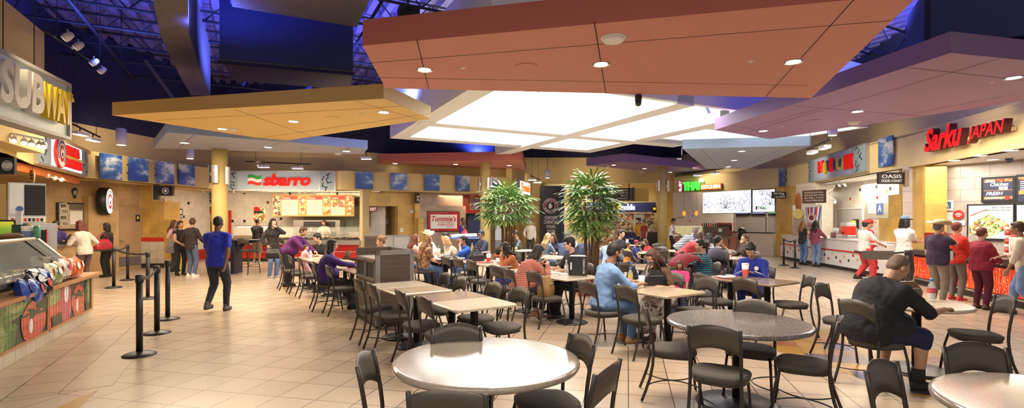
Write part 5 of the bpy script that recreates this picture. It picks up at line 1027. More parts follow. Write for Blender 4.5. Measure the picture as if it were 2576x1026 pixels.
MB().box(0, w, -.04, .04, 0, h).build('board', BLACK, t); MB().box(w, w+.1, -.06, .06, -.06, h+.06).build('bracket', STEEL, t); text('OASIS', 'lettering', PAPER, t, w*.12, w*.88, h*.5, h*.82, -.04, .008, .012); text('FOOD COURT', 'lettering', PAPER, t, w*.12, w*.9, h*.16, h*.38, -.04, .008, .008); MB().box(w, w+1.2, -.03, .03, h*.4, h*.6).build('wall_arm', STEEL, t)
t = thing('blade_sign', 'small black blade sign with white hot dog lettering beside the lotus screen', 'sign', at(1942, 499, 22.0), R(4)); w = 36/FPX*22; h = 17/FPX*22
MB().box(0, w, -.04, .04, 0, h).build('board', BLACK, t); text('Hot Dog', 'lettering', PAPER, t, w*.08, w*.85, h*.5, h*.9, -.04, .008, .01, .1); text('on a STICK', 'lettering', PAPER, t, w*.2, w*.92, h*.12, h*.42, -.04, .008, .01); MB().box(w, w+.5, -.03, .03, h*.3, h*.7).build('wall_arm', STEEL, t)
MB().box(12.2, 12.9, 20.2, 21.6, 0, 3.2).build('wall_hot_dog_end', WTILE, kind='structure')
# ---------------------------------------------------------------- japanese counter
OP = Fac((11.35, 14.75), (11.05, 13.45)); OP.wall('wall_ochre_pier', YTILE, 0, 3.15, th=.5, t1=OP.L); OP.wall('wall_ochre_pier', YTILE, 0, 2.42, t0=-.35, t1=.4, th=.5, off=.12); OP.wall('wall_ochre_pier', YTILE, 0, 1.72, t0=-.75, t1=.2, th=.5, off=.2)
SF2 = Fac((11.1, 14.1), (10.4, 10.2)); sk2 = lambda px: SF2.hit(px)[0]
t0, t1 = sk2(2357), sk2(2566); w = t1-t0; z0 = 3.28
t = thing('shop_sign', 'glowing red channel letters on the cream fascia over the japanese counter', 'sign', SF2.p(t0, z0, .1), SF2.rz)
LR2 = M('bright_red_letter', (.75, .008, .01), .6, var=0, emis=.75, spec=.1); DK = M('letter_return', (.10, .015, .015), .5)
sx2 = lambda px: sk2(px)-t0
text('Sarku', 'lettering', [LR2, DK], t, sx2(2353), sx2(2452), SF2.hit(2400, 374)[1]-z0, SF2.hit(2410, 318)[1]-z0+.06, .0, .16, .035, .35); text('JAPAN', 'lettering', [LR2, DK], t, sx2(2466), sx2(2563), SF2.hit(2510, 352)[1]-z0, SF2.hit(2520, 309)[1]-z0+.02, .0, .16, .02, .25)
MB().box(sx2(2360), sx2(2560), 0, .08, .25, .32).build('raceway', CREAML, t)
KW = Fac((11.25, 14.0), (11.75, 13.6)); KW.wall('wall_sushi_corner', GTILE, 0, 3.2, t0=-.3)
KB = Fac((11.75, 13.6), (13.6, 9.2)); KB.wall('wall_sushi_back', GTILE, 0, 3.2, t0=-.05)
KC = Fac((10.55, 13.3), (9.5, 9.3)); L = KC.L+3
t = thing('serving_counter', 'japanese counter with glowing red lit panels and a dark top', 'counter', KC.A, KC.rz)
q_ = NT('red_bubble_panel', .25, emis=.75); v = q_.obj((0, 0, 0), (26, 1, 3)); n = q_.n('TexNoise'); n.inputs['Scale'].default_value = 1.; n.inputs['Detail'].default_value = 3; q_.l(v, n.inputs['Vector'])
c1 = q_.ramp(n.outputs['Fac'], [(.3, (.25, .01, .005)), (.5, (.5, .03, .01)), (.7, (.8, .16, .04))]); v2 = q_.obj((0, 0, 0), (16, 1, 16)); vo = q_.n('TexVoronoi'); vo.inputs['Scale'].default_value = 1.; q_.l(v2, vo.inputs['Vector'])
RBP = q_.out(q_.mix(q_.math('LESS_THAN', vo.outputs['Distance'], .16), c1, (1, .8, .5)))
MB().box(0, L, .08, .8, 0, .14).build('kick_plate', BASEB, t); MB().box(0, L, .06, .8, .14, .8).build('carcass', BLACK, t)
for a, b_ in ((.05, 1.5), (1.56, 3.0), (3.06, 4.5), (4.56, 6.0)): MB().box(a, b_, .03, .06, .2, .72).build('lit_panel', RBP, t)
MB().box(0, L, .02, .06, .14, .18).build('steel_trim', STEEL, t); MB().box(-.05, L, -.1, .85, .8, .92).build('worktop', GRAN, t); MB().box(0, 1.2, .3, .5, .92, 1.35).build('red_upstand', M('red_laminate', (.3, .02, .015), .4), t)
KM = KB; km = lambda px: KM.hit(px)[0]
def tv(x0, y0, x1, y1, label, off=.0):
    t0, t1 = km(x0), km(x1); zz = KM.hit(x0, y1)[1]; z1 = KM.hit(x0, y0)[1]
    t = thing('menu_screen', label, 'screen', KM.p(t0, zz, off+.07), KM.rz); w, h = t1-t0, z1-zz; MB().box(0, w, 0, .06, 0, h).build('casing', BLACK, t); return t, w, h
NAV2 = M('menu_navy', (.03, .03, .06), .4, var=0, emis=.5); FLM = food('flame_print', [(.7, .08, .02), (.9, .35, .08), (.6, .03, .01), (.85, .2, .05)], 10, .8); OB = M('orange_band', (.85, .22, .04), .4, var=0, emis=.8)
t, w, h = tv(2472, 447, 2559, 510, 'black menu screen advertising extra chicken above the noodle picture')
MB().box(.05, w-.05, -.005, 0, .05, h-.05).build('display', NAV2, t); MB().box(.06, w-.06, -.007, -.005, h*.8, h-.06).build('flame_band', FLM, t); MB().box(.06, w-.06, -.008, -.005, h*.46, h*.475).box(.06, w-.06, -.008, -.005, h*.13, h*.22).build('orange_band', OB, t)
text('Extra', 'lettering', LIT, t, w*.13, w*.42, h*.79, h*.9, -.008, .004, .008, .3); text('Chicken', 'lettering', LIT, t, w*.28, w*.8, h*.63, h*.77, -.008, .004, .008, .3); text('1.49', 'lettering', INK, t, w*.56, w*.74, h*.51, h*.58, -.012, .004, .008); MB().box(w*.53, w*.78, -.011, -.008, h*.49, h*.6).build('price_box', LIT, t); text('FRESH', 'lettering', LIT, t, w*.15, w*.65, h*.28, h*.41, -.008, .004, .01, .3); text('cooking', 'lettering', LIT, t, w*.17, w*.62, h*.13, h*.22, -.012, .004, .008); disc(MB(), .05, -.013, c=(w*.78, h*.17)).build('red_seal', LITR, t)
t, w, h = tv(2560, 440, 2680, 512, 'second black menu screen running off beside the extra chicken one'); MB().box(.04, w-.04, -.005, 0, .05, h-.05).build('display', NAV2, t); MB().box(.05, w-.06, -.008, -.005, h*.82, h-.06).build('flame_band', FLM, t); MB().box(.05, w-.06, -.008, -.005, h*.32, h*.44).build('orange_band', OB, t)
for k_ in range(5): MB().box(.08, w*.8, -.008, -.005, h*(.74-.07*k_), h*(.765-.07*k_)).build('print_line', LIT, t)
NOO = food('noodle_print', [(.75, .6, .35), (.15, .3, .05), (.12, .05, .03), (.8, .7, .5), (.6, .12, .04), (.3, .42, .1), (.7, .5, .2)], 16, .3)
t, w, h = tv(2436, 514, 2556, 602, 'backlit picture of beef noodles under the menu screens'); LB = M('pale_backlit', (.52, .58, .58), .4, var=.05, emis=.3)
MB().box(.04, w-.03, -.005, 0, .04, h-.04).build('backlit_panel', LB, t)
def heap(nm, x0, x1, z0, z1, hump=1.):
    b = MB(); n = 24; vs = [(x0, -.008, z0)]
    for k_ in range(n+1): f_ = k_/n; vs.append((x0+(x1-x0)*f_, -.008, z0+(z1-z0)*(sin(pi*(.12+.8*f_))**.7*hump+.05*sin(17*f_))))
    vs.append((x1, -.008, z0)); b.add(vs, [range(len(vs))]); return b.build(nm, NOO, t)
heap('noodle_heap', w*.06, w*.97, .05, h*.68); text('BEEF TERIYAKI', 'lettering', INK, t, w*.55, w*.93, h*.87, h*.91, -.006, .003); text('CARNE DE RES TERIYAKI', 'lettering', INK, t, w*.36, w*.93, h*.80, h*.84, -.006, .003); MB().add([(.08, -.012, h*.66), (.08, -.012, h*.69), (w*.45, -.012, h*.86), (w*.45, -.012, h*.845)], [(0, 3, 2, 1)]).build('chopsticks_print', M('chopstick_red', (.4, .1, .04), .4), t); MB().add([(w*.45, -.011, .05), (w*.97, -.011, .05), (w*.97, -.011, h*.42), (w*.85, -.011, h*.3)], [(0, 1, 2, 3)]).build('plate_edge', LB, t)
t, w, h = tv(2558, 512, 2690, 606, 'second backlit food picture at the picture edge'); MB().box(.03, w-.03, -.005, 0, .04, h-.04).build('backlit_panel', LB, t); heap('noodle_heap', w*.04, w*.9, .05, h*.72)
for i, (x0, y0, x1, y1, nm) in enumerate(((2342, 504, 2365, 531, 'grey paper certificate'), (2335, 535, 2364, 555, 'framed green seal certificate'), (2368, 534, 2399, 556, 'white licence sheet'))):
    poster(KB if x0 > 2366 else Fac((11.3, 13.75), (11.75, 13.4)), x0, y0, x1, y1, '%s on the grey tiled wall of the japanese counter' % nm, [PAPER, M('seal_print', (.5, .55, .5), .5, var=.2), PAPER][i], GREYB if i == 1 else None)
rating(KB, 2368, 504, 2399, 530, 'blue letter A card on the grey tiled wall')
t = thing('round_notice', 'red octagon notice with white words on the grey tiled wall', 'notice', KB.p(*KB.hit(2413, 540), .03), KB.rz); b = MB().add([(.13*cos(pi/8+pi*k_/4), -.005, .13*sin(pi/8+pi*k_/4)) for k_ in range(8)], [range(8)]); b.build('octagon', REDP, t); MB().box(-.05, .05, -.008, -.005, .03, .05).box(-.08, .08, -.008, -.005, -.01, .01).box(-.04, .04, -.008, -.005, -.05, -.03).build('print_line', PAPER, t); MB().box(-.16, .14, -.003, .0, -.28, -.16).build('paper_strip', PAPER, t)
for i, (px, py, z) in enumerate(((2401, 403, 3.15), (2468, 391, 3.15), (2497, 401, 3.15), (2545, 378, 3.15))): downlight(atz(px, py, z), 'round recessed light in the white soffit over the japanese counter, %s along' % ['first', 'second', 'third', 'fourth'][i], 'lights in the japanese soffit', .26)
t = thing('dome_camera', 'small black dome camera under the white soffit of the japanese counter', 'security camera', atz(2538, 397, 3.15)); MB().lathe([(.08, -.02), (.1, 0)], 16).build('base_ring', WHITEG, t); MB().ball((0, 0, -.04), .075, 12).build('dome', BLACK, t)
for i, (px, y0, y1, c) in enumerate(((2484, 576, 640, 0), (2500, 582, 642, 0))):
    p = KC.p(KC.hit(px)[0], .92, -.35); o = thing('cup_stack', 'tall stack of red and white paper cups, %s' % ['the taller before the noodle picture', 'the shorter one beside it'][i], 'cup stack', p); hh = .62-.08*i
    b = MB(); n = 7
    for k_ in range(n): b.lathe([(.05, k_*hh/n), (.062, (k_+1)*hh/n), (.05, (k_+1)*hh/n)], 14, mi=k_ % 2)
    b.build('cup_rims', [M('pink_white_cup', (.75, .6, .55), .4), M('cup_red', (.55, .06, .04), .4)], o)
t = thing('tray_rack', 'white and steel tray rack on the japanese counter', 'rack', KC.p(KC.hit(2535)[0], .92, -.3), KC.rz)
for k_ in range(6): MB().box(-.28+.06*k_, -.24+.06*k_, -.12, .2, 0, .42).build('tray', WHITEG, t)
MB().prism([(.12, -.15), (.2, -.15), (.5, -.15), (.2, .25), (.12, .25)], .0, .03).build('base', STEEL, t); MB().tube([(.14, -.12, 0), (.4, -.12, .55)], .02, 6).build('slanted_frame', STEEL, t)
t = thing('card_stand', 'clear acrylic notice stand on the japanese counter', 'notice stand', KC.p(KC.hit(2410)[0], .92, -.3), KC.rz); MB().box(-.2, .2, -.01, .0, .02, .42).build('notice_sheet', M('grey_sheet', (.4, .36, .34), .4, var=.3, scale=14), t); MB().box(-.21, .21, -.1, .06, 0, .02).build('base', GLASS, t)
# ================================================================ FURNITURE
def terrazzo(name, base, specks, rough=.17, sc=240):
    q = NT(name, rough, coat=.25); v = q.obj(); w = q.n('TexVoronoi'); w.inputs['Scale'].default_value = sc; q.l(v, w.inputs['Vector'])
    s_ = q.n('SeparateColor'); q.l(w.outputs['Color'], s_.inputs[0]); n = len(specks)
    c = q.ramp(s_.outputs[0], [(0, base)]+[(.55+.45*i/n, k) for i, k in enumerate(specks)], True)
    nn = q.n('TexNoise'); nn.inputs['Scale'].default_value = 3; q.l(v, nn.inputs['Vector'])
    return q.out(q.mix(1., c, q.ramp(nn.outputs['Fac'], [(.3, (.9,)*3), (.7, (1.08,)*3)]), 'MULTIPLY'))
TOPS = {'beige': terrazzo('beige_terrazzo', (.56, .45, .32), [(.62, .51, .38), (.49, .38, .27), (.40, .30, .22)]),
        'cream': terrazzo('cream_terrazzo', (.64, .56, .45), [(.69, .62, .51), (.57, .49, .39), (.48, .40, .32)]),
        'brown': terrazzo('brown_terrazzo', (.36, .27, .19), [(.42, .32, .23), (.30, .22, .16), (.22, .16, .12)]),
        'grey': terrazzo('grey_granite', (.12, .10, .095), [(.24, .21, .2), (.06, .05, .055), (.33, .29, .28)], .16, 240),
        'pale': terrazzo('pale_terrazzo', (.34, .285, .235), [(.40, .34, .29), (.28, .23, .19), (.22, .18, .15)], .13, 300)}
TMET = M('table_base_metal', (.022, .02, .024), .4, .2, var=.1)
CMET = M('chair_metal', (.045, .038, .035), .42, .35, var=.12, scale=20); CFAB = M('charcoal_upholstery', (.078, .067, .058), .85, var=.35, scale=120, bump=.4, bscale=180)
CBACK = M('bronze_backrest', (.088, .074, .064), .42, .35, var=.08, scale=10)
def pedestal(t, x, y, r, h=.72, ns='pedestal'):
    MB().lathe([(.045, .03), (.045, h), (.12, h+.004)], 16, (x, y, 0)).build('pedestal_post', TMET, t)
    MB().lathe([(r, 0), (r, .012), (r*.85, .028), (.09, .045), (.05, .06)], 28, (x, y, 0)).build('pedestal_base', TMET, t)
def rect_table_proto(m):
    t = thing('square_table', 'x', 'table')
    MB().bbox(-.38, .38, -.305, .305, .722, .757, .035, n=4).build('tabletop', m, t); pedestal(t, 0, 0, .26); return Proto(t)
def round_table_proto(m, r=.62):
    t = thing('round_table', 'x', 'table'); MB().lathe([(r-.02, .715), (r-.004, .722), (r, .738), (r-.006, .752), (r-.02, .757), (r-.03, .757)], 56).build('tabletop', m, t); pedestal(t, 0, 0, .36); return Proto(t)
RT = {k: rect_table_proto(m) for k, m in TOPS.items() if k not in ('pale', 'grey')}
RO = {'pale': round_table_proto(TOPS['pale']), 'grey': round_table_proto(TOPS['grey']), 'cream': round_table_proto(TOPS['cream'], .5), 'beige': round_table_proto(TOPS['beige'], .6)}
def arcpts(f, n): return [f(i/n) for i in range(n+1)]
def chair_proto(stool=False):
    t = thing('bar_stool' if stool else 'dining_chair', 'x', 'stool' if stool else 'chair'); dz = .29 if stool else 0.
    # cushion: rounded, wider at the front
    pts = []
    for k in range(28):
        a = 2*pi*k/28; c, s_ = cos(a), sin(a); r = (abs(c)**3.2+abs(s_)**3.2)**(-1/3.2); x = .215*r*c; y = .205*r*s_; pts.append((x*(1+.12*y/.2), y))
    b = MB(); n = 28
    rings = [(.97, .43), (1., .44), (1.015, .452), (1., .466), (.93, .477), (.75, .483)]
    vs = [(x*k, y*k, z+dz) for k, z in rings for x, y in pts]
    b.add(vs, [(i*n+k, i*n+(k+1) % n, (i+1)*n+(k+1) % n, (i+1)*n+k) for i in range(len(rings)-1) for k in range(n)], 0, True); b.add([(x*.75, y*.75, .483+dz) for x, y in pts], [list(range(n))], 0, True); b.build('seat_cushion', CFAB, t)
    MB().prism([(x*.96, y*.96) for x, y in pts], .405+dz, .432+dz).build('seat_frame', CMET, t)
    def rear(sx):
        if stool: q = [(0, -.29), (.3, -.24), (.55, -.205), (.72, -.195), (.80, -.20), (.95, -.225), (1.10, -.25)]
        else: q = [(0, -.30), (.10, -.262), (.22, -.222), (.34, -.198), (.44, -.19), (.52, -.193), (.62, -.205), (.74, -.225), (.865, -.25)]
        return [(sx*(.185+.012*(1-min(1, z/.45))), y, z) for z, y in q]
    for sx in (-1, 1):
        p = rear(sx); MB().tube(p, .0135, 9).build('rear_leg', CMET, t)
        q = [(sx*.205, .235, 0), (sx*.198, .215, .15), (sx*.19, .195, .3), (sx*.18, .165, .42)] if not stool else [(sx*.21, .27, 0), (sx*.2, .23, .3), (sx*.18, .17, .71)]
        b = MB().tube(q, .0125, 9); b.build('front_leg', CMET, t)
        for c in (p[0], q[0]): MB().lathe([(.017, 0), (.015, .012)], 10, (c[0], c[1], 0)).build('glide', STEEL, t)
    # backrest: sheet bent round the sitter, arched at the top and hollowed below
    b = MB(); n = 14; z0, zt = (.655, .862) if not stool else (.90, 1.10)
    vs = []
    for lay, off in ((0, 0), (1, -.006)):
        for k in range(n+1):
            f_ = -1+2*k/n; x = .178*f_; zb = z0+.045*(1-f_*f_)*1.3; ztop = zt-.012+.042*(1-f_*f_)
            for g in (0, .33, .66, 1):
                z = zb+(ztop-zb)*g; yy = -.205-(z-(.62+ (.24 if stool else 0)))*.185-.03*(1-f_*f_); vs.append((x, yy+off, z))
    m_ = 4*(n+1); fs = []
    for k in range(n):
        for g in range(3):
            i = 4*k+g; fs += [(i, i+1, i+5, i+4), (m_+i, m_+i+4, m_+i+5, m_+i+1)]
        fs += [(4*k, 4*k+4, m_+4*k+4, m_+4*k), (4*k+3, m_+4*k+3, m_+4*k+7, 4*k+7)]
    b.add(vs, fs, 0, True); b.build('backrest', CBACK, t)
    # two bowed stretcher rods that touch in the middle
    if not stool:
        for sx in (-1, 1):
            pts = arcpts(lambda u: (sx*(.196-.19*sin(pi*u)**.75), .218-.462*u, .155), 18); MB().tube(pts, .006, 6).build('stretcher', CMET, t)
    else:
        for p, q in (((-.2, .245, .22), (.2, .245, .22)), ((-.2, .245, .3), (-.19, -.24, .3)), ((.2, .245, .3), (.19, -.24, .3)), ((-.19, -.25, .25), (.19, -.25, .25))): MB().tube([p, q], .009, 6).build('stretcher', CMET, t)
    return Proto(t)
CH, ST = chair_proto(), chair_proto(True)
G_CH = 'dark metal dining chairs'
def chair(x, y, deg, where):
    return CH.put((x, y, 0), R(deg)-pi/2, 'dark chair '+where, 'chair', G_CH)
TB = R(33); bv = Vector((cos(TB), sin(TB), 0)); av = Vector((-sin(TB), cos(TB), 0))
TABLES = {}
def table(key, x, y, kind, phrase, sides='LR', dl=.47, dr=.47, group='square tables in rows'):
    RT[kind].put((x, y, 0), TB, 'square %s topped table, the %s' % (kind, phrase), 'table', group); TABLES[key] = Vector((x, y, 0))
    if 'L' in sides: c = Vector((x, y, 0))-bv*dl; chair(c.x, c.y, 33+random.uniform(-5, 5), 'on the pizza side of the '+phrase)
    if 'R' in sides: c = Vector((x, y, 0))+bv*dr; chair(c.x, c.y, 213+random.uniform(-6, 6), 'on the japanese side of the '+phrase)
table('A1', -1.27, 6.70, 'beige', 'nearer of two beside the big bin station', dl=.36, dr=.4)
table('A2', -1.60, 7.21, 'cream', 'farther of two beside the big bin station', dl=.36, dr=.44)
table('B1', -.42, 5.60, 'cream', 'nearer of two behind the pale round table', dl=.36, dr=.36)
table('B2', -.73, 6.10, 'brown', 'farther of two behind the pale round table', dl=.4, dr=.34)
table('C1', 2.02, 6.53, 'beige', 'empty end of the black handbag row', dl=.5, dr=.55)
table('C2', 1.70, 7.06, 'beige', 'one carrying the black handbag', dl=.6, dr=.6)
table('D1', .98, 8.24, 'cream', 'one carrying the black paper bag', dl=.52, dr=.62)
table('D2', .65, 8.76, 'cream', 'middle one of the paper bag row', dl=.6, dr=.62)
table('D3', .32, 9.28, 'cream', 'far end of the paper bag row', dl=.5, dr=.5)
table('E1', -.19, 10.42, 'cream', 'near end of the red tray row', dl=.5, dr=.5)
table('E2', -.52, 10.94, 'cream', 'middle one of the red tray row', dl=.5, dr=.5)
table('E3', -.85, 11.46, 'cream', 'far end of the red tray row', dl=.5, dr=.55)
table('F1', -1.62, 12.4, 'cream', 'one before the flowered blouse woman', dl=.6, dr=.6)
table('F2', -1.95, 12.92, 'cream', 'one before the striped pink top', dl=.6, dr=.6)
table('F3', -2.28, 13.44, 'cream', 'one before the green shirt woman', dl=.6, dr=.6)
table('G1', -1.1, 14.7, 'cream', 'one before the man in dark glasses', dl=.6, dr=.6)
table('H1', -2.62, 9.28, 'beige', 'near end of the cola bottle row', dl=.5, sides='L')
table('H2', -2.95, 9.8, 'beige', 'one carrying the red cola bottle', dl=.62, sides='L')
table('H3', -3.28, 10.32, 'beige', 'empty one next to the purple jacket', dl=.6, sides='R')
table('H4', -3.6, 10.85, 'cream', 'far end of the cola bottle row', dl=.6, sides='R')
table('I1', -3.98, 11.25, 'beige', 'near end of the baby bottle row', dl=.48, dr=.5, sides='L')
table('I2', -4.45, 11.85, 'beige', 'middle of the baby bottle row', dl=.48, dr=.5, sides='L')
table('I3', -4.92, 12.45, 'beige', 'one carrying the blue baby bottle', dl=.5, dr=.6)
table('J1', 3.86, 7.60, 'brown', 'near half of the tray and phone pair', sides='')
table('J2', 3.53, 8.12, 'brown', 'far half of the tray and phone pair', sides='R', dr=.72)
chair(3.42, 7.06, 30, 'with its back to the pale floor before the tray and phone pair'); chair(3.08, 7.62, 18, 'at the outer end of the tray and phone pair'); chair(4.08, 7.35, 172, 'alone on the aisle side of the tray and phone pair')
table('K1', 5.4, 12.4, 'cream', 'one carrying the farthest red tray', dl=.6, dr=.7)
table('K2', 5.07, 12.92, 'cream', 'one behind the farthest red tray', dl=.6, dr=.6)
table('L1', 3.75, 14.5, 'cream', 'one before the child in orange', dl=.55, dr=.6)
table('L2', 5.0, 15.3, 'cream', 'one behind the striped woman with the stroller', dl=.55, dr=.6)
table('M1', 6.75, 17.9, 'cream', 'one carrying the blue gift bag', dl=.55, dr=.6)
table('N1', 1.15, 12.4, 'cream', 'nearer of two between the potted palms', dl=.55, dr=.6)
table('N2', .82, 12.92, 'cream', 'farther of two between the potted palms', dl=.6, dr=.6)
table('O1', .35, 15.4, 'cream', 'one behind the palm in the terracotta planter', dl=.55, dr=.55)
table('P1', 2.7, 16.2, 'cream', 'one behind the tall palm', dl=.55, dr=.6)
table('Q1', 4.3, 18.6, 'cream', 'one nearest the phone kiosk', dl=.55, dr=.6)
def rtable(k, x, y, label): RO[k].put((x, y, 0), 0, label, 'table', 'round tables')
rtable('pale', -.17, 3.36, 'large round pale table shining under the skylight, nearest of all'); rtable('grey', 2.06, 4.6, 'large round grey granite table with four empty chairs'); rtable('cream', 4.52, 5.62, 'round pale table where the man in black sits'); 
RO['pale'].put((2.83, 2.45, 0), .6, 'round speckled table cut off by the lower corner of the view', 'table', 'round tables')
rtable('beige', 2.85, 10.0, 'round grey beige table before the striped turquoise woman')
for x, y, d, w in ((-.62, 3.0, 2, 'seen edge on at the pizza side of the nearest round table'), (-.29, 2.62, 86, 'with its back to us before the nearest round table'), (.33, 2.95, 147, 'tilted away at the near japanese side of the nearest round table'), (.24, 3.38, 198, 'tucked under the nearest round table on its japanese side'), (-.36, 3.57, 284, 'on the far side of the nearest round table'),
                   (1.66, 4.02, 58, 'with its back to us before the grey granite table'), (2.49, 4.3, 148, 'turned sideways on the aisle side of the grey granite table'), (1.53, 4.78, -12, 'on the pizza side of the grey granite table'), (2.27, 4.78, 237, 'behind the grey granite table'),
                   (3.67, 5.1, 18, 'carrying the heavy man in black'), (4.05, 6.15, -55, 'empty behind the man in black'), (4.96, 5.38, 160, 'empty across the table from the man in black'), (2.2, 2.6, -58, 'with a rounded back beside the speckled corner table'), (2.95, 2.98, 265, 'behind the speckled corner table'),
                   (2.3, 9.45, 40, 'with a broad back before the round table of the turquoise woman'), (2.15, 9.95, 5, 'edge on beside the round table of the turquoise woman'), (3.62, 9.5, 180, 'carrying the turquoise striped woman'), (3.0, 8.9, 60, 'empty behind the black handbag'), (3.25, 8.35, 150, 'between the stroller and the floral skirt'),
                   (3.2, 13.4, 40, 'behind the child in orange'), (3.9, 13.6, 120, 'pale backed beside the child in orange'), (2.85, 12.6, 0, 'of a pair behind the tall palm, nearer'), (2.9, 13.6, 10, 'of a pair behind the tall palm, farther'), (4.55, 13.0, 200, 'facing the pizza shop behind the floral skirt'), (5.9, 15.0, 150, 'near the stroller by the thai counter'), (6.1, 16.8, 60, 'with its back to us near the blue gift bag'), (5.0, 17.3, 80, 'with its back to us near the phone kiosk')):
    chair(x, y, d, w)
for x, y, d, w in ((-8.15, 15.55, 80, 'nearer of two dark bar stools at the tall table'), (-7.6, 16.6, 85, 'farther of two dark bar stools by the pizza counter')):
    ST.put((x, y, 0), R(d)-pi/2, w+' with metal back', 'stool', 'bar stools')
t = thing('tall_table', 'tall dark navy bar table with a curved side by the thick column', 'table', (-8.75, 15.9, 0), R(5)); NB = M('navy_laminate', (.02, .025, .06), .4)
MB().bbox(-.05, .85, -.3, .3, 1.02, 1.06, .04).build('tabletop', NB, t); MB().box(-.02, .1, -.28, .28, 0, 1.02).build('side_leg', NB, t); MB().prism([(0, .35), (.1, .35), (.14, .7), (.3, .9), (.75, 1.02), (0, 1.02)], -.02, .02).build('curved_brace', NB, t).rotation_euler.x = pi/2
# ---------------------------------------------------------------- bin stations
LAM = NT('dark_wood_laminate', .5); v = LAM.obj((0, 0, 0), (1, 1, 26)); n = LAM.n('TexNoise'); n.inputs['Scale'].default_value = 2.2; n.inputs['Detail'].default_value = 4; LAM.l(v, n.inputs['Vector']); LAM = LAM.out(LAM.ramp(n.outputs['Fac'], [(.3, (.045, .03, .024)), (.7, (.11, .08, .062))]))
GLAM = NT('grey_wood_laminate', .5); v = GLAM.obj((0, 0, 0), (1, 1, 26)); n = GLAM.n('TexNoise'); n.inputs['Scale'].default_value = 2.2; n.inputs['Detail'].default_value = 4; GLAM.l(v, n.inputs['Vector']); GLAM = GLAM.out(GLAM.ramp(n.outputs['Fac'], [(.3, (.22, .21, .21)), (.7, (.36, .35, .35))]))
EDGE = M('brushed_edge_trim', (.25, .235, .225), .4, .4)
def bins(x, y, rz, w, d, label, front, mid=True):
    t = thing('bin_station', label, 'bin station', (x, y, 0), rz)
    MB().box(.02, w-.01, .03, d, .05, 1.05).build('carcass', GREYB, t); MB().box(.0, w, .0, d, 0, .05).build('plinth', BASEB, t)
    MB().box(.07, w-.07, .0, .03, .06, 1.13).build('end_panel', front, t); b = MB().box(0, .07, -.01, .035, .03, 1.2).box(w-.07, w, -.01, .035, .03, 1.2).box(0, w, -.01, .035, 1.13, 1.2); b.build('end_panel_frame', EDGE, t)
    MB().box(.0, w, d-.03, d+.01, .05, 1.2).build('back_panel', front, t); MB().box(w-.03, w, .03, d, 1.05, 1.2).build('tray_rail', EDGE, t); MB().box(0, w, .03, d, 1.05, 1.07).build('tray_shelf', STEEL, t)
    k = 2 if d > .9 else 1; s_ = (d-.06)/k
    for i in range(k):
        y0 = .04+i*s_; MB().box(.0, .025, y0+.02, y0+s_-.02, .06, .72).build('bin_door', LAM, t)
        MB().box(-.004, .03, y0, y0+.05, .74, 1.04).box(-.004, .03, y0+s_-.05, y0+s_, .74, 1.04).box(-.004, .03, y0, y0+s_, 1.0, 1.05).box(-.004, .03, y0, y0+s_, .72, .76).build('opening_frame', EDGE, t); MB().box(.012, .028, y0+.05, y0+s_-.05, .76, 1.0).build('dark_opening', INK, t)
        MB().ball((-.012, y0+s_-.08, .5), .014, 8).build('door_knob', STEEL, t)
    return t
bins(-2.11, 7.78, R(32), .62, 1.12, 'big dark wood bin station with two openings beside the beige tables', LAM)
t = thing('partition_screen', 'low grey wood screen with a dark side near the exit alcove', 'screen', (-4.15, 15.6, 0), R(4)); MB().box(0, .46, 0, .05, .08, 1.17).build('first_leaf', GLAM, t); MB().box(.48, .95, 0, .05, .08, 1.17).build('second_leaf', GLAM, t); MB().box(-.42, -.04, .0, .5, .05, 1.16).build('dark_side', LAM, t); MB().box(-.04, 0, -.01, .06, 0, 1.2).box(.45, .49, -.01, .06, 0, 1.2).box(.94, .98, -.01, .06, 0, 1.2).box(-.44, .98, -.01, .06, 1.17, 1.21).build('frame', EDGE, t)
# ---------------------------------------------------------------- queue posts
def stanchion(x, y, where, belt=None, rz=0.):
    t = thing('queue_post', 'black queue barrier post '+where, 'barrier post', (x, y, 0), rz, 'queue barrier posts')
    MB().lathe([(.18, 0), (.18, .012), (.14, .03), (.05, .05)], 28).build('base', BLACK, t); MB().lathe([(.036, .04), (.036, .96)], 18).build('post', BLACK, t); MB().lathe([(.042, .9), (.044, .92), (.044, .99), (.03, 1.0)], 18).build('belt_head', BLACK, t)
    if belt:
        d = Vector((belt[0]-x, belt[1]-y, 0)); b = MB(); n = 10; vs = []; s_ = d.normalized().cross(Vector((0, 0, 1)))*.002
        for k in range(n+1):
            f_ = .05/d.length+(1-.1/d.length)*k/n; p = d*f_; sag = -.05*sin(pi*k/n)
            for q, zz in ((-s_, .93), (s_, .93), (s_, .975), (-s_, .975)): vs.append(p+q+Vector((0, 0, zz+sag)))
        b.add(vs, [(4*k+i, 4*k+(i+1) % 4, 4*k+4+(i+1) % 4, 4*k+4+i) for k in range(n) for i in range(4)]); b.build('belt', BELT, t)
    return t
BELT = M('grey_webbing', (.05, .05, .06), .6, var=.1)
stanchion(-4.63, 6.25, 'nearest to us in the sandwich lane', (-5.26, 7.45)); stanchion(-5.26, 7.45, 'second nearest in the sandwich lane'); stanchion(-5.82, 8.5, 'third nearest in the sandwich lane'); stanchion(-7.75, 10.7, 'beside the walking man, behind the nearest three', (-9.86, 12.45)); stanchion(-9.86, 12.45, 'before the woman with the red handbag', (-11.2, 13.0)); stanchion(-10.7, 14.0, 'in front of the tan service door', (-9.86, 12.45))
stanchion(9.85, 17.5, 'nearer of two beside the hot dog counter', (10.0, 18.5)); stanchion(10.0, 18.5, 'farther of two beside the hot dog counter'); t = stanchion(8.87, 11.3, 'before the man in the white shirt', (7.9, 11.7))
stanchion(6.6, 19.2, 'behind the blue gift bag table'); stanchion(8.2, 19.0, 'near the grey shirt woman by the thai shop', (6.6, 19.2))
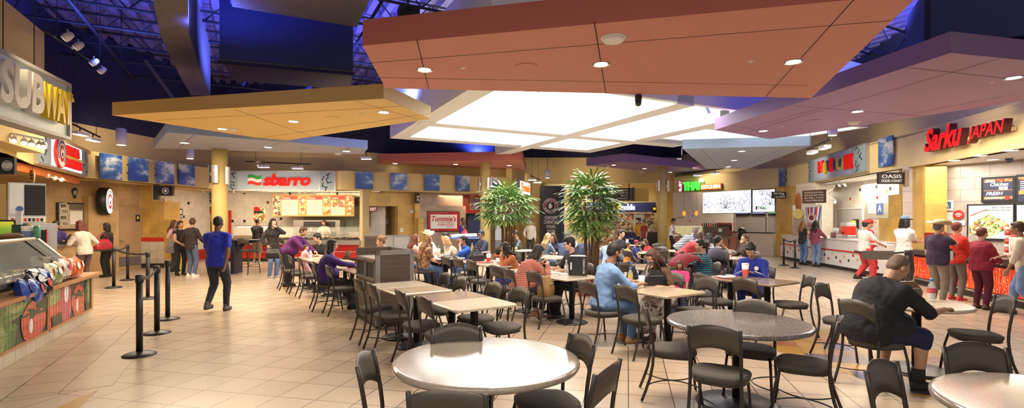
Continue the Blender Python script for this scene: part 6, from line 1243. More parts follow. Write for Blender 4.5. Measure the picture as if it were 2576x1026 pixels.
t = thing('belt_sign', 'grey sign panel clipped to the belt before the white shirt', 'sign', (8.0, 11.45, .78), R(-10)); MB().box(-.02, .62, -.008, .008, 0, .2).build('sheet', M('smoky_sheet', (.12, .11, .1), .4), t)
# ---------------------------------------------------------------- potted palms
LEAF = M('palm_leaf', (.20, .34, .07), .35, var=.5, scale=3); LEAFD = M('palm_leaf_deep', (.09, .21, .05), .35, var=.5, scale=3); STEM = M('palm_stem', (.14, .075, .04), .8, var=.4, scale=30, bump=.5); TERC = M('terracotta', (.50, .15, .07), .6, var=.1)
def palm(x, y, base, zc, rx, rzz, nf, seed, label, square, fs=1.):
    rnd = random.Random(seed); t = thing('potted_palm', label, 'plant', (x, y, 0))
    w = square
    if w: MB().bbox(-w, w, -w, w, .0, base, .06).build('planter', TERC, t); MB().bbox(-w-.03, w+.03, -w-.03, w+.03, base-.07, base, .06).build('planter_rim', TERC, t)
    gb = MB()
    for _ in range(220):
        a = rnd.random()*2*pi; r = w*.95*sqrt(rnd.random()); p = Vector((r*cos(a), r*sin(a), base+.02+.1*rnd.random())); d = Vector((cos(a)*.05, sin(a)*.05, .02)); s_ = Vector((-sin(a), cos(a), .3))*.025
        gb.add([p, p+d*.5+s_, p+d, p+d*.5-s_], [(0, 1, 2, 3)])
    gb.build('groundcover', LEAFD, t, kind='stuff')
    stems = []
    for k in range(9):
        a = 2*pi*k/9+rnd.random(); r = .08+.12*rnd.random(); r2 = rx*(.15+.3*rnd.random()); h = zc-rzz*.3+rzz*.8*rnd.random()
        pts = [(r*cos(a), r*sin(a), base-.05), (r*1.15*cos(a), r*1.15*sin(a), base+(h-base)*.5), (r2*cos(a), r2*sin(a), h)]; MB().tube(pts, [.028, .024, .014], 7).build('trunk', STEM, t); stems.append(Vector(pts[-1]))
    b = MB()
    for k in range(nf):
        # fan leaves on petioles that fill an ellipsoid crown
        th = math.acos(1-2*(k+.5)/nf*.93); ph = k*2.39996+rnd.uniform(-.3, .3); rr = .5+.5*rnd.random()**.5
        d = Vector((sin(th)*cos(ph), sin(th)*sin(ph), cos(th))); c = Vector((d.x*rx*rr*.8, d.y*rx*rr*.8, zc+d.z*rzz*rr*.82))
        o = min(stems, key=lambda s_: (s_-c).length); b.tube([o, (o+c)/2+Vector((0, 0, .05)), c], .006, 4, 1, False, False)
        out = Vector((d.x, d.y, .35*d.z+rnd.uniform(-.1, .25))).normalized(); side = out.cross(Vector((0, 0, 1)))
        side = side.normalized() if side.length > .05 else Vector((1, 0, 0)); up = side.cross(out).normalized()
        L = fs*(.34+.14*rnd.random()); nl = 9; tilt = rnd.uniform(-.5, .5)
        for j in range(nl):
            an = R(-105+210*j/(nl-1)); dir_ = (out*cos(an)+side*sin(an)+up*tilt*.3).normalized(); wd = dir_.cross(up).normalized()*.024*fs; l = L*(.75+.25*cos(an))
            p1 = c+dir_*l*.45+up*.03; p2 = c+dir_*l*.8+Vector((0, 0, -.02*fs)); p3 = c+dir_*l+Vector((0, 0, -.07*fs))
            b.add([c-wd*.2, c+wd*.2, p1+wd, p1-wd, p2+wd*.9, p2-wd*.9, p3], [(0, 1, 2, 3), (3, 2, 4, 5), (5, 4, 6)], rnd.choice((0, 0, 2)))
    b.build('foliage', [LEAF, STEM, LEAFD], t); return t
palm(-.15, 13.4, .78, 1.98, .78, .62, 78, 3, 'broad fan palm in a terracotta planter before the middle column', .3, 1.05)
palm(1.78, 11.4, .42, 1.95, .66, .85, 105, 8, 'tall fan palm behind the man with glasses', .32, 1.0)
# ================================================================ PEOPLE
SK = {'light': M('skin_light', (.62, .37, .26), .5, var=.08), 'tan': M('skin_tan', (.47, .26, .165), .5, var=.08), 'brown': M('skin_brown', (.33, .17, .10), .5, var=.08), 'dark': M('skin_dark', (.15, .075, .045), .5, var=.08)}
EYEW, EYED, LIP = M('eye_white', (.75, .72, .68), .3, var=0), M('eye_dark', (.02, .012, .01), .2, var=0), M('lip', (.42, .14, .12), .45, var=0)
HAIR = {'black': M('hair_black', (.012, .009, .008), .62, var=.4, scale=40), 'brown': M('hair_brown', (.07, .03, .015), .62, var=.4, scale=40), 'auburn': M('hair_auburn', (.13, .03, .02), .62, var=.4, scale=40), 'blonde': M('hair_blonde', (.50, .33, .15), .62, var=.4, scale=40), 'lbrown': M('hair_light_brown', (.22, .10, .04), .62, var=.4, scale=40), 'stubble': M('hair_stubble', (.15, .095, .07), .7, var=.2, scale=60), 'grey': M('hair_grey', (.12, .10, .09), .62, var=.4, scale=40)}
CL = {}
def cl(rgb):
    if not isinstance(rgb, tuple): return rgb
    if rgb not in CL: CL[rgb] = M('cloth', rgb, .85, var=.22, scale=9, bump=.15, bscale=300)
    return CL[rgb]
def pat(name, fn, rough=.85):
    q = NT(name, rough); v = q.obj(); s_ = q.n('SeparateXYZ'); q.l(v, s_.inputs[0]); return q.out(fn(q, s_.outputs[0], s_.outputs[1], s_.outputs[2]))
def fr(q, x): return q.math('FRACT', x)
ZIG = pat('zigzag_knit', lambda q, x, y, z: q.mix(q.math('LESS_THAN', fr(q, q.math('ADD', q.math('MULTIPLY', z, 30.), q.math('MULTIPLY', q.math('ABSOLUTE', q.math('SUBTRACT', fr(q, q.math('MULTIPLY', q.math('ADD', x, y), 22.)), .5)), 1.1))), .42), (.30, .05, .04), (.50, .25, .18)))
def stripes(n, k, a, b, w=.5): return pat(n, lambda q, x, y, z: q.mix(q.math('LESS_THAN', fr(q, q.math('MULTIPLY', z, k)), w), a, b))
STQ = stripes('turquoise_stripes', 24., (.03, .03, .05), (.06, .38, .50), .4); STN = stripes('navy_white_stripes', 22., (.02, .02, .05), (.6, .58, .55)); STP = stripes('pink_white_stripes', 26., (.6, .2, .15), (.7, .6, .55))
PLD = pat('plaid_cotton', lambda q, x, y, z: q.mix(q.math('LESS_THAN', fr(q, q.math('MULTIPLY', z, 14.)), .35), q.mix(q.math('LESS_THAN', fr(q, q.math('MULTIPLY', q.math('ADD', x, y), 14.)), .35), (.35, .03, .05), (.10, .03, .08)), q.mix(q.math('LESS_THAN', fr(q, q.math('MULTIPLY', q.math('ADD', x, y), 14.)), .2), (.05, .04, .12), (.5, .4, .42))))
FLO = food('floral_blouse', [(.10, .05, .03), (.30, .13, .04), (.05, .03, .02), (.45, .28, .12), (.2, .06, .03)], 26); FLS = food('floral_skirt', [(.75, .70, .64)]*5+[(.12, .08, .1), (.5, .25, .25)], 24)
DEN = M('denim_shirt', (.17, .29, .54), .85, var=.22, scale=7, bump=.25, bscale=120); JEAN = M('blue_jeans', (.085, .155, .31), .85, var=.35, scale=6, bump=.2, bscale=200); LJEAN = M('light_jeans', (.16, .25, .45), .85, var=.3, scale=6, bump=.2, bscale=200)
BLK, NVY, DGR, WHT = (.016, .015, .018), (.02, .024, .06), (.05, .05, .055), (.72, .69, .65)
DGP = bpy.context.evaluated_depsgraph_get
WTEX = bpy.data.textures.new('wrinkle', 'CLOUDS'); WTEX.noise_scale = .085; WTEX.noise_depth = 2
def fuse(b, voxel, it=4, wr=0., keep=None):
    """one continuous skin over everything collected in b"""
    me = b.mesh('skin', [SK['light']]); o = bpy.data.objects.new('tmp', me); COL.objects.link(o)
    m = o.modifiers.new('r', 'REMESH'); m.mode = 'VOXEL'; m.voxel_size = voxel; m.use_smooth_shade = True
    m = o.modifiers.new('s', 'SMOOTH'); m.factor = .5; m.iterations = it
    if wr: m = o.modifiers.new('d', 'DISPLACE'); m.texture = WTEX; m.strength = wr; m.mid_level = .5; m.texture_coords = 'LOCAL'
    r = bpy.data.meshes.new_from_object(o.evaluated_get(DGP())); bpy.data.objects.remove(o); bpy.data.meshes.remove(me)
    r.materials.clear(); return r
def ik(a, t, l1, l2, pole):
    a = Vector(a); t = Vector(t); d = t-a; L = min(d.length, (l1+l2)*.995); d = d.normalized(); t = a+d*L
    x = (l1*l1-l2*l2+L*L)/(2*L); h = sqrt(max(0, l1*l1-x*x)); p = Vector(pole); p = p-d*p.dot(d); p = p.normalized() if p.length > 1e-4 else d.orthogonal().normalized()
    return a+d*x+p*h, t
def hand(b, W, d, n, side, curl, s):
    d = d.normalized(); n = (n-d*n.dot(d)).normalized(); t = d.cross(n)*(1 if side > 0 else -1)
    for o, L, k0 in ((.027, .068, .078), (.009, .077, .083), (-.009, .071, .080), (-.026, .056, .072)):
        K = W+d*k0*s+t*o*s; b.cone(W+d*.012*s+t*o*.6*s, K, .0165*s, .0125*s, 8)
        a1, a2 = R(28*curl+4), R(85*curl+10); e1 = d*cos(a1)+n*sin(a1); e2 = d*cos(a2)+n*sin(a2)
        m_ = K+e1*L*.5*s+t*o*.12*s; b.cone(K, m_, .0105*s, .0095*s, 7); b.cone(m_, m_+e2*L*.5*s, .0095*s, .008*s, 7)
    r = W+d*.028*s+t*.026*s; e = (d*.62+t*.68+n*.38*(.4+curl)).normalized(); b.cone(r, r+e*.04*s, .014*s, .0115*s, 7); b.cone(r+e*.04*s, r+e*.04*s+(e+d*.5+n*.3*curl).normalized()*.03*s, .0115*s, .009*s, 7)
PRE = {'down': (.24, .05, .80), 'table': (.17, .42, .80), 'chin': (.07, .22, 1.08), 'mouth': (.05, .20, 1.16), 'phone': (.06, .34, .86), 'lap': (.10, .28, .66), 'fwd': (.20, .40, 1.05), 'swf': (.24, .22, .84), 'swb': (.25, -.2, .86), 'hip': (.24, .04, .98), 'cross': (-.12, .24, 1.17), 'bag': (.22, .12, .98), 'reach': (.15, .55, 1.0), 'gesture': (.13, .33, 1.02)}
NP = [0]
def person(label, x, y, deg, sit=0, h=1.7, g=1., fem=0, belly=0., lean=0., hp=0., hy=0., skin='tan', hair='short', hc='black', top=BLK, sl='short', bot=BLK, leg='long', shoe=BLK, la='down', ra='down', step=0., q=0, hat=None, extra=None, z0=0., curl=.6, sh=0., chair_h=.485, feet=.44, twist=0.):
    s = h/1.77; V = Vector
    root = thing('person', label, 'person', (x, y, z0), R(deg)-pi/2); NP[0] += 1
    g = 1+(g-1)*.8; vb = .0075 if q > 1 else (.0095 if q else .0125)
    P = V((0, -.03, chair_h+.085*s)) if sit else V((0, 0, .952*s-(.02 if step else 0)))
    l = R(lean); up = V((sin(R(twist))*.2, sin(l), cos(l))).normalized(); fw = V((0, cos(l), -sin(l)))
    NB = P+up*.50*s; CHE = P+up*.33*s; WA = P+up*.14*s
    wS = (.148 if fem else .172)*s*(1+.35*(g-1)); S_ = [NB-up*.068*s+V((sx*wS, 0, 0)) for sx in (-1, 1)]
    hl = R(lean*.55+max(0, hp)*.4); Hc = NB+V((0, sin(hl), cos(hl)))*.185*s+V((0, .03*s, -.03*s if g > 1.35 else 0))
    HM = Matrix.Rotation(R(-hy), 3, 'Z') @ Matrix.Rotation(R(-hp), 3, 'X')
    H = lambda a, b_, c: Hc+HM @ V((a*s, b_*s, c*s))
    hips = [P+V((sx*.092*s*(1+.3*(g-1)), .0, -.02*s)) for sx in (-1, 1)]
    knees, ank = [], []
    for i, sx in enumerate((-1, 1)):
        if sit: T = V((sx*(.10+.03*sh), feet+(step if sx > 0 else -step), .085*s-z0)); K, A = ik(hips[i], T, .435*s, .425*s, (sx*.12, 1, .8))
        else:
            st = step*(1 if sx > 0 else -1); T = V((sx*.10*s, st, .085*s+(.07 if st < -.05 else 0))); K, A = ik(hips[i], T, .435*s, .425*s, (sx*.05, 1, 0))
        knees.append(K); ank.append(A)
    W, E, D = [], [], []
    for i, (sx, tg) in enumerate(((-1, la), (1, ra))):
        if isinstance(tg, str):
            a, b_, c = PRE[tg]; c = c*s
            if sit and tg in ('chin', 'mouth', 'fwd', 'gesture', 'cross', 'reach', 'bag', 'hip'): c = c-(.93*s-P.z)
            if sit and tg == 'down': c = P.z+.02
            T = V((sx*a*s, b_*s, c))
            if tg in ('chin', 'mouth'): T = H(.0, .11, -.12 if tg == 'chin' else -.08)+V((sx*.05*s, .02, -.05))
            if lean > 15 and tg in ('cross', 'fwd', 'gesture'): T += V((0, sin(l)*.4, 0))
        else: T = V(tg)
        pole = V((sx*.7, -.35, -.8)) if not (isinstance(tg, str) and tg == 'cross') else V((sx*1., .1, -.5))
        e, w = ik(S_[i], T, .285*s, .25*s, pole); E.append(e); W.append(w); D.append((w-e).normalized())
    def torso(b, f, low=0.):
        gx = g; m_ = lambda *a: [k*s*1.+f for k in a]
        Rt = Matrix((V((1, 0, 0)), fw, up)).transposed()
        b.ball(P+up*.02*s, m_((.172 if fem else .160)*gx, .122*gx, .135), 16, mat=Rt); b.ball(WA+fw*belly*.25, m_((.132 if fem else .150)*gx, .104*gx, .16), 16, mat=Rt)
        b.ball(CHE, m_((.150 if fem else .168)*gx, .110*gx, .18), 16, mat=Rt); b.cone(S_[0]-up*.01, S_[1]-up*.01, .060*s+f, .060*s+f, 12)
        for k in (0, 1): b.cone(NB-up*.01*s, S_[k], .05*s+f*.7, .058*s+f, 10); b.cone(S_[k]-up*.03*s, CHE+V((S_[k].x*.45, 0, -.06*s)), .055*s+f, .08*s*gx+f, 10)
        b.cone(P, CHE, .12*s*gx+f, .13*s*gx+f, 14)
        if fem:
            for sx in (-1, 1): b.ball(CHE+V((sx*.07*s, 0, 0))+fw*.085*s*gx+up*.015*s, .062*s+f, 12)
        if belly: b.ball(WA+fw*(.05+belly*.5)*s-up*.02, [(.15*gx+belly*.2)*s+f, (.11*gx+belly*.3)*s+f, .15*s+f], 16); 0
        if low: b.ball(P-up*.03*s, m_((.172 if fem else .162)*gx, .128*gx, .16), 16, mat=Rt); b.cone(P-up*(.1 if not sit else .0)*s, P+up*.12*s, (.13*gx+belly*.1)*s+f, (.125*gx+belly*.15)*s+f, 14)
    def legs(b, f, to=1.):
        for i in (0, 1):
            b.cone(hips[i], knees[i], .085*s*(.6+.4*g)+f, .058*s*(.7+.3*g)+f, 12)
            if to > .5:
                e = knees[i].lerp(ank[i], min(1, (to-.5)*2)); b.cone(knees[i], e, .056*s*(.7+.3*g)+f, (.056+(.036-.056)*min(1, (to-.5)*2))*s+f*1.1, 12)
                if to > .8: b.ball(knees[i].lerp(ank[i], .3)+V((0, -.014, 0)), [.052*s+f*.6, .055*s+f*.6, .1*s], 10)
    def arms(b, f, to=1.):
        for i in (0, 1):
            up_ = min(1, to*2); e = S_[i].lerp(E[i], up_); b.cone(S_[i], e, .053*s*(.75+.25*g)+f, (.053-.011*up_)*s*(.75+.25*g)+f, 11)
            if to > .5:
                k = (to-.5)*2; b.cone(E[i], E[i].lerp(W[i], k), .042*s*(.8+.2*g)+f, (.042-.016*k)*s+f, 11)
    # ---- body
    b = MB(); torso(b, -.006); legs(b, 0); arms(b, 0); b.cone(NB-up*.03*s, Hc+HM @ V((0, -.02*s, -.06*s)), .052*s*(.8+.2*g), .05*s*(.8+.2*g), 12)
    b.ball(H(0, -.010, .028), [.075*s, .094*s, .097*s], 16, mat=HM); b.ball(H(0, .018, -.03), [.061*s*(.85+.15*g), .074*s, .086*s], 16, mat=HM); b.ball(H(0, .060, -.088), [.03*s, .026*s, .024*s], 10, mat=HM)
    b.cone(H(-.04, .062, .026), H(.04, .062, .026), .022*s, .022*s, 8); b.cone(H(0, .086, .012), H(0, .104, -.024), .009*s, .0145*s, 8); b.ball(H(-.009, .094, -.028), .009*s, 6); b.ball(H(.009, .094, -.028), .009*s, 6); b.cone(H(-.017, .082, -.058), H(.017, .082, -.058), .011*s, .011*s, 7)
    for sx in (-1, 1): b.ball(H(sx*.077, -.006, -.008), [.012*s, .020*s, .031*s], 8, mat=HM); b.ball(H(sx*.036, .066, -.028), .026*s, 8)
    if g > 1.3: b.ball(H(0, .03, -.1), [.06*s, .05*s, .035*s], 10)
    for i, sx in enumerate((-1, 1)):
        tg = (la, ra)[i]; n = V((-sx, 0, 0)) if tg in ('down', 'swf', 'swb', 'bag', 'hip') else (V((-sx*.5, -.6, .3)) if tg in ('chin', 'mouth', 'phone', 'gesture') else V((0, 0, -1)) if tg != 'cross' else V((0, -1, 0)))
        d = D[i] if tg not in ('table', 'lap') else V((-sx*.35, .9, -.12)); hand(b, W[i], d, n, sx, 1.0 if tg in ('bag', 'phone') else curl, s)
    for i in (0, 1): b.cone(ank[i]+V((0, -.02, -.04*s)), ank[i]+V((0, .11*s, -.055*s)), .032*s, .026*s, 9)
    me = fuse(b, vb, 3)
    bf = MB()
    for sx in (-1, 1):
        bf.ball(H(sx*.030, .0765, .006), .0125*s, 8, 1); bf.ball(H(sx*.030, .0855, .005), [.0062*s, .005*s, .0062*s], 8, 2, HM); bf.cone(H(sx*.018, .088, .024), H(sx*.045, .080, .024), .003*s, .002*s, 6, 4)
    bf.cone(H(-.017, .0915, -.058), H(.017, .0915, -.058), .005*s, .005*s, 6, 3)
    # face marks join the body mesh
    nv = len(me.vertices); co = [tuple(v.co) for v in me.vertices]; po = [list(p.vertices) for p in me.polygons]; bpy.data.meshes.remove(me)
    b = MB(); b.v = co+bf.v; b.f = po+[[i+nv for i in f] for f in bf.f]; b.mi = [0]*len(po)+bf.mi; b.sm = [True]*len(b.f)
    HCM = HAIR[hc]; b.build('body', [SK[skin], EYEW, EYED, LIP, HCM], root)
    def garment(nm, b, m, v=.014, it=6, wr=0., hem=None):
        me = fuse(b, v, it, wr if q else 0)
        if hem is not None:
            for vt in me.vertices:
                k = (vt.co-P).dot(up)
                if k < hem: vt.co += up*(hem-k)*.96
        me.materials.append(cl(m)); me.name = nm; o = bpy.data.objects.new(nm, me); COL.objects.link(o); o.parent = root; return o
    # ---- hair
    b = MB()
    if hair != 'bald':
        th = .004 if hair == 'buzz' else .012
        b.ball(H(0, -.022, .036), [(.075+th)*s, (.086+th)*s, (.092+th)*s], 14, mat=HM); b.ball(H(0, -.055, -.01), [(.066+th)*s, (.045+th)*s, (.07 if hair != 'buzz' else .055)*s], 12, mat=HM)
        if hair in ('short', 'thick'): b.ball(H(0, .04, .088), [.06*s, .045*s, .034*s], 10, mat=HM)
        if hair == 'thick': b.ball(H(0, .0, .085), [.085*s, .1*s, .06*s], 12, mat=HM)
        if hair in ('long', 'bob', 'pony', 'bun'):
            b.ball(H(0, .03, .085), [.07*s, .05*s, .035*s], 10, mat=HM)
            for sx in (-1, 1): b.cone(H(sx*.07, .0, .05), H(sx*.074, .0, -.05 if hair in ('long', 'bob') else .0), .022*s, .02*s if hair in ('long', 'bob') else .012*s, 8)
        if hair == 'bob':
            for sx in (-1, 0, 1): b.cone(H(sx*.055, -.05, 0), H(sx*.075, -.05, -.14), .045*s, .04*s, 9)
            for sx in (-1, 1): b.cone(H(sx*.078, .01, .02), H(sx*.083, .015, -.12), .025*s, .02*s, 8)
        if hair == 'long':
            bk = NB-fw*.10*s*g
            for sx in (-1, 0, 1): b.tube([H(sx*.05, -.06, .02), H(sx*.065, -.075, -.1), bk+V((sx*.08*s, -.01, -.03*s)), bk+V((sx*.075*s, -.02*g, 0))-up*.17*s], [.05*s, .048*s, .045*s, .02*s], 9)
            for sx in (-1, 1): b.tube([H(sx*.075, .02, .03), H(sx*.085, .02, -.1), NB+V((sx*.10*s, .05*s, -.04*s)), NB+V((sx*.10*s, .08*s, -.13*s))], [.025*s, .024*s, .024*s, .01*s], 8)
        if hair == 'pony': b.tube([H(0, -.09, .06), H(0, -.14, .03), H(0, -.13, -.08), H(0, -.11, -.2)], [.025*s, .034*s, .032*s, .012*s], 9)
        if hair == 'bun': b.ball(H(0, -.11, .07), .045*s, 10)
        garment('hair', b, HCM, .009 if q else .0125, 3)
    # ---- clothes
    f = .014+(.004 if q else 0)
    b = MB(); torso(b, f, .06)
    if sl: arms(b, f*.9, {'long': .97, 'short': .33, 'elbow': .5, 'cap': .2, 'roll': .68}[sl])
    garment('top', b, top, .0125 if q else .016, 6, .02, -((.14 if lean > 20 else .05) if sit else .11)*s)
    b = MB(); b.ball(P-V((0, 0, .02)), [(.168 if fem else .156)*s*g+.006, .122*s*g+.006, .125*s], 14)
    b.cone(P, P+up*.10*s, .118*s*g+.004, .1*s*g, 14)
    if leg == 'skirt':
        for i in (0, 1): b.cone(hips[i], knees[i]+V((0, 0, -.05)), .12*s, .13*s, 12)
        if sit: b.cone(knees[0]+V((0, -.02, -.1)), knees[1]+V((0, -.02, -.1)), .12, .12, 12); b.cone(knees[0].lerp(knees[1], .5), ank[0].lerp(ank[1], .5)+V((0, 0, .15)), .14, .16, 12)
        else: b.cone(P, knees[0].lerp(knees[1], .5)-V((0, 0, .1)), .16*s, .2*s, 14)
    else: legs(b, .014+(.01 if leg == 'shorts' else 0), {'long': .98, 'shorts': .58, 'crop': .85, 'brief': .3}[leg])
    garment('skirt' if leg == 'skirt' else ('shorts' if leg in ('shorts', 'brief') else 'trousers'), b, bot, .0125 if q else .016, 5, .01)
    for i in (0, 1):
        A = ank[i]; b = MB(); zf = A.z-.085*s; yaw = 0
        b.cone(V((A.x, A.y-.045*s, zf+.045*s)), V((A.x, A.y+.06*s, zf+.042*s)), .042*s, .046*s, 10); b.cone(V((A.x, A.y+.05*s, zf+.040*s)), V((A.x, A.y+.15*s, zf+.034*s)), .045*s, .032*s, 10); b.cone(V((A.x, A.y-.03*s, zf+.05*s)), A+V((0, -.01, .02*s)), .042*s, .045*s, 9)
        o = garment('shoe', b, shoe, .010 if q else .014, 3)
        for v in o.data.vertices:
            if v.co.z < zf+.012: v.co.z = zf+.012
        MB().prism([(A.x+.048*s*cos(t_)*(1 if sin(t_) < 0 else .92), A.y+.048*s+(.135*s)*sin(t_)) for t_ in [2*pi*k/16 for k in range(16)]], max(zf, 0 if not z0 else zf), zf+.018).build('sole', WHITEG if (isinstance(shoe, tuple) and sum(shoe) > .3) else BLACK, o)
    if hat == 'cowboy':
        HT = M('straw_hat', (.62, .50, .33), .7, var=.12, scale=60); b = MB(); n = 24
        vs = []
        for r in (.085, .14, .20):
            for k in range(n): a = 2*pi*k/n; vs.append(H(r*cos(a)*1.0, r*sin(a)*1.12-.01, .062+(r-.085)*abs(cos(a))**2*.6))
        for r in (.20, .14, .085):
            for k in range(n): a = 2*pi*k/n; vs.append(H(r*cos(a)*1.0, r*sin(a)*1.12-.01, .069+(r-.085)*abs(cos(a))**2*.6))
        b.add(vs, [(j*n+k, j*n+(k+1) % n, (j+1)*n+(k+1) % n, (j+1)*n+k) for j in range(5) for k in range(n)], 0, True); vs = []
        for r, zz, dip in ((.092, .058, 0), (.086, .13, 0), (.075, .175, .012), (.03, .175, .03)):
            for k in range(n): a = 2*pi*k/n; vs.append(H(r*cos(a), r*sin(a)*1.15-.01, zz-dip*abs(sin(a))))
        b.add(vs, [(j*n+k, j*n+(k+1) % n, (j+1)*n+(k+1) % n, (j+1)*n+k) for j in range(3) for k in range(n)]+[list(range(3*n, 4*n))], 0, True); b.build('cowboy_hat', HT, root)
    elif hat:
        b = MB(); n = 20; vs = []
        for j in range(5):
            a2 = pi/2*j/4.3
            for k in range(n): a = 2*pi*k/n; vs.append(H(.092*cos(a2)*cos(a), .108*cos(a2)*sin(a)-.012, .06+.085*sin(a2)))
        b.add(vs, [(j*n+k, j*n+(k+1) % n, (j+1)*n+(k+1) % n, (j+1)*n+k) for j in range(4) for k in range(n)]+[list(range(4*n, 5*n))], 0, True); pk = []
        for yy, wx, zz in ((.07, .078, .062), (.14, .07, .054), (.18, .035, .048)): pk += [H(-wx, yy, zz), H(wx, yy, zz)]
        b.add(pk+[p+HM @ V((0, 0, .006)) for p in pk], [(0, 1, 3, 2), (2, 3, 5, 4), (6, 8, 9, 7), (8, 10, 11, 9), (0, 2, 8, 6), (1, 7, 9, 3), (4, 5, 11, 10)], 1 if len(hat) > 1 else 0); b.build('cap', [cl(k) for k in hat], root)
    return dict(root=root, H=H, HM=HM, S=S_, E=E, W=W, P=P, NB=NB, up=up, fw=fw, s=s, CHE=CHE, knees=knees, ank=ank)
# ---------------------------------------------------------------- near figures
a = person('heavy man in black T-shirt and navy shorts, seated at the pale round table', 3.62, 5.1, 8, 1, 1.84, 1.62, 0, .2, 27, 36, 4, 'tan', 'buzz', 'stubble', (.010, .010, .016), 'elbow', (.014, .016, .06), 'shorts', BLK, (-.22, .62, .80), (.24, .60, .80), q=2, sh=3.5, feet=.36, chair_h=.50)
b = MB(); [b.tube([a['ank'][i]+Vector((0, -.01, .0)), a['ank'][i]+Vector((0, -.01, .13))], [.058, .056], 14) for i in (1,)]; b.build('sock', cl(BLK), a['root'])
a = person('bearded man in pale blue denim shirt and jeans eating at the handbag row', 1.22, 6.74, 18, 1, 1.8, 1.06, 0, 0, 14, 20, 0, 'brown', 'short', 'black', DEN, 'roll', JEAN, 'long', (.42, .23, .10), (-.16, .50, .82), (.12, .50, .82), q=2, feet=.36)
H = a['H']; b = MB(); b.cone(H(-.058, .03, -.05), H(-.035, .065, -.09), .016, .018, 8); b.cone(H(.058, .03, -.05), H(.035, .065, -.09), .016, .018, 8); b.cone(H(-.035, .065, -.09), H(.035, .065, -.09), .02, .02, 8); b.cone(H(-.02, .09, -.046), H(.02, .09, -.046), .006, .006, 6); b.build('beard', HAIR['black'], a['root'])
b = MB(); b.lathe([(.05, -.012), (.062, .0), (.056, .03)], 18, a['NB']+Vector((0, .005, .0)), cap=False); b.build('collar', DEN, a['root'])
a = person('woman in red zigzag top with dark shoulder-length hair, eating head down', .17, 8.43, 30, 1, 1.68, 1.32, 1, .05, 30, 30, 0, 'tan', 'bob', 'black', ZIG, 'long', (.018, .018, .028), 'crop', (.45, .22, .17), (-.10, .46, .93), (.08, .46, .90), q=2, feet=.30)
a = person('young man with black hair and glasses in black T-shirt beside the paper bag', 1.14, 9.08, 205, 1, 1.78, 1., 0, 0, 10, 12, 28, 'light', 'thick', 'black', (.02, .015, .018), 'short', BLK, 'long', BLK, 'table', (.14, .42, .82), q=2)
H = a['H']; b = MB()
for sx in (-1, 1): b.tube([H(sx*.032+.022*cos(t_), .098, .004+.017*sin(t_)) for t_ in [2*pi*k/14 for k in range(15)]], .0028, 5); b.tube([H(sx*.054, .096, .008), H(sx*.078, .0, .008)], .0025, 5)
b.tube([H(-.01, .1, .006), H(.01, .1, .006)], .0025, 5); b.build('eyeglasses', BLACK, a['root'])
a = person('young man in blue striped sports jersey looking down at his phone', 4.10, 8.50, 232, 1, 1.74, 1., 0, 0, 22, 42, -4, 'tan', 'short', 'black', (.015, .03, .30), 'long', (.02, .03, .2), 'long', WHT, (-.07, .42, .82), (.07, .42, .82), q=2)
b = MB()
for i, sx in ((0, -1), (1, 1)):
    S0, E0, W0 = a['S'][i], a['E'][i], a['W'][i]; o_ = Vector((sx*.55, -.1, .6)).normalized()
    for k in (-1, 0, 1):
        of = o_*.064+Vector((0, .022*k, -.006*abs(k))); og = o_*.052+Vector((0, .02*k, 0)); b.tube([S0+of*.9+Vector((-sx*.06, 0, .02)), S0+of, E0+og, W0+o_*.04+Vector((0, .015*k, 0))], .006, 5)
b.build('sleeve_stripe', M('white_stripe', (.75, .75, .75), .7), a['root']); b = disc(MB(), .035, 0, 12); o = b.build('crest', PAPER, a['root']); o.location = a['CHE']+a['fw']*.135+a['up']*.07+Vector((-.08, 0, 0)); o.rotation_euler.z = pi
b = MB().box(-.035, .035, -.005, .005, -.07, .07); ph = b.build('phone', BLACK, None, a['root'].matrix_basis @ Vector((0, 0, 0)))
m = Matrix.Rotation(R(232)-pi/2, 4, 'Z'); ph.location = a['root'].location+(m @ Vector((0, .50, .86))); ph.rotation_euler = (R(-60), 0, R(232)-pi/2); tag(ph, 'phone held by the young man in the blue jersey', 'phone')
MID = dict(q=1)
person('woman with long brown hair and flowered skirt behind the black handbag', 2.22, 7.40, 222, 1, 1.66, 1.05, 1, 0, 26, 30, 20, 'tan', 'long', 'brown', (.10, .045, .025), 'short', FLS, 'skirt', (.1, .05, .03), 'table', 'chin', **MID)
person('woman in turquoise and black striped top holding a small child', 3.62, 9.5, 182, 1, 1.64, 1.2, 1, .06, 6, 8, 0, 'tan', 'pony', 'black', STQ, 'elbow', JEAN, 'long', (.12, .05, .03), 'reach', 'table', **MID)
person('small dark haired child in red vest before the turquoise woman', 3.24, 9.55, 185, 1, .92, 1.1, 0, 0, 5, 10, 20, 'tan', 'short', 'brown', (.4, .03, .05), 'short', NVY, 'long', BLK, 'table', 'lap', chair_h=.62, z0=.0, feet=.25, q=1)
person('small child with dark hair between the handbag and the stroller', 2.72, 8.15, 250, 1, 1.05, 1.05, 0, 0, 8, 15, 0, 'brown', 'bob', 'brown', (.7, .06, .25), 'short', NVY, 'long', BLK, 'table', 'lap', chair_h=.5, feet=.25, q=1)
person('woman in purple jacket with black hair and a cola bottle', -3.47, 9.45, 14, 1, 1.66, 1.25, 1, .06, 8, 8, -8, 'tan', 'bob', 'black', (.045, .012, .13), 'long', (.03, .028, .03), 'long', BLK, (-.16, .48, .82), (.12, .5, .82), **MID)
person('man in bright blue polo walking away across the open floor', -5.4, 9.2, 93, 0, 1.78, 1.08, 0, 0, 2, 4, 0, 'dark', 'buzz', 'black', (.012, .03, .42), 'short', (.022, .024, .04), 'long', (.09, .08, .08), 'swf', 'swb', .13, **MID)
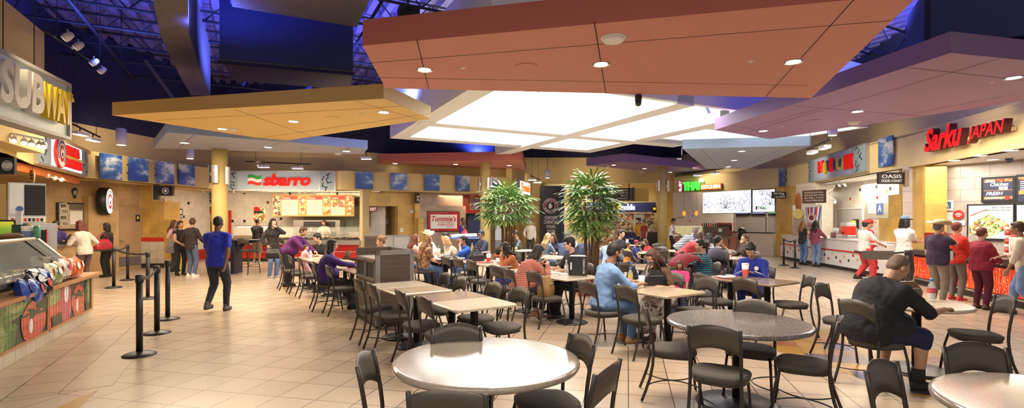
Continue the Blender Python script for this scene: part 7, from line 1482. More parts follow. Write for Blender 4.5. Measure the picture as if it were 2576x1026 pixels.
person('woman in purple sweater leaning over the baby at the table', -5.68, 12.72, -8, 0, 1.66, 1.2, 1, .05, 42, 22, 0, 'tan', 'short', 'brown', (.10, .014, .13), 'long', (.02, .02, .022), 'long', BLK, (-.1, .72, .86), (.12, .72, .84), **MID)
person('baby in pale pink reaching over the table edge', -5.02, 12.22, 40, 1, .95, 1.15, 0, 0, 6, 0, 25, 'light', 'short', 'brown', (.7, .38, .42), 'long', (.7, .45, .5), 'long', WHT, 'table', 'table', chair_h=.60, feet=.22, q=1)
person('man in black printed T-shirt leaning on the table by the baby', -4.9, 13.1, 245, 1, 1.76, 1.2, 0, .06, 20, 18, 15, 'light', 'short', 'black', (.02, .02, .022), 'short', NVY, 'long', BLK, 'table', 'table', **MID)
person('woman in dark jacket and jeans standing behind the purple sweater, hand at mouth', -6.85, 14.4, 320, 0, 1.72, 1., 1, 0, 0, 0, 0, 'light', 'long', 'black', (.025, .02, .022), 'long', JEAN, 'long', (.3, .27, .25), 'mouth', 'bag', **MID)
person('woman in black tank top waiting by the stepped ochre wall', -10.1, 15.3, 330, 0, 1.66, 1., 1, 0, 0, 0, -10, 'tan', 'pony', 'black', (.012, .012, .014), None, (.012, .012, .014), 'long', BLK, 'bag', 'gesture', **MID)
person('man in dark brown sweatshirt and jeans with his back to us', -9.4, 14.75, 75, 0, 1.74, 1.1, 0, 0, 0, 2, -40, 'tan', 'short', 'brown', (.03, .016, .02), 'long', (.08, .11, .2), 'long', WHT, 'bag', 'gesture', **MID)
person('person in pale pink shirt half hidden by the stepped ochre wall', -11.05, 16.4, 10, 0, 1.68, 1.05, 1, 0, 0, 4, 0, 'tan', 'long', 'brown', (.55, .3, .3), 'short', DGR, 'long', BLK, 'down', 'bag')
person('person in black shirt and tan shorts facing the pizza counter', -9.85, 19.4, 85, 0, 1.74, 1.12, 0, 0, 3, 6, 10, 'brown', 'buzz', 'black', (.018, .016, .018), 'short', (.2, .14, .1), 'shorts', (.3, .3, .3), 'fwd', 'down')
person('pizza cook in white behind the counter before the oven', -8.0, 21.48, 280, 0, 1.7, 1., 0, 0, 12, 20, 20, 'tan', 'short', 'auburn', (.6, .5, .4), 'short', DGR, 'long', BLK, 'fwd', 'fwd')
person('woman in white blouse with auburn hair at the sandwich queue', -10.75, 12.65, 172, 0, 1.68, 1.1, 1, 0, 10, 12, 0, 'tan', 'bob', 'auburn', (.62, .55, .48), 'elbow', (.10, .06, .06), 'long', BLK, 'fwd', 'bag', **MID)
person('woman in black with a patterned scarf carrying a red handbag', -11.95, 14.85, 188, 0, 1.6, 1.12, 1, 0, 0, 4, 0, 'tan', 'bob', 'black', (.014, .012, .014), 'long', (.014, .013, .015), 'long', BLK, 'bag', 'gesture', **MID)
person('counter worker in dark purple shirt behind the drink machine', -12.6, 13.85, 320, 0, 1.68, 1.05, 0, 0, 14, 26, 20, 'tan', 'short', 'black', (.05, .03, .16), 'short', BLK, 'long', BLK, 'fwd', 'fwd')
# ---------------------------------------------------------------- middle tables
person('woman in brown flowered blouse with long light brown hair', -2.10, 12.05, 36, 1, 1.68, 1.15, 1, 0, 10, 4, 0, 'light', 'long', 'lbrown', FLO, 'short', JEAN, 'long', (.12, .07, .04), 'chin', 'gesture', **MID)
person('woman in pink and white stripes with long dark red hair', -2.50, 12.62, 34, 1, 1.66, 1., 1, 0, 8, 4, 0, 'light', 'long', 'auburn', STP, 'short', JEAN, 'long', BLK, 'table', 'table')
person('man in straw cowboy hat and white shirt at the far table', -2.42, 14.15, 300, 1, 1.74, 1.05, 0, 0, 8, 10, 0, 'tan', 'short', 'brown', WHT, 'long', NVY, 'long', BLK, 'table', 'table', hat='cowboy')
person('woman in grey green shirt with her dark hair in a bun', -1.76, 13.78, 210, 1, 1.7, 1.05, 1, 0, 10, 4, 0, 'tan', 'bun', 'black', (.10, .13, .10), 'roll', DGR, 'long', BLK, 'table', 'gesture')
person('blonde woman bending over her food beside the blue T-shirt girl', -1.46, 13.2, 205, 1, 1.66, 1., 1, 0, 26, 34, 10, 'light', 'bob', 'blonde', (.55, .45, .36), 'short', NVY, 'long', BLK, 'chin', 'table')
person('girl in bright blue T-shirt with a black ponytail', -1.10, 12.66, 214, 1, 1.62, 1., 1, 0, 16, 6, 0, 'tan', 'pony', 'black', (.02, .10, .50), 'elbow', JEAN, 'long', BLK, 'mouth', 'table', **MID)
person('woman with sandy ponytail just behind the big bin station', -2.80, 11.1, 200, 1, 1.68, 1., 1, 0, 8, 12, 0, 'light', 'bun', 'lbrown', (.3, .2, .15), 'short', NVY, 'long', BLK, 'table', 'table')
a = person('man in navy blazer with dark glasses at the far table', -.86, 14.95, 215, 1, 1.76, 1.1, 0, 0, 6, 6, -10, 'tan', 'short', 'black', (.03, .035, .075), 'long', NVY, 'long', BLK, 'table', 'table', **MID)
H = a['H']; b = MB(); b.cone(H(-.05, .092, .004), H(-.012, .098, .004), .014, .016, 6); b.cone(H(.05, .092, .004), H(.012, .098, .004), .014, .016, 6); b.tube([H(-.06, .088, .01), H(-.08, 0, .01)], .005, 5).tube([H(.06, .088, .01), H(.08, 0, .01)], .005, 5); b.build('sunglasses', BLACK, a['root'])
person('woman in black top with brown hair, arms out over the table', -.28, 15.75, 5, 1, 1.66, 1., 1, 0, 12, 10, 0, 'light', 'bob', 'lbrown', (.03, .022, .02), 'cap', NVY, 'long', BLK, 'reach', 'reach')
person('person in dark patterned shirt behind the terracotta planter', .2, 15.9, 200, 1, 1.72, 1.1, 0, 0, 8, 10, 0, 'tan', 'short', 'black', food('dark_pattern', [(.03, .04, .04), (.1, .12, .11), (.02, .02, .03)], 40), 'short', NVY, 'long', BLK, 'table', 'table')
person('standing person in beige jacket and black trousers behind the broad palm', .82, 22.2, 250, 0, 1.72, 1.05, 0, 0, 0, 5, 0, 'tan', 'short', 'grey', (.5, .44, .38), 'long', BLK, 'long', BLK, 'down', 'bag')
person('standing man in royal blue jacket by the burger wall', -2.12, 21.6, 350, 0, 1.78, 1.1, 0, 0, 0, 5, 0, 'dark', 'buzz', 'black', (.02, .03, .28), 'long', NVY, 'long', BLK, 'down', 'down')
person('woman in hot pink top before the man in royal blue', -1.92, 20.5, 200, 0, 1.55, 1.05, 1, 0, 0, 10, 0, 'tan', 'bob', 'brown', (.65, .10, .14), 'short', NVY, 'long', BLK, 'gesture', 'down')
person('dark haired girl leaning her head beside the red zigzag top', .06, 10.35, 205, 1, 1.55, 1., 1, 0, 24, 10, 40, 'tan', 'long', 'black', (.5, .16, .06), 'long', (.03, .05, .25), 'long', BLK, 'chin', 'table', **MID)
person('blonde woman with long hair between the two palms', .9, 13.75, 40, 1, 1.66, 1., 1, 0, 12, 8, 0, 'light', 'long', 'blonde', (.2, .24, .33), 'short', JEAN, 'long', BLK, 'table', 'table')
person('woman with brown hair next to the long haired blonde', 1.22, 14.6, 250, 1, 1.64, 1., 1, 0, 12, 16, 20, 'light', 'bob', 'brown', NVY, 'short', JEAN, 'long', BLK, 'table', 'table')
person('man in navy shirt seen from behind between the palms', 1.36, 13.05, 50, 1, 1.78, 1.12, 0, 0, 16, 8, 0, 'light', 'short', 'grey', (.06, .085, .16), 'long', NVY, 'long', BLK, 'table', 'table', **MID)
person('woman in pale teal top facing us behind the navy shirts', 1.82, 15.6, 262, 1, 1.66, 1., 1, 0, 2, 0, 0, 'tan', 'pony', 'black', (.35, .58, .62), 'short', NVY, 'long', BLK, 'table', 'table')
person('second man in navy shirt half behind the tall palm', 1.86, 12.95, 60, 1, 1.76, 1.12, 0, 0, 14, 10, 0, 'light', 'short', 'grey', (.04, .055, .10), 'long', NVY, 'long', BLK, 'table', 'table')
person('person in washed blue shirt just beyond the tall palm', 2.42, 12.6, 60, 1, 1.7, 1.1, 0, 0, 22, 20, 0, 'light', 'short', 'lbrown', (.32, .42, .58), 'long', NVY, 'long', BLK, 'table', 'table')
person('man in black suit jacket facing the child in orange', 3.22, 15.0, 318, 1, 1.8, 1.1, 0, 0, 4, 8, 0, 'light', 'short', 'black', (.025, .024, .034), 'long', NVY, 'long', BLK, 'table', 'lap')
person('small child in orange T-shirt and jeans on a chair', 3.16, 13.7, 10, 1, 1.12, 1.05, 0, 0, 4, 0, 40, 'tan', 'short', 'brown', (.75, .27, .03), 'short', (.06, .13, .38), 'long', BLK, 'lap', 'table', feet=.3, q=1, chair_h=.5)
person('small child in red cap and navy vest', 3.48, 14.2, 330, 1, 1.1, 1.05, 0, 0, 6, 8, 0, 'tan', 'short', 'brown', (.04, .05, .2), 'short', NVY, 'long', BLK, 'mouth', 'table', feet=.3, hat=((.4, .02, .04),), chair_h=.55)
person('child in red shirt lying against the far cream table', 4.18, 15.1, 190, 1, 1.3, 1., 0, 0, 24, 20, 0, 'tan', 'bob', 'brown', (.6, .03, .03), 'short', NVY, 'long', BLK, 'table', 'table', feet=.3)
person('man in yellow shirt standing outside the navy fronted shop', 6.75, 26.6, 240, 0, 1.74, 1.15, 0, .05, 0, 10, 0, 'tan', 'short', 'black', (.75, .42, .03), 'short', DGR, 'long', BLK, 'gesture', 'gesture')
person('man in white shirt standing by the far yellow column', 7.3, 23.0, 330, 0, 1.76, 1., 0, 0, 4, 14, 0, 'brown', 'short', 'black', WHT, 'short', BLK, 'long', BLK, 'down', 'gesture')
person('person in maroon top standing beyond the far yellow column', 6.2, 23.6, 200, 0, 1.7, 1., 0, 0, 0, 0, 0, 'tan', 'short', 'brown', (.22, .03, .03), 'short', DGR, 'long', BLK, 'down', 'down')
person('woman in navy and white stripes bending with arms out', 4.75, 14.3, 352, 0, 1.68, 1.1, 1, 0, 48, 10, 0, 'light', 'bob', 'grey', STN, 'short', (.02, .02, .03), 'brief', BLK, 'reach', 'reach', q=1)
person('person in hot pink shorts and red top bending by the round table', 4.02, 11.9, 10, 0, 1.6, 1., 1, 0, 52, 15, 0, 'tan', 'bob', 'brown', (.5, .05, .06), 'short', (.75, .05, .3), 'brief', (.6, .05, .1), 'fwd', 'fwd')
person('woman in brown jacket drinking across the red tray', 6.02, 12.8, 196, 1, 1.68, 1.08, 1, 0, 12, -4, 0, 'tan', 'bun', 'brown', (.055, .03, .026), 'long', NVY, 'long', BLK, 'mouth', 'table', **MID)
person('woman in grey shirt with a dark ponytail facing the brown jacket', 4.86, 12.05, 22, 1, 1.64, 1.05, 1, 0, 12, 6, 0, 'tan', 'pony', 'black', (.42, .42, .45), 'short', NVY, 'long', BLK, 'table', 'mouth', **MID)
person('woman with long dark hair behind the grey shirt', 5.35, 13.8, 30, 1, 1.66, 1., 1, 0, 10, 5, 0, 'tan', 'long', 'black', (.3, .25, .25), 'short', NVY, 'long', BLK, 'table', 'table')
# ---------------------------------------------------------------- japanese side queue
person('woman in black tank top, jeans and tall boots at the hot dog counter', 10.84, 18.75, 12, 0, 1.66, 1., 1, 0, 0, 2, 0, 'light', 'long', 'lbrown', (.02, .018, .02), None, JEAN, 'long', BLK, 'down', 'fwd', **MID)
person('woman in red plaid shirt and jeans at the hot dog counter', 10.93, 18.1, 20, 0, 1.66, 1., 1, 0, 0, 2, 0, 'light', 'long', 'black', PLD, 'roll', LJEAN, 'long', (.05, .05, .06), 'down', 'fwd', **MID)
person('hot dog cook in a striped cap behind the white counter', 12.35, 18.0, 170, 0, 1.66, 1., 0, 0, 8, 16, 0, 'light', 'short', 'brown', (.2, .2, .22), 'short', DGR, 'long', BLK, 'fwd', 'fwd', hat=((.7, .5, .05), (.6, .05, .05)))
person('person in red cap and white shirt carrying a white tray', 9.55, 13.65, 2, 0, 1.70, 1.05, 0, 0, 4, 6, 0, 'tan', 'short', 'black', (.68, .55, .52), 'short', (.45, .04, .05), 'long', BLK, 'fwd', 'fwd', .14, hat=((.5, .03, .03),), q=1)
person('man in red apron and red cap walking behind the white tray', 10.05, 14.25, 350, 0, 1.72, 1.12, 0, .04, 4, 6, 0, 'tan', 'short', 'brown', (.62, .02, .02), 'short', (.55, .02, .02), 'long', BLK, 'swf', 'swb', .14, hat=((.55, .03, .02),), q=1)
person('man in white T-shirt and blue cap with folded arms', 9.24, 11.85, 8, 0, 1.78, 1.0, 0, 0, 0, 4, 0, 'tan', 'bob', 'black', (.74, .73, .72), 'short', (.022, .022, .026), 'long', BLK, 'cross', 'cross', hat=((.10, .17, .28), (.05, .06, .1)), **MID)
person('man in white cowboy hat, navy shirt and khaki trousers, hand on chin', 8.42, 9.95, 8, 0, 1.66, 1.3, 0, .12, 0, 6, 0, 'light', 'short', 'grey', (.055, .035, .075), 'short', (.24, .19, .15), 'long', BLK, 'down', 'mouth', hat='cowboy', q=1)
person('person in bright red shirt between the cowboy hat and the counter', 9.22, 10.45, 5, 0, 1.64, 1.2, 0, .06, 0, 4, 0, 'light', 'short', 'auburn', (.60, .03, .02), 'elbow', (.16, .13, .12), 'long', (.5, .04, .03), 'down', 'gesture', q=1)
person('woman in dark red jacket and maroon trousers with short auburn hair', 8.86, 9.5, 6, 0, 1.54, 1.32, 1, .08, 0, 4, 0, 'light', 'short', 'auburn', (.24, .012, .035), 'long', (.09, .008, .03), 'long', (.12, .08, .06), 'gesture', 'gesture', q=1)
person('person in beige top and blue jeans striding at the edge of the view', 9.0, 8.8, 130, 0, 1.68, 1.1, 0, 0, 8, 6, 0, 'brown', 'short', 'brown', (.62, .52, .42), 'roll', LJEAN, 'long', (.06, .05, .06), 'swf', 'fwd', .2, q=1)
# ================================================================ SMALL THINGS
fsx = lambda px: FS.hit(px)[0]
def cup(x, y, z, label, body, band=None, h=.16, r=.045, straw=True, lid=True):
    t = thing('drink_cup', label, 'cup', (x, y, z)); MB().lathe([(r*.72, 0), (r, h)], 18).build('cup_body', body, t)
    if band: MB().lathe([(r*.78, h*.12), (r*.93, h*.6)], 18, (0, 0, 0), cap=False).build('cup_band', band, t).scale = (1.015, 1.015, 1)
    if lid: MB().lathe([(r*1.06, h), (r*1.06, h+.008), (r*.85, h+.018)], 18).build('lid', WHITEG, t)
    if straw: MB().tube([(0, 0, h), (.01, 0, h+.09)], .004, 6).build('straw', WHITEG, t)
    return t
def bottle(x, y, z, label, body, liquid, cap, lab, h=.22, r=.034, fill=.6):
    t = thing('drink_bottle', label, 'bottle', (x, y, z)); k = h/.22
    MB().lathe([(r*.9, 0), (r, .01*k), (r*.95, .05*k), (r, .09*k), (r, .13*k), (r*.8, .16*k), (r*.4, .185*k), (r*.38, .2*k)], 18).build('bottle_body', body, t)
    if liquid: MB().lathe([(r*.85, .006), (r*.93, .02*k), (r*.9, h*fill*.8)], 18).build('liquid', liquid, t)
    MB().lathe([(r*.44, .195*k), (r*.44, h+.004)], 14).build('cap', cap, t); MB().lathe([(r*1.02, .085*k), (r*1.02, .132*k)], 18, cap=False).build('paper_label', lab, t); return t
def tray(x, y, z, label, m=None):
    t = tag(MB().bbox(-.2, .2, -.15, .15, 0, .012, .03).build('food_tray', m or M('tray_red', (.40, .03, .03), .4), None, (x, y, z), TB), label, 'tray'); return t
def paperbox(x, y, z, label, w=.1, d=.08, h=.06, m=None, name='food_box', cat='food box', rz=.4):
    t = thing(name, label, cat, (x, y, z), rz); MB().prism([(-w*.85, -d*.85), (w*.85, -d*.85), (w*.85, d*.85), (-w*.85, d*.85)], 0, h).build('box_base', m or WHITEG, t); MB().prism([(-w, -d), (w, -d), (w, d), (-w, d)], h, h+.015, bev=.005).build('box_lid', m or WHITEG, t); return t
def bag_mesh(w, d, h, bulge=.15, n=9, top=.75):
    b = MB(); vs = []; m_ = 4*n
    for j in range(7):
        f_ = j/6; k = 1+bulge*sin(pi*min(1, f_*1.2))-(1-top)*f_**2
        for i in range(m_):
            a = 2*pi*i/m_; c, s_ = cos(a), sin(a); r = (abs(c)**5+abs(s_)**5)**(-1/5); vs.append((w/2*r*c*k, d/2*r*s_*(k-(.45*f_**3)), h*f_+(.02*h*sin(5*a) if 0 < j < 6 else 0)))
    b.add(vs, [(j*m_+i, j*m_+(i+1) % m_, (j+1)*m_+(i+1) % m_, (j+1)*m_+i) for j in range(6) for i in range(m_)], 0, True); b.add(vs[:m_], [list(range(m_))[::-1]], 0); b.add(vs[-m_:], [list(range(m_))], 0); return b
def handbag(x, y, z, rz, label, m, hm, w=.34, d=.16, h=.2, handles=2):
    t = thing('handbag', label, 'handbag', (x, y, z), rz); bag_mesh(w, d, h).build('bag_body', m, t)
    for k in range(handles):
        s_ = -1 if k else 1; MB().tube([(w*.28*cos(a), s_*d*.22, h*.86+h*.62*sin(a)) for a in [pi*i/12 for i in range(13)]], .009, 7).build('handle', hm, t)
    MB().box(-w*.3, w*.3, -d*.5-.004, -d*.5+.01, h*.6, h*.64).build('front_zip', STEEL, t); return t
TZ = .757
CLR = M('clear_plastic', (.85, .9, .92), .06, var=0, alpha=.28, spec=.7); WATER = M('water', (.8, .88, .9), .04, var=0, alpha=.22)
JUICE = M('juice', (.55, .13, .03), .2); COLA = M('cola_red', (.62, .03, .03), .3); BLC = M('blue_cap', (.05, .2, .55), .4); LEA = M('brown_leather', (.14, .075, .035), .45, var=.45, scale=9); BKL = M('black_leather', (.012, .011, .013), .38, var=.3); KHA = M('khaki_canvas', (.24, .14, .045), .8, var=.3)
REDL = M('red_blue_label', (.55, .08, .1), .4, var=.5, scale=30)
bottle(4.74, 5.68, TZ, 'clear water bottle with a blue cap and red label', CLR, WATER, BLC, REDL, .26, .04)
handbag(4.63, 5.92, TZ, .3, 'slouchy brown leather handbag behind the water bottle', LEA, LEA, .36, .16, .2, 1)
t = thing('phone', 'phone propped on the pale round table beside the brown handbag', 'phone', (4.38, 5.78, TZ), -.4); MB().box(-.05, .05, 0, .012, 0, .15).build('casing', BLACK, t).rotation_euler.x = R(-25); MB().box(-.044, .044, -.002, 0, .008, .142).build('screen', M('lit_phone_screen', (.5, .6, .7), .3, var=0, emis=.6), t).rotation_euler.x = R(-25)
handbag(2.0, 7.12, TZ, .3, 'black leather handbag with two handles on the square table', BKL, BKL, .36, .17, .22)
cup(1.80, 6.98, TZ, 'plain white paper cup beside the black handbag', WHITEG, None, .15, .045, False, False)
bottle(1.70, 7.22, TZ, 'juice bottle with a blue cap and yellow label beside the denim shirt man', CLR, JUICE, BLC, M('yellow_label', (.6, .5, .08), .4, var=.5, scale=20), .24, .036, .5)
b = MB(); rnd = random.Random(2)
for _ in range(9): b.ball((rnd.uniform(-.12, .12), rnd.uniform(-.07, .07), .025), (.06, .05, .035), 8)
o = bpy.data.objects.new('plastic_bag', fuse(b, .01, 3)); COL.objects.link(o); o.data.materials.append(M('thin_plastic', (.72, .68, .66), .35)); o.location = (1.56, 6.86, TZ); tag(o, 'crumpled white plastic bag before the denim shirt man', 'plastic bag'); b = MB(); b.ball((.05, -.05, .06), (.04, .03, .02), 8).build('red_print', REDP, o)
t = thing('food_basket', 'paper lined basket of food behind the juice bottle', 'food basket', (1.86, 7.26, TZ)); MB().lathe([(.09, 0), (.12, .04)], 18).build('basket', KHA, t); MB().ball((0, 0, .035), (.1, .09, .03), 12).build('food', FC[5], t)
handbag(.54, 7.97, .485, 1.2, 'khaki canvas bag standing on the empty chair seat by the zigzag woman', KHA, KHA, .34, .2, .30, 1)
t = thing('paper_bag', 'tall black paper shopping bag with white letters and tissue', 'shopping bag', (1.10, 8.36, TZ), -.25); MB().box(-.15, .15, -.06, .06, 0, .32).build('bag_body', M('black_card', (.018, .018, .022), .4), t)
o = text('TORRID.COM', 'lettering', PAPER, t, -.125, .125, -.014, .014, 0, .002, .003); o.location = (.1, -.061, .165); o.rotation_euler.y = pi/2
MB().prism([(-.13, -.05), (-.05, -.06), (.02, -.045), (.13, -.05), (.12, .05), (-.12, .05)], .3, .335, bev=.01).build('tissue', PAPER, t); MB().box(-.12, -.1, -.0625, -.06, .1, .22).build('white_mark', PAPER, t)
bottle(.93, 8.62, TZ, 'clear water bottle before the young man with glasses', CLR, WATER, WHITEG, PAPER, .23)
for i, (x, y, w, rz) in enumerate(((.72, 8.62, .1, .3), (.62, 8.86, .08, .9), (.86, 8.42, .07, .1))): paperbox(x, y, TZ, 'flat white food wrapper on the paper bag row, %s' % ['nearest the zigzag woman', 'toward the far end', 'nearest the paper bag'][i], w, .07, .012, None, 'food_wrapper', 'wrapper', rz)
tray(-.55, 10.9, TZ, 'red tray on the row behind the zigzag woman'); tray(-.85, 11.42, TZ, 'red tray at the far end of the row behind the zigzag woman')
cup(-.50, 10.76, TZ+.012, 'large white and red drink cup on the red tray row', WHITEG, REDP, .17, .05); paperbox(-.26, 10.5, TZ, 'white foam box on the near end of the red tray row', .12, .09, .06); paperbox(-.08, 10.42, TZ, 'small white food carton at the corner of the red tray row', .06, .05, .09); cup(-.3, 10.62, TZ, 'small white cup behind the foam box', WHITEG, None, .1, .04, False)
handbag(-.8, 11.3, TZ+.012, .4, 'black handbag with a tall handle on the red tray row', BKL, BKL, .34, .18, .2)
tray(-1.58, 12.3, TZ, 'black tray of food before the flowered blouse woman', BLACK); paperbox(-1.62, 12.42, TZ+.012, 'white food box on the black tray', .09, .07, .05); cup(-1.42, 12.42, TZ, 'tall beige drink cup before the blue T-shirt girl', M('beige_cup', (.6, .5, .38), .4), None, .18, .05); cup(-1.86, 12.72, TZ, 'tall beige drink cup before the flowered blouse woman', M('beige_cup_pale', (.62, .52, .4), .4), None, .18, .05); cup(-2.05, 13.1, TZ, 'white drink cup before the green shirt woman', WHITEG, None, .15, .045)
bottle(-1.15, 14.5, TZ, 'orange drink bottle before the man in dark glasses', CLR, M('orange_drink', (.8, .35, .04), .2), WHITEG, M('orange_label', (.75, .3, .05), .4), .25); tray(-.98, 14.75, TZ, 'red tray before the man in dark glasses')
bottle(-4.92, 12.28, TZ, 'pale baby bottle with a blue top on the table by the baby', WHITEG, None, BLC, M('pink_label', (.6, .4, .5), .4), .2, .035)
bottle(-2.96, 9.58, TZ, 'cola bottle with a red label before the purple jacket', M('cola_dark', (.05, .015, .01), .1), None, REDP, COLA, .24, .036); t = thing('food_basket', 'red basket of food before the purple jacket', 'food basket', (-3.1, 9.75, TZ)); MB().lathe([(.08, 0), (.11, .05)], 16).build('basket', REDP, t); MB().ball((0, 0, .04), (.09, .08, .03), 10).build('food', FC[5], t)
tray(3.50, 8.02, TZ, 'red tray with paper before the young man in the blue jersey'); cup(3.74, 8.06, TZ+.012, 'large white drink cup with a red lower half before the blue jersey', WHITEG, M('cup_coral', (.75, .12, .1), .4), .2, .055, False)
o = tag(MB().prism([(-.14, -.1), (.05, -.12), (.16, -.02), (.1, .1), (-.12, .09)], 0, .02, bev=.006).build('paper_liner', PAPER, None, (3.42, 8.0, TZ+.012), .3), 'crumpled white paper on the tray before the blue jersey', 'paper')
tray(5.25, 12.55, TZ, 'red tray between the brown jacket and the grey shirt'); paperbox(5.2, 12.5, TZ+.012, 'white food box on the red tray before the brown jacket', .09, .07, .05)
handbag(5.55, 11.9, .485, .5, 'brown leather purse on the chair below the brown jacket', LEA, LEA, .36, .18, .2, 1); chair(5.58, 11.95, 120, 'holding the brown purse beside the red tray')
t = thing('gift_bag', 'bright blue gift bag with a handle on the table before the thai shop', 'shopping bag', (6.48, 17.85, TZ), .1); MB().prism([(-.16, -.08), (.16, -.08), (.16, .08), (-.16, .08)], 0, .32).build('bag_body', M('bright_blue_card', (.06, .10, .62), .4), t); MB().tube([(-.08, 0, .32), (.0, .0, .46), (.08, 0, .32)], .01, 6).build('handle', BLC, t)
cup(6.9, 17.9, TZ, 'white cup beside the blue gift bag', WHITEG, None, .14, .045, False); cup(4.25, 18.55, TZ, 'white cup on the table nearest the phone kiosk', WHITEG, None, .18, .05, False)
handbag(-11.85, 14.55, .80, 1.2, 'large red leather handbag on the arm of the scarf woman', M('red_leather', (.42, .02, .03), .4, var=.3), M('red_leather_strap', (.35, .02, .03), .4), .42, .22, .32, 2); handbag(-5.92, 12.5, .72, .4, 'black shoulder bag beside the purple sweater', BKL, BKL, .34, .16, .24, 1)
handbag(-10.85, 16.1, .62, .6, 'grey cloth bag hanging from the pink shirt', M('grey_cloth', (.2, .18, .16), .8, var=.3), M('grey_cloth_strap', (.2, .18, .16), .8), .36, .18, .4, 1)
t = thing('serving_tray', 'white tray carried at waist height by the red cap person', 'tray', (10.0, 13.66, 1.0), 0); MB().bbox(-.25, .25, -.18, .18, 0, .02, .04).build('tray_plate', WHITEG, t); MB().bbox(-.2, .1, -.1, .1, .02, .05, .03).build('food_paper', PAPER, t)
t = thing('receipt', 'crumpled white paper held by the man in the cowboy hat', 'paper', (8.5, 9.72, .98), .3); MB().prism([(-.03, -.01), (.03, -.012), (.04, .01), (-.02, .012)], -.08, .1).build('sheet', PAPER, t)
t = thing('tray_cart', 'blue tray cart stacked with white trays by the burger wall', 'cart', (-1.75, 18.2, 0), .1); NBL = M('cart_blue', (.08, .14, .4), .5); MB().box(-.55, .55, -.3, .3, 1.0, 1.05).build('top_shelf', NBL, t); MB().box(-.5, .5, -.26, .26, .25, .3).build('low_shelf', NBL, t)
for sx in (-.5, .5):
    for sy in (-.26, .26): MB().tube([(sx, sy, .05), (sx, sy, 1.0)], .02, 8).build('leg', STEELD, t); MB().ball((sx, sy, .05), .05, 8).build('wheel', BLACK, t)
for k in range(3): o = MB().bbox(-.17, .17, -.13, .13, 0, .1, .03).build('serving_tray', WHITEG, None, (-2.05+.3*k, 18.2, 1.06+.012*k), .3); o.rotation_euler.y = R(-6+2*k); tag(o, 'white tray stack on the blue cart, %s' % ['nearest the burger panel', 'in the middle', 'nearest the column'][k], 'tray', 'trays on the blue cart')
def stroller(x, y, deg, label, fab, trim):
    t = thing('stroller', label, 'stroller', (x, y, 0), R(deg)-pi/2)
    for sx in (-1, 1):
        MB().tube([(sx*.24, .38, .12), (sx*.24, .1, .5), (sx*.24, -.35, 1.0), (sx*.2, -.45, 1.04)], .014, 8).build('side_tube', BLACKM, t); MB().tube([(sx*.24, -.32, .12), (sx*.24, .05, .55)], .014, 8).build('rear_leg', BLACKM, t)
        for yy in (.38, -.32): b = MB().lathe([(.05, -.02), (.10, -.022), (.11, 0), (.10, .022), (.05, .02)], 20, axis='x'); o = b.build('wheel', BLACK, t); o.location = (sx*.25, yy, .11); MB().lathe([(.045, -.024), (.045, .024)], 14, axis='x').build('hub', STEEL, o)
    MB().tube([(-.2, -.45, 1.04), (0, -.47, 1.05), (.2, -.45, 1.04)], .018, 8).build('handle', BLACK, t)
    MB().add([(-.22, .25, .42), (.22, .25, .42), (.22, -.05, .40), (-.22, -.05, .40), (.22, -.26, .86), (-.22, -.26, .86), (.22, -.30, .84), (-.22, -.30, .84), (.22, -.06, .36), (-.22, -.06, .36), (.22, .25, .38), (-.22, .25, .38)], [(0, 1, 2, 3), (3, 2, 4, 5), (5, 4, 6, 7), (7, 6, 8, 9), (9, 8, 10, 11), (0, 11, 10, 1), (1, 10, 8, 2), (2, 8, 6, 4), (0, 3, 9, 11), (3, 5, 7, 9)]).build('seat', fab, t)
    vs = []; n = 9
    for k in range(n):
        a = R(20+110*k/(n-1))
        for j in range(7): f_ = -1+j/3; vs.append((.25*f_, -.24+.36*cos(a)*sqrt(max(.15, 1-f_*f_*.6)), .72+.34*sin(a)*sqrt(max(.15, 1-f_*f_*.55))))
    b = MB().add(vs, [(7*k+j, 7*k+j+1, 7*k+j+8, 7*k+j+7) for k in range(n-1) for j in range(6)], 0, True); o = b.build('canopy', trim, t); m = o.modifiers.new('thick', 'SOLIDIFY'); m.thickness = .012; return t
stroller(2.98, 9.15, 200, 'black and dark red stroller beside the turquoise woman', M('stroller_black', (.03, .02, .025), .8), M('stroller_red', (.22, .015, .03), .8)); stroller(4.35, 10.7, 250, 'dark plum stroller with big wheels behind the turquoise woman', M('stroller_plum', (.06, .035, .055), .8), M('stroller_dark', (.035, .03, .045), .8))
# ---------------------------------------------------------------- crisps and other things on the sandwich counter
def crisp_bag(s_, off, z, tilt, yaw, m, spot, label, k=1.):
    t = thing('crisp_bag', label, 'crisp bag', FS.p(s_, z, off), FS.rz+yaw, 'crisp bags in the wire rack'); b = MB(); n, mm = 8, 10; w, h = .22*k, .25*k; rnd = random.Random(int(s_*100))
    for side in (-1, 1):
        vs = []
        for j in range(mm+1):
            for i in range(n+1):
                u, v = -1+2*i/n, j/mm; th = .055*k*(1-u**4)*sin(pi*v)**.6*(1+.25*sin(9*u+5*v+s_*7)*sin(7*v)); vs.append((w/2*u*(1-.1*sin(pi*v)), side*th, h*v))
        fs = [(j*(n+1)+i, j*(n+1)+i+1, (j+1)*(n+1)+i+1, (j+1)*(n+1)+i) for j in range(mm) for i in range(n)]
        b.add(vs, fs if side < 0 else [f[::-1] for f in fs], 0, True)
    o = b.build('bag_film', m, t); o.rotation_euler.x = tilt; e = disc(MB(), .042*k, -.066*k, 16, 0, (0, h*.55)); o2 = e.build('brand_roundel', spot, t); o2.rotation_euler.x = tilt; e = MB().box(-w*.42, w*.42, -.012, -.006, h*.9, h*.96).build('top_crimp', spot, t); e.rotation_euler.x = tilt; return t
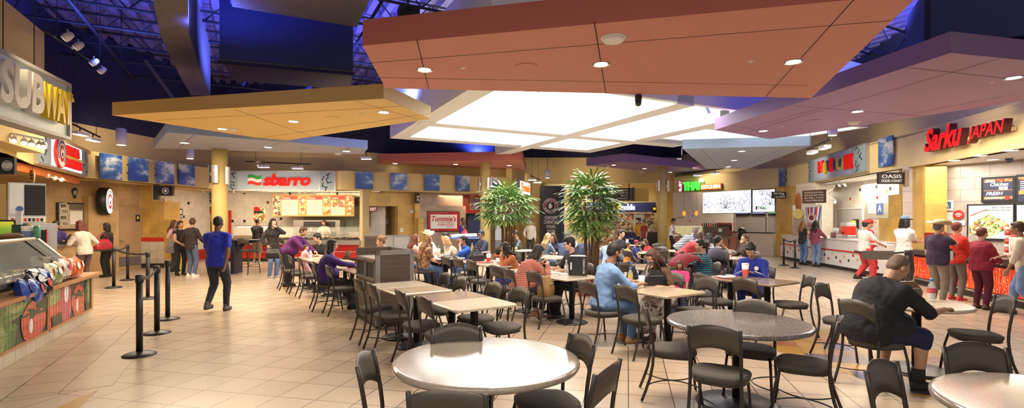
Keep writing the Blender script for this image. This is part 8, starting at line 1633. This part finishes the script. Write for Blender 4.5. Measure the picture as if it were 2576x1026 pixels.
FILM = {k: M('film_'+k, c, .22, var=.35, scale=14, coat=.4) for k, c in (('blue', (.03, .07, .38)), ('black', (.02, .02, .025)), ('green', (.25, .32, .12)), ('cream', (.60, .55, .36)), ('orange', (.70, .14, .03)), ('white', (.66, .58, .50)))}
SPR, SPY, SPW = M('roundel_red', (.6, .04, .03), .4), M('roundel_yellow', (.75, .55, .08), .4), PAPER
for i, (px, off, z, tl, yw, f_, sp, lb) in enumerate(((58, .02, .70, -.2, .3, 'blue', SPY, 'royal blue crisp bag at the near end of the rack'), (82, .06, .66, -.25, .1, 'blue', SPR, 'blue crisp bag with a red roundel leaning out of the rack'), (98, -.02, .76, -.2, -.2, 'black', SPW, 'black crisp bag behind the blue ones'), (118, .02, .76, -.3, .1, 'blue', SPW, 'blue and white crisp bag beside the cream ones'),
                                                        (132, -.02, .80, -.2, .2, 'cream', SPR, 'cream crisp bag nearest the blue ones'), (145, -.0, .79, -.25, -.1, 'green', SPW, 'pale green crisp bag in the middle of the rack'), (158, -.03, .80, -.2, .15, 'cream', SPR, 'second cream crisp bag past the green one'), (172, -.02, .82, -.2, .0, 'white', SPR, 'white and orange crisp bag'), (184, -.06, .84, -.2, .2, 'orange', SPW, 'orange crisp bag standing behind'), (194, -.02, .80, -.2, -.1, 'orange', SPW, 'orange crisp bag with a white roundel'), (206, -.02, .81, -.25, .1, 'orange', SPW, 'last orange crisp bag at the far end of the rack'), (108, .05, .68, -.3, -.1, 'black', SPR, 'black crisp bag hanging low between the blue ones'))):
    crisp_bag(fsx(px), off, z, tl, yw, FILM[f_], sp, lb, 1.2)
t = thing('wire_rack', 'black wire rack of crisp bags on the oak ledge', 'rack', FS.p(fsx(130), .785, -.02), FS.rz); L0, L1 = -.85, 1.05
for yy, zz in ((-.03, .0), (-.03, .07), (.12, .0), (.12, .12)): MB().tube([(L0, yy, zz+.005), (L1, yy, zz+.005)], .004, 5).build('long_wire', BLACKM, t)
b = MB(); k = L0
while k <= L1: b.tube([(k, -.03, .075), (k, -.03, .005), (k, .12, .005), (k, .12, .125)], .003, 4, cap=False); k += .1
b.build('cross_wire_frame', BLACKM, t)
p0 = lambda px, zz, off=-.75: FS.p(fsx(px), zz, off)
o = at(71, 603, 8.0); t = cup(o.x, o.y, 1.385, 'white paper cup with a blue label on the glass case', WHITEG, M('cup_blue_label', (.2, .3, .6), .4), .2, .09, False, False)
o = at(93, 603, 8.0); t = thing('drink_can', 'tall green and blue can on the glass case', 'can', (o.x, o.y, 1.385)); MB().lathe([(.04, 0), (.045, .02), (.045, .18), (.035, .2)], 16).build('can_body', M('can_print', (.08, .3, .2), .3, var=.7, scale=14), t); MB().lathe([(.034, .2), (.034, .205)], 14).build('can_lid', STEEL, t)
o = at(52, 603, 8.0); t = thing('paper_carton', 'dark green paper carton on the glass case', 'carton', (o.x, o.y, 1.385), .5); MB().prism([(-.09, -.06), (.09, -.06), (.09, .06), (-.09, .06)], 0, .22).build('carton_body', M('carton_green', (.02, .06, .035), .5), t); MB().prism([(-.05, -.03), (.02, -.03), (.02, .0), (-.05, .0)], .22, .42).build('napkin', PAPER, t)
o = at(28, 605, 7.7); t = thing('bread_roll', 'dark rye roll on top of the glass case', 'bread', (o.x, o.y, 1.385), .4); MB().ball((0, 0, .045), (.16, .08, .05), 14).build('crust', M('rye_crust', (.10, .05, .02), .6, var=.4, scale=20), t); MB().box(-.1, .1, -.01, .01, .09, .095).build('score_cut', FC[5], t)
t = thing('utensil_bundle', 'fan of clear plastic wrapped cutlery in a holder at the counter end', 'cutlery holder', FS.p(fsx(178), .9, -.35)); rnd = random.Random(5)
b = MB()
for k in range(16): a = rnd.uniform(-.45, .45); c_ = rnd.uniform(-.3, .3); b.add([(-.02+.1*a, .1*c_, 0), (.02+.1*a, .1*c_, 0), (.02+.22*a, .25*c_, .24), (-.015+.22*a, .25*c_, .25)], [(0, 1, 2, 3)])
b.build('wrapped_cutlery', M('clear_wrap', (.6, .57, .52), .3), t); MB().lathe([(.07, -.0), (.08, .1)], 14).build('holder', STEELD, t)
# tan counter and till of the red lettered shop
PC = Fac((-11.15, 11.9), (-12.1, 14.4)); t = thing('serving_counter', 'low tan tiled counter with a dark till before the tan wall', 'counter', PC.A, PC.rz); MB().box(0, PC.L, .05, .6, .12, .98).build('tiled_front', TTILE, t); MB().box(0, PC.L, .07, .6, 0, .12).build('kick_plate', BASEB, t); MB().box(-.03, PC.L, 0, .65, .98, 1.03).build('worktop', GREYB, t)
o = at(176, 600, 13.3); t = thing('cash_register', 'dark tilted till screen on the tan counter', 'till', (o.x-.15, o.y, 1.03), R(-50)); MB().box(-.14, .14, -.02, .02, .08, .30).build('till_screen', BLACK, t).rotation_euler.x = R(-25); MB().box(-.12, .12, -.1, .1, 0, .08).build('base', BLACK, t)
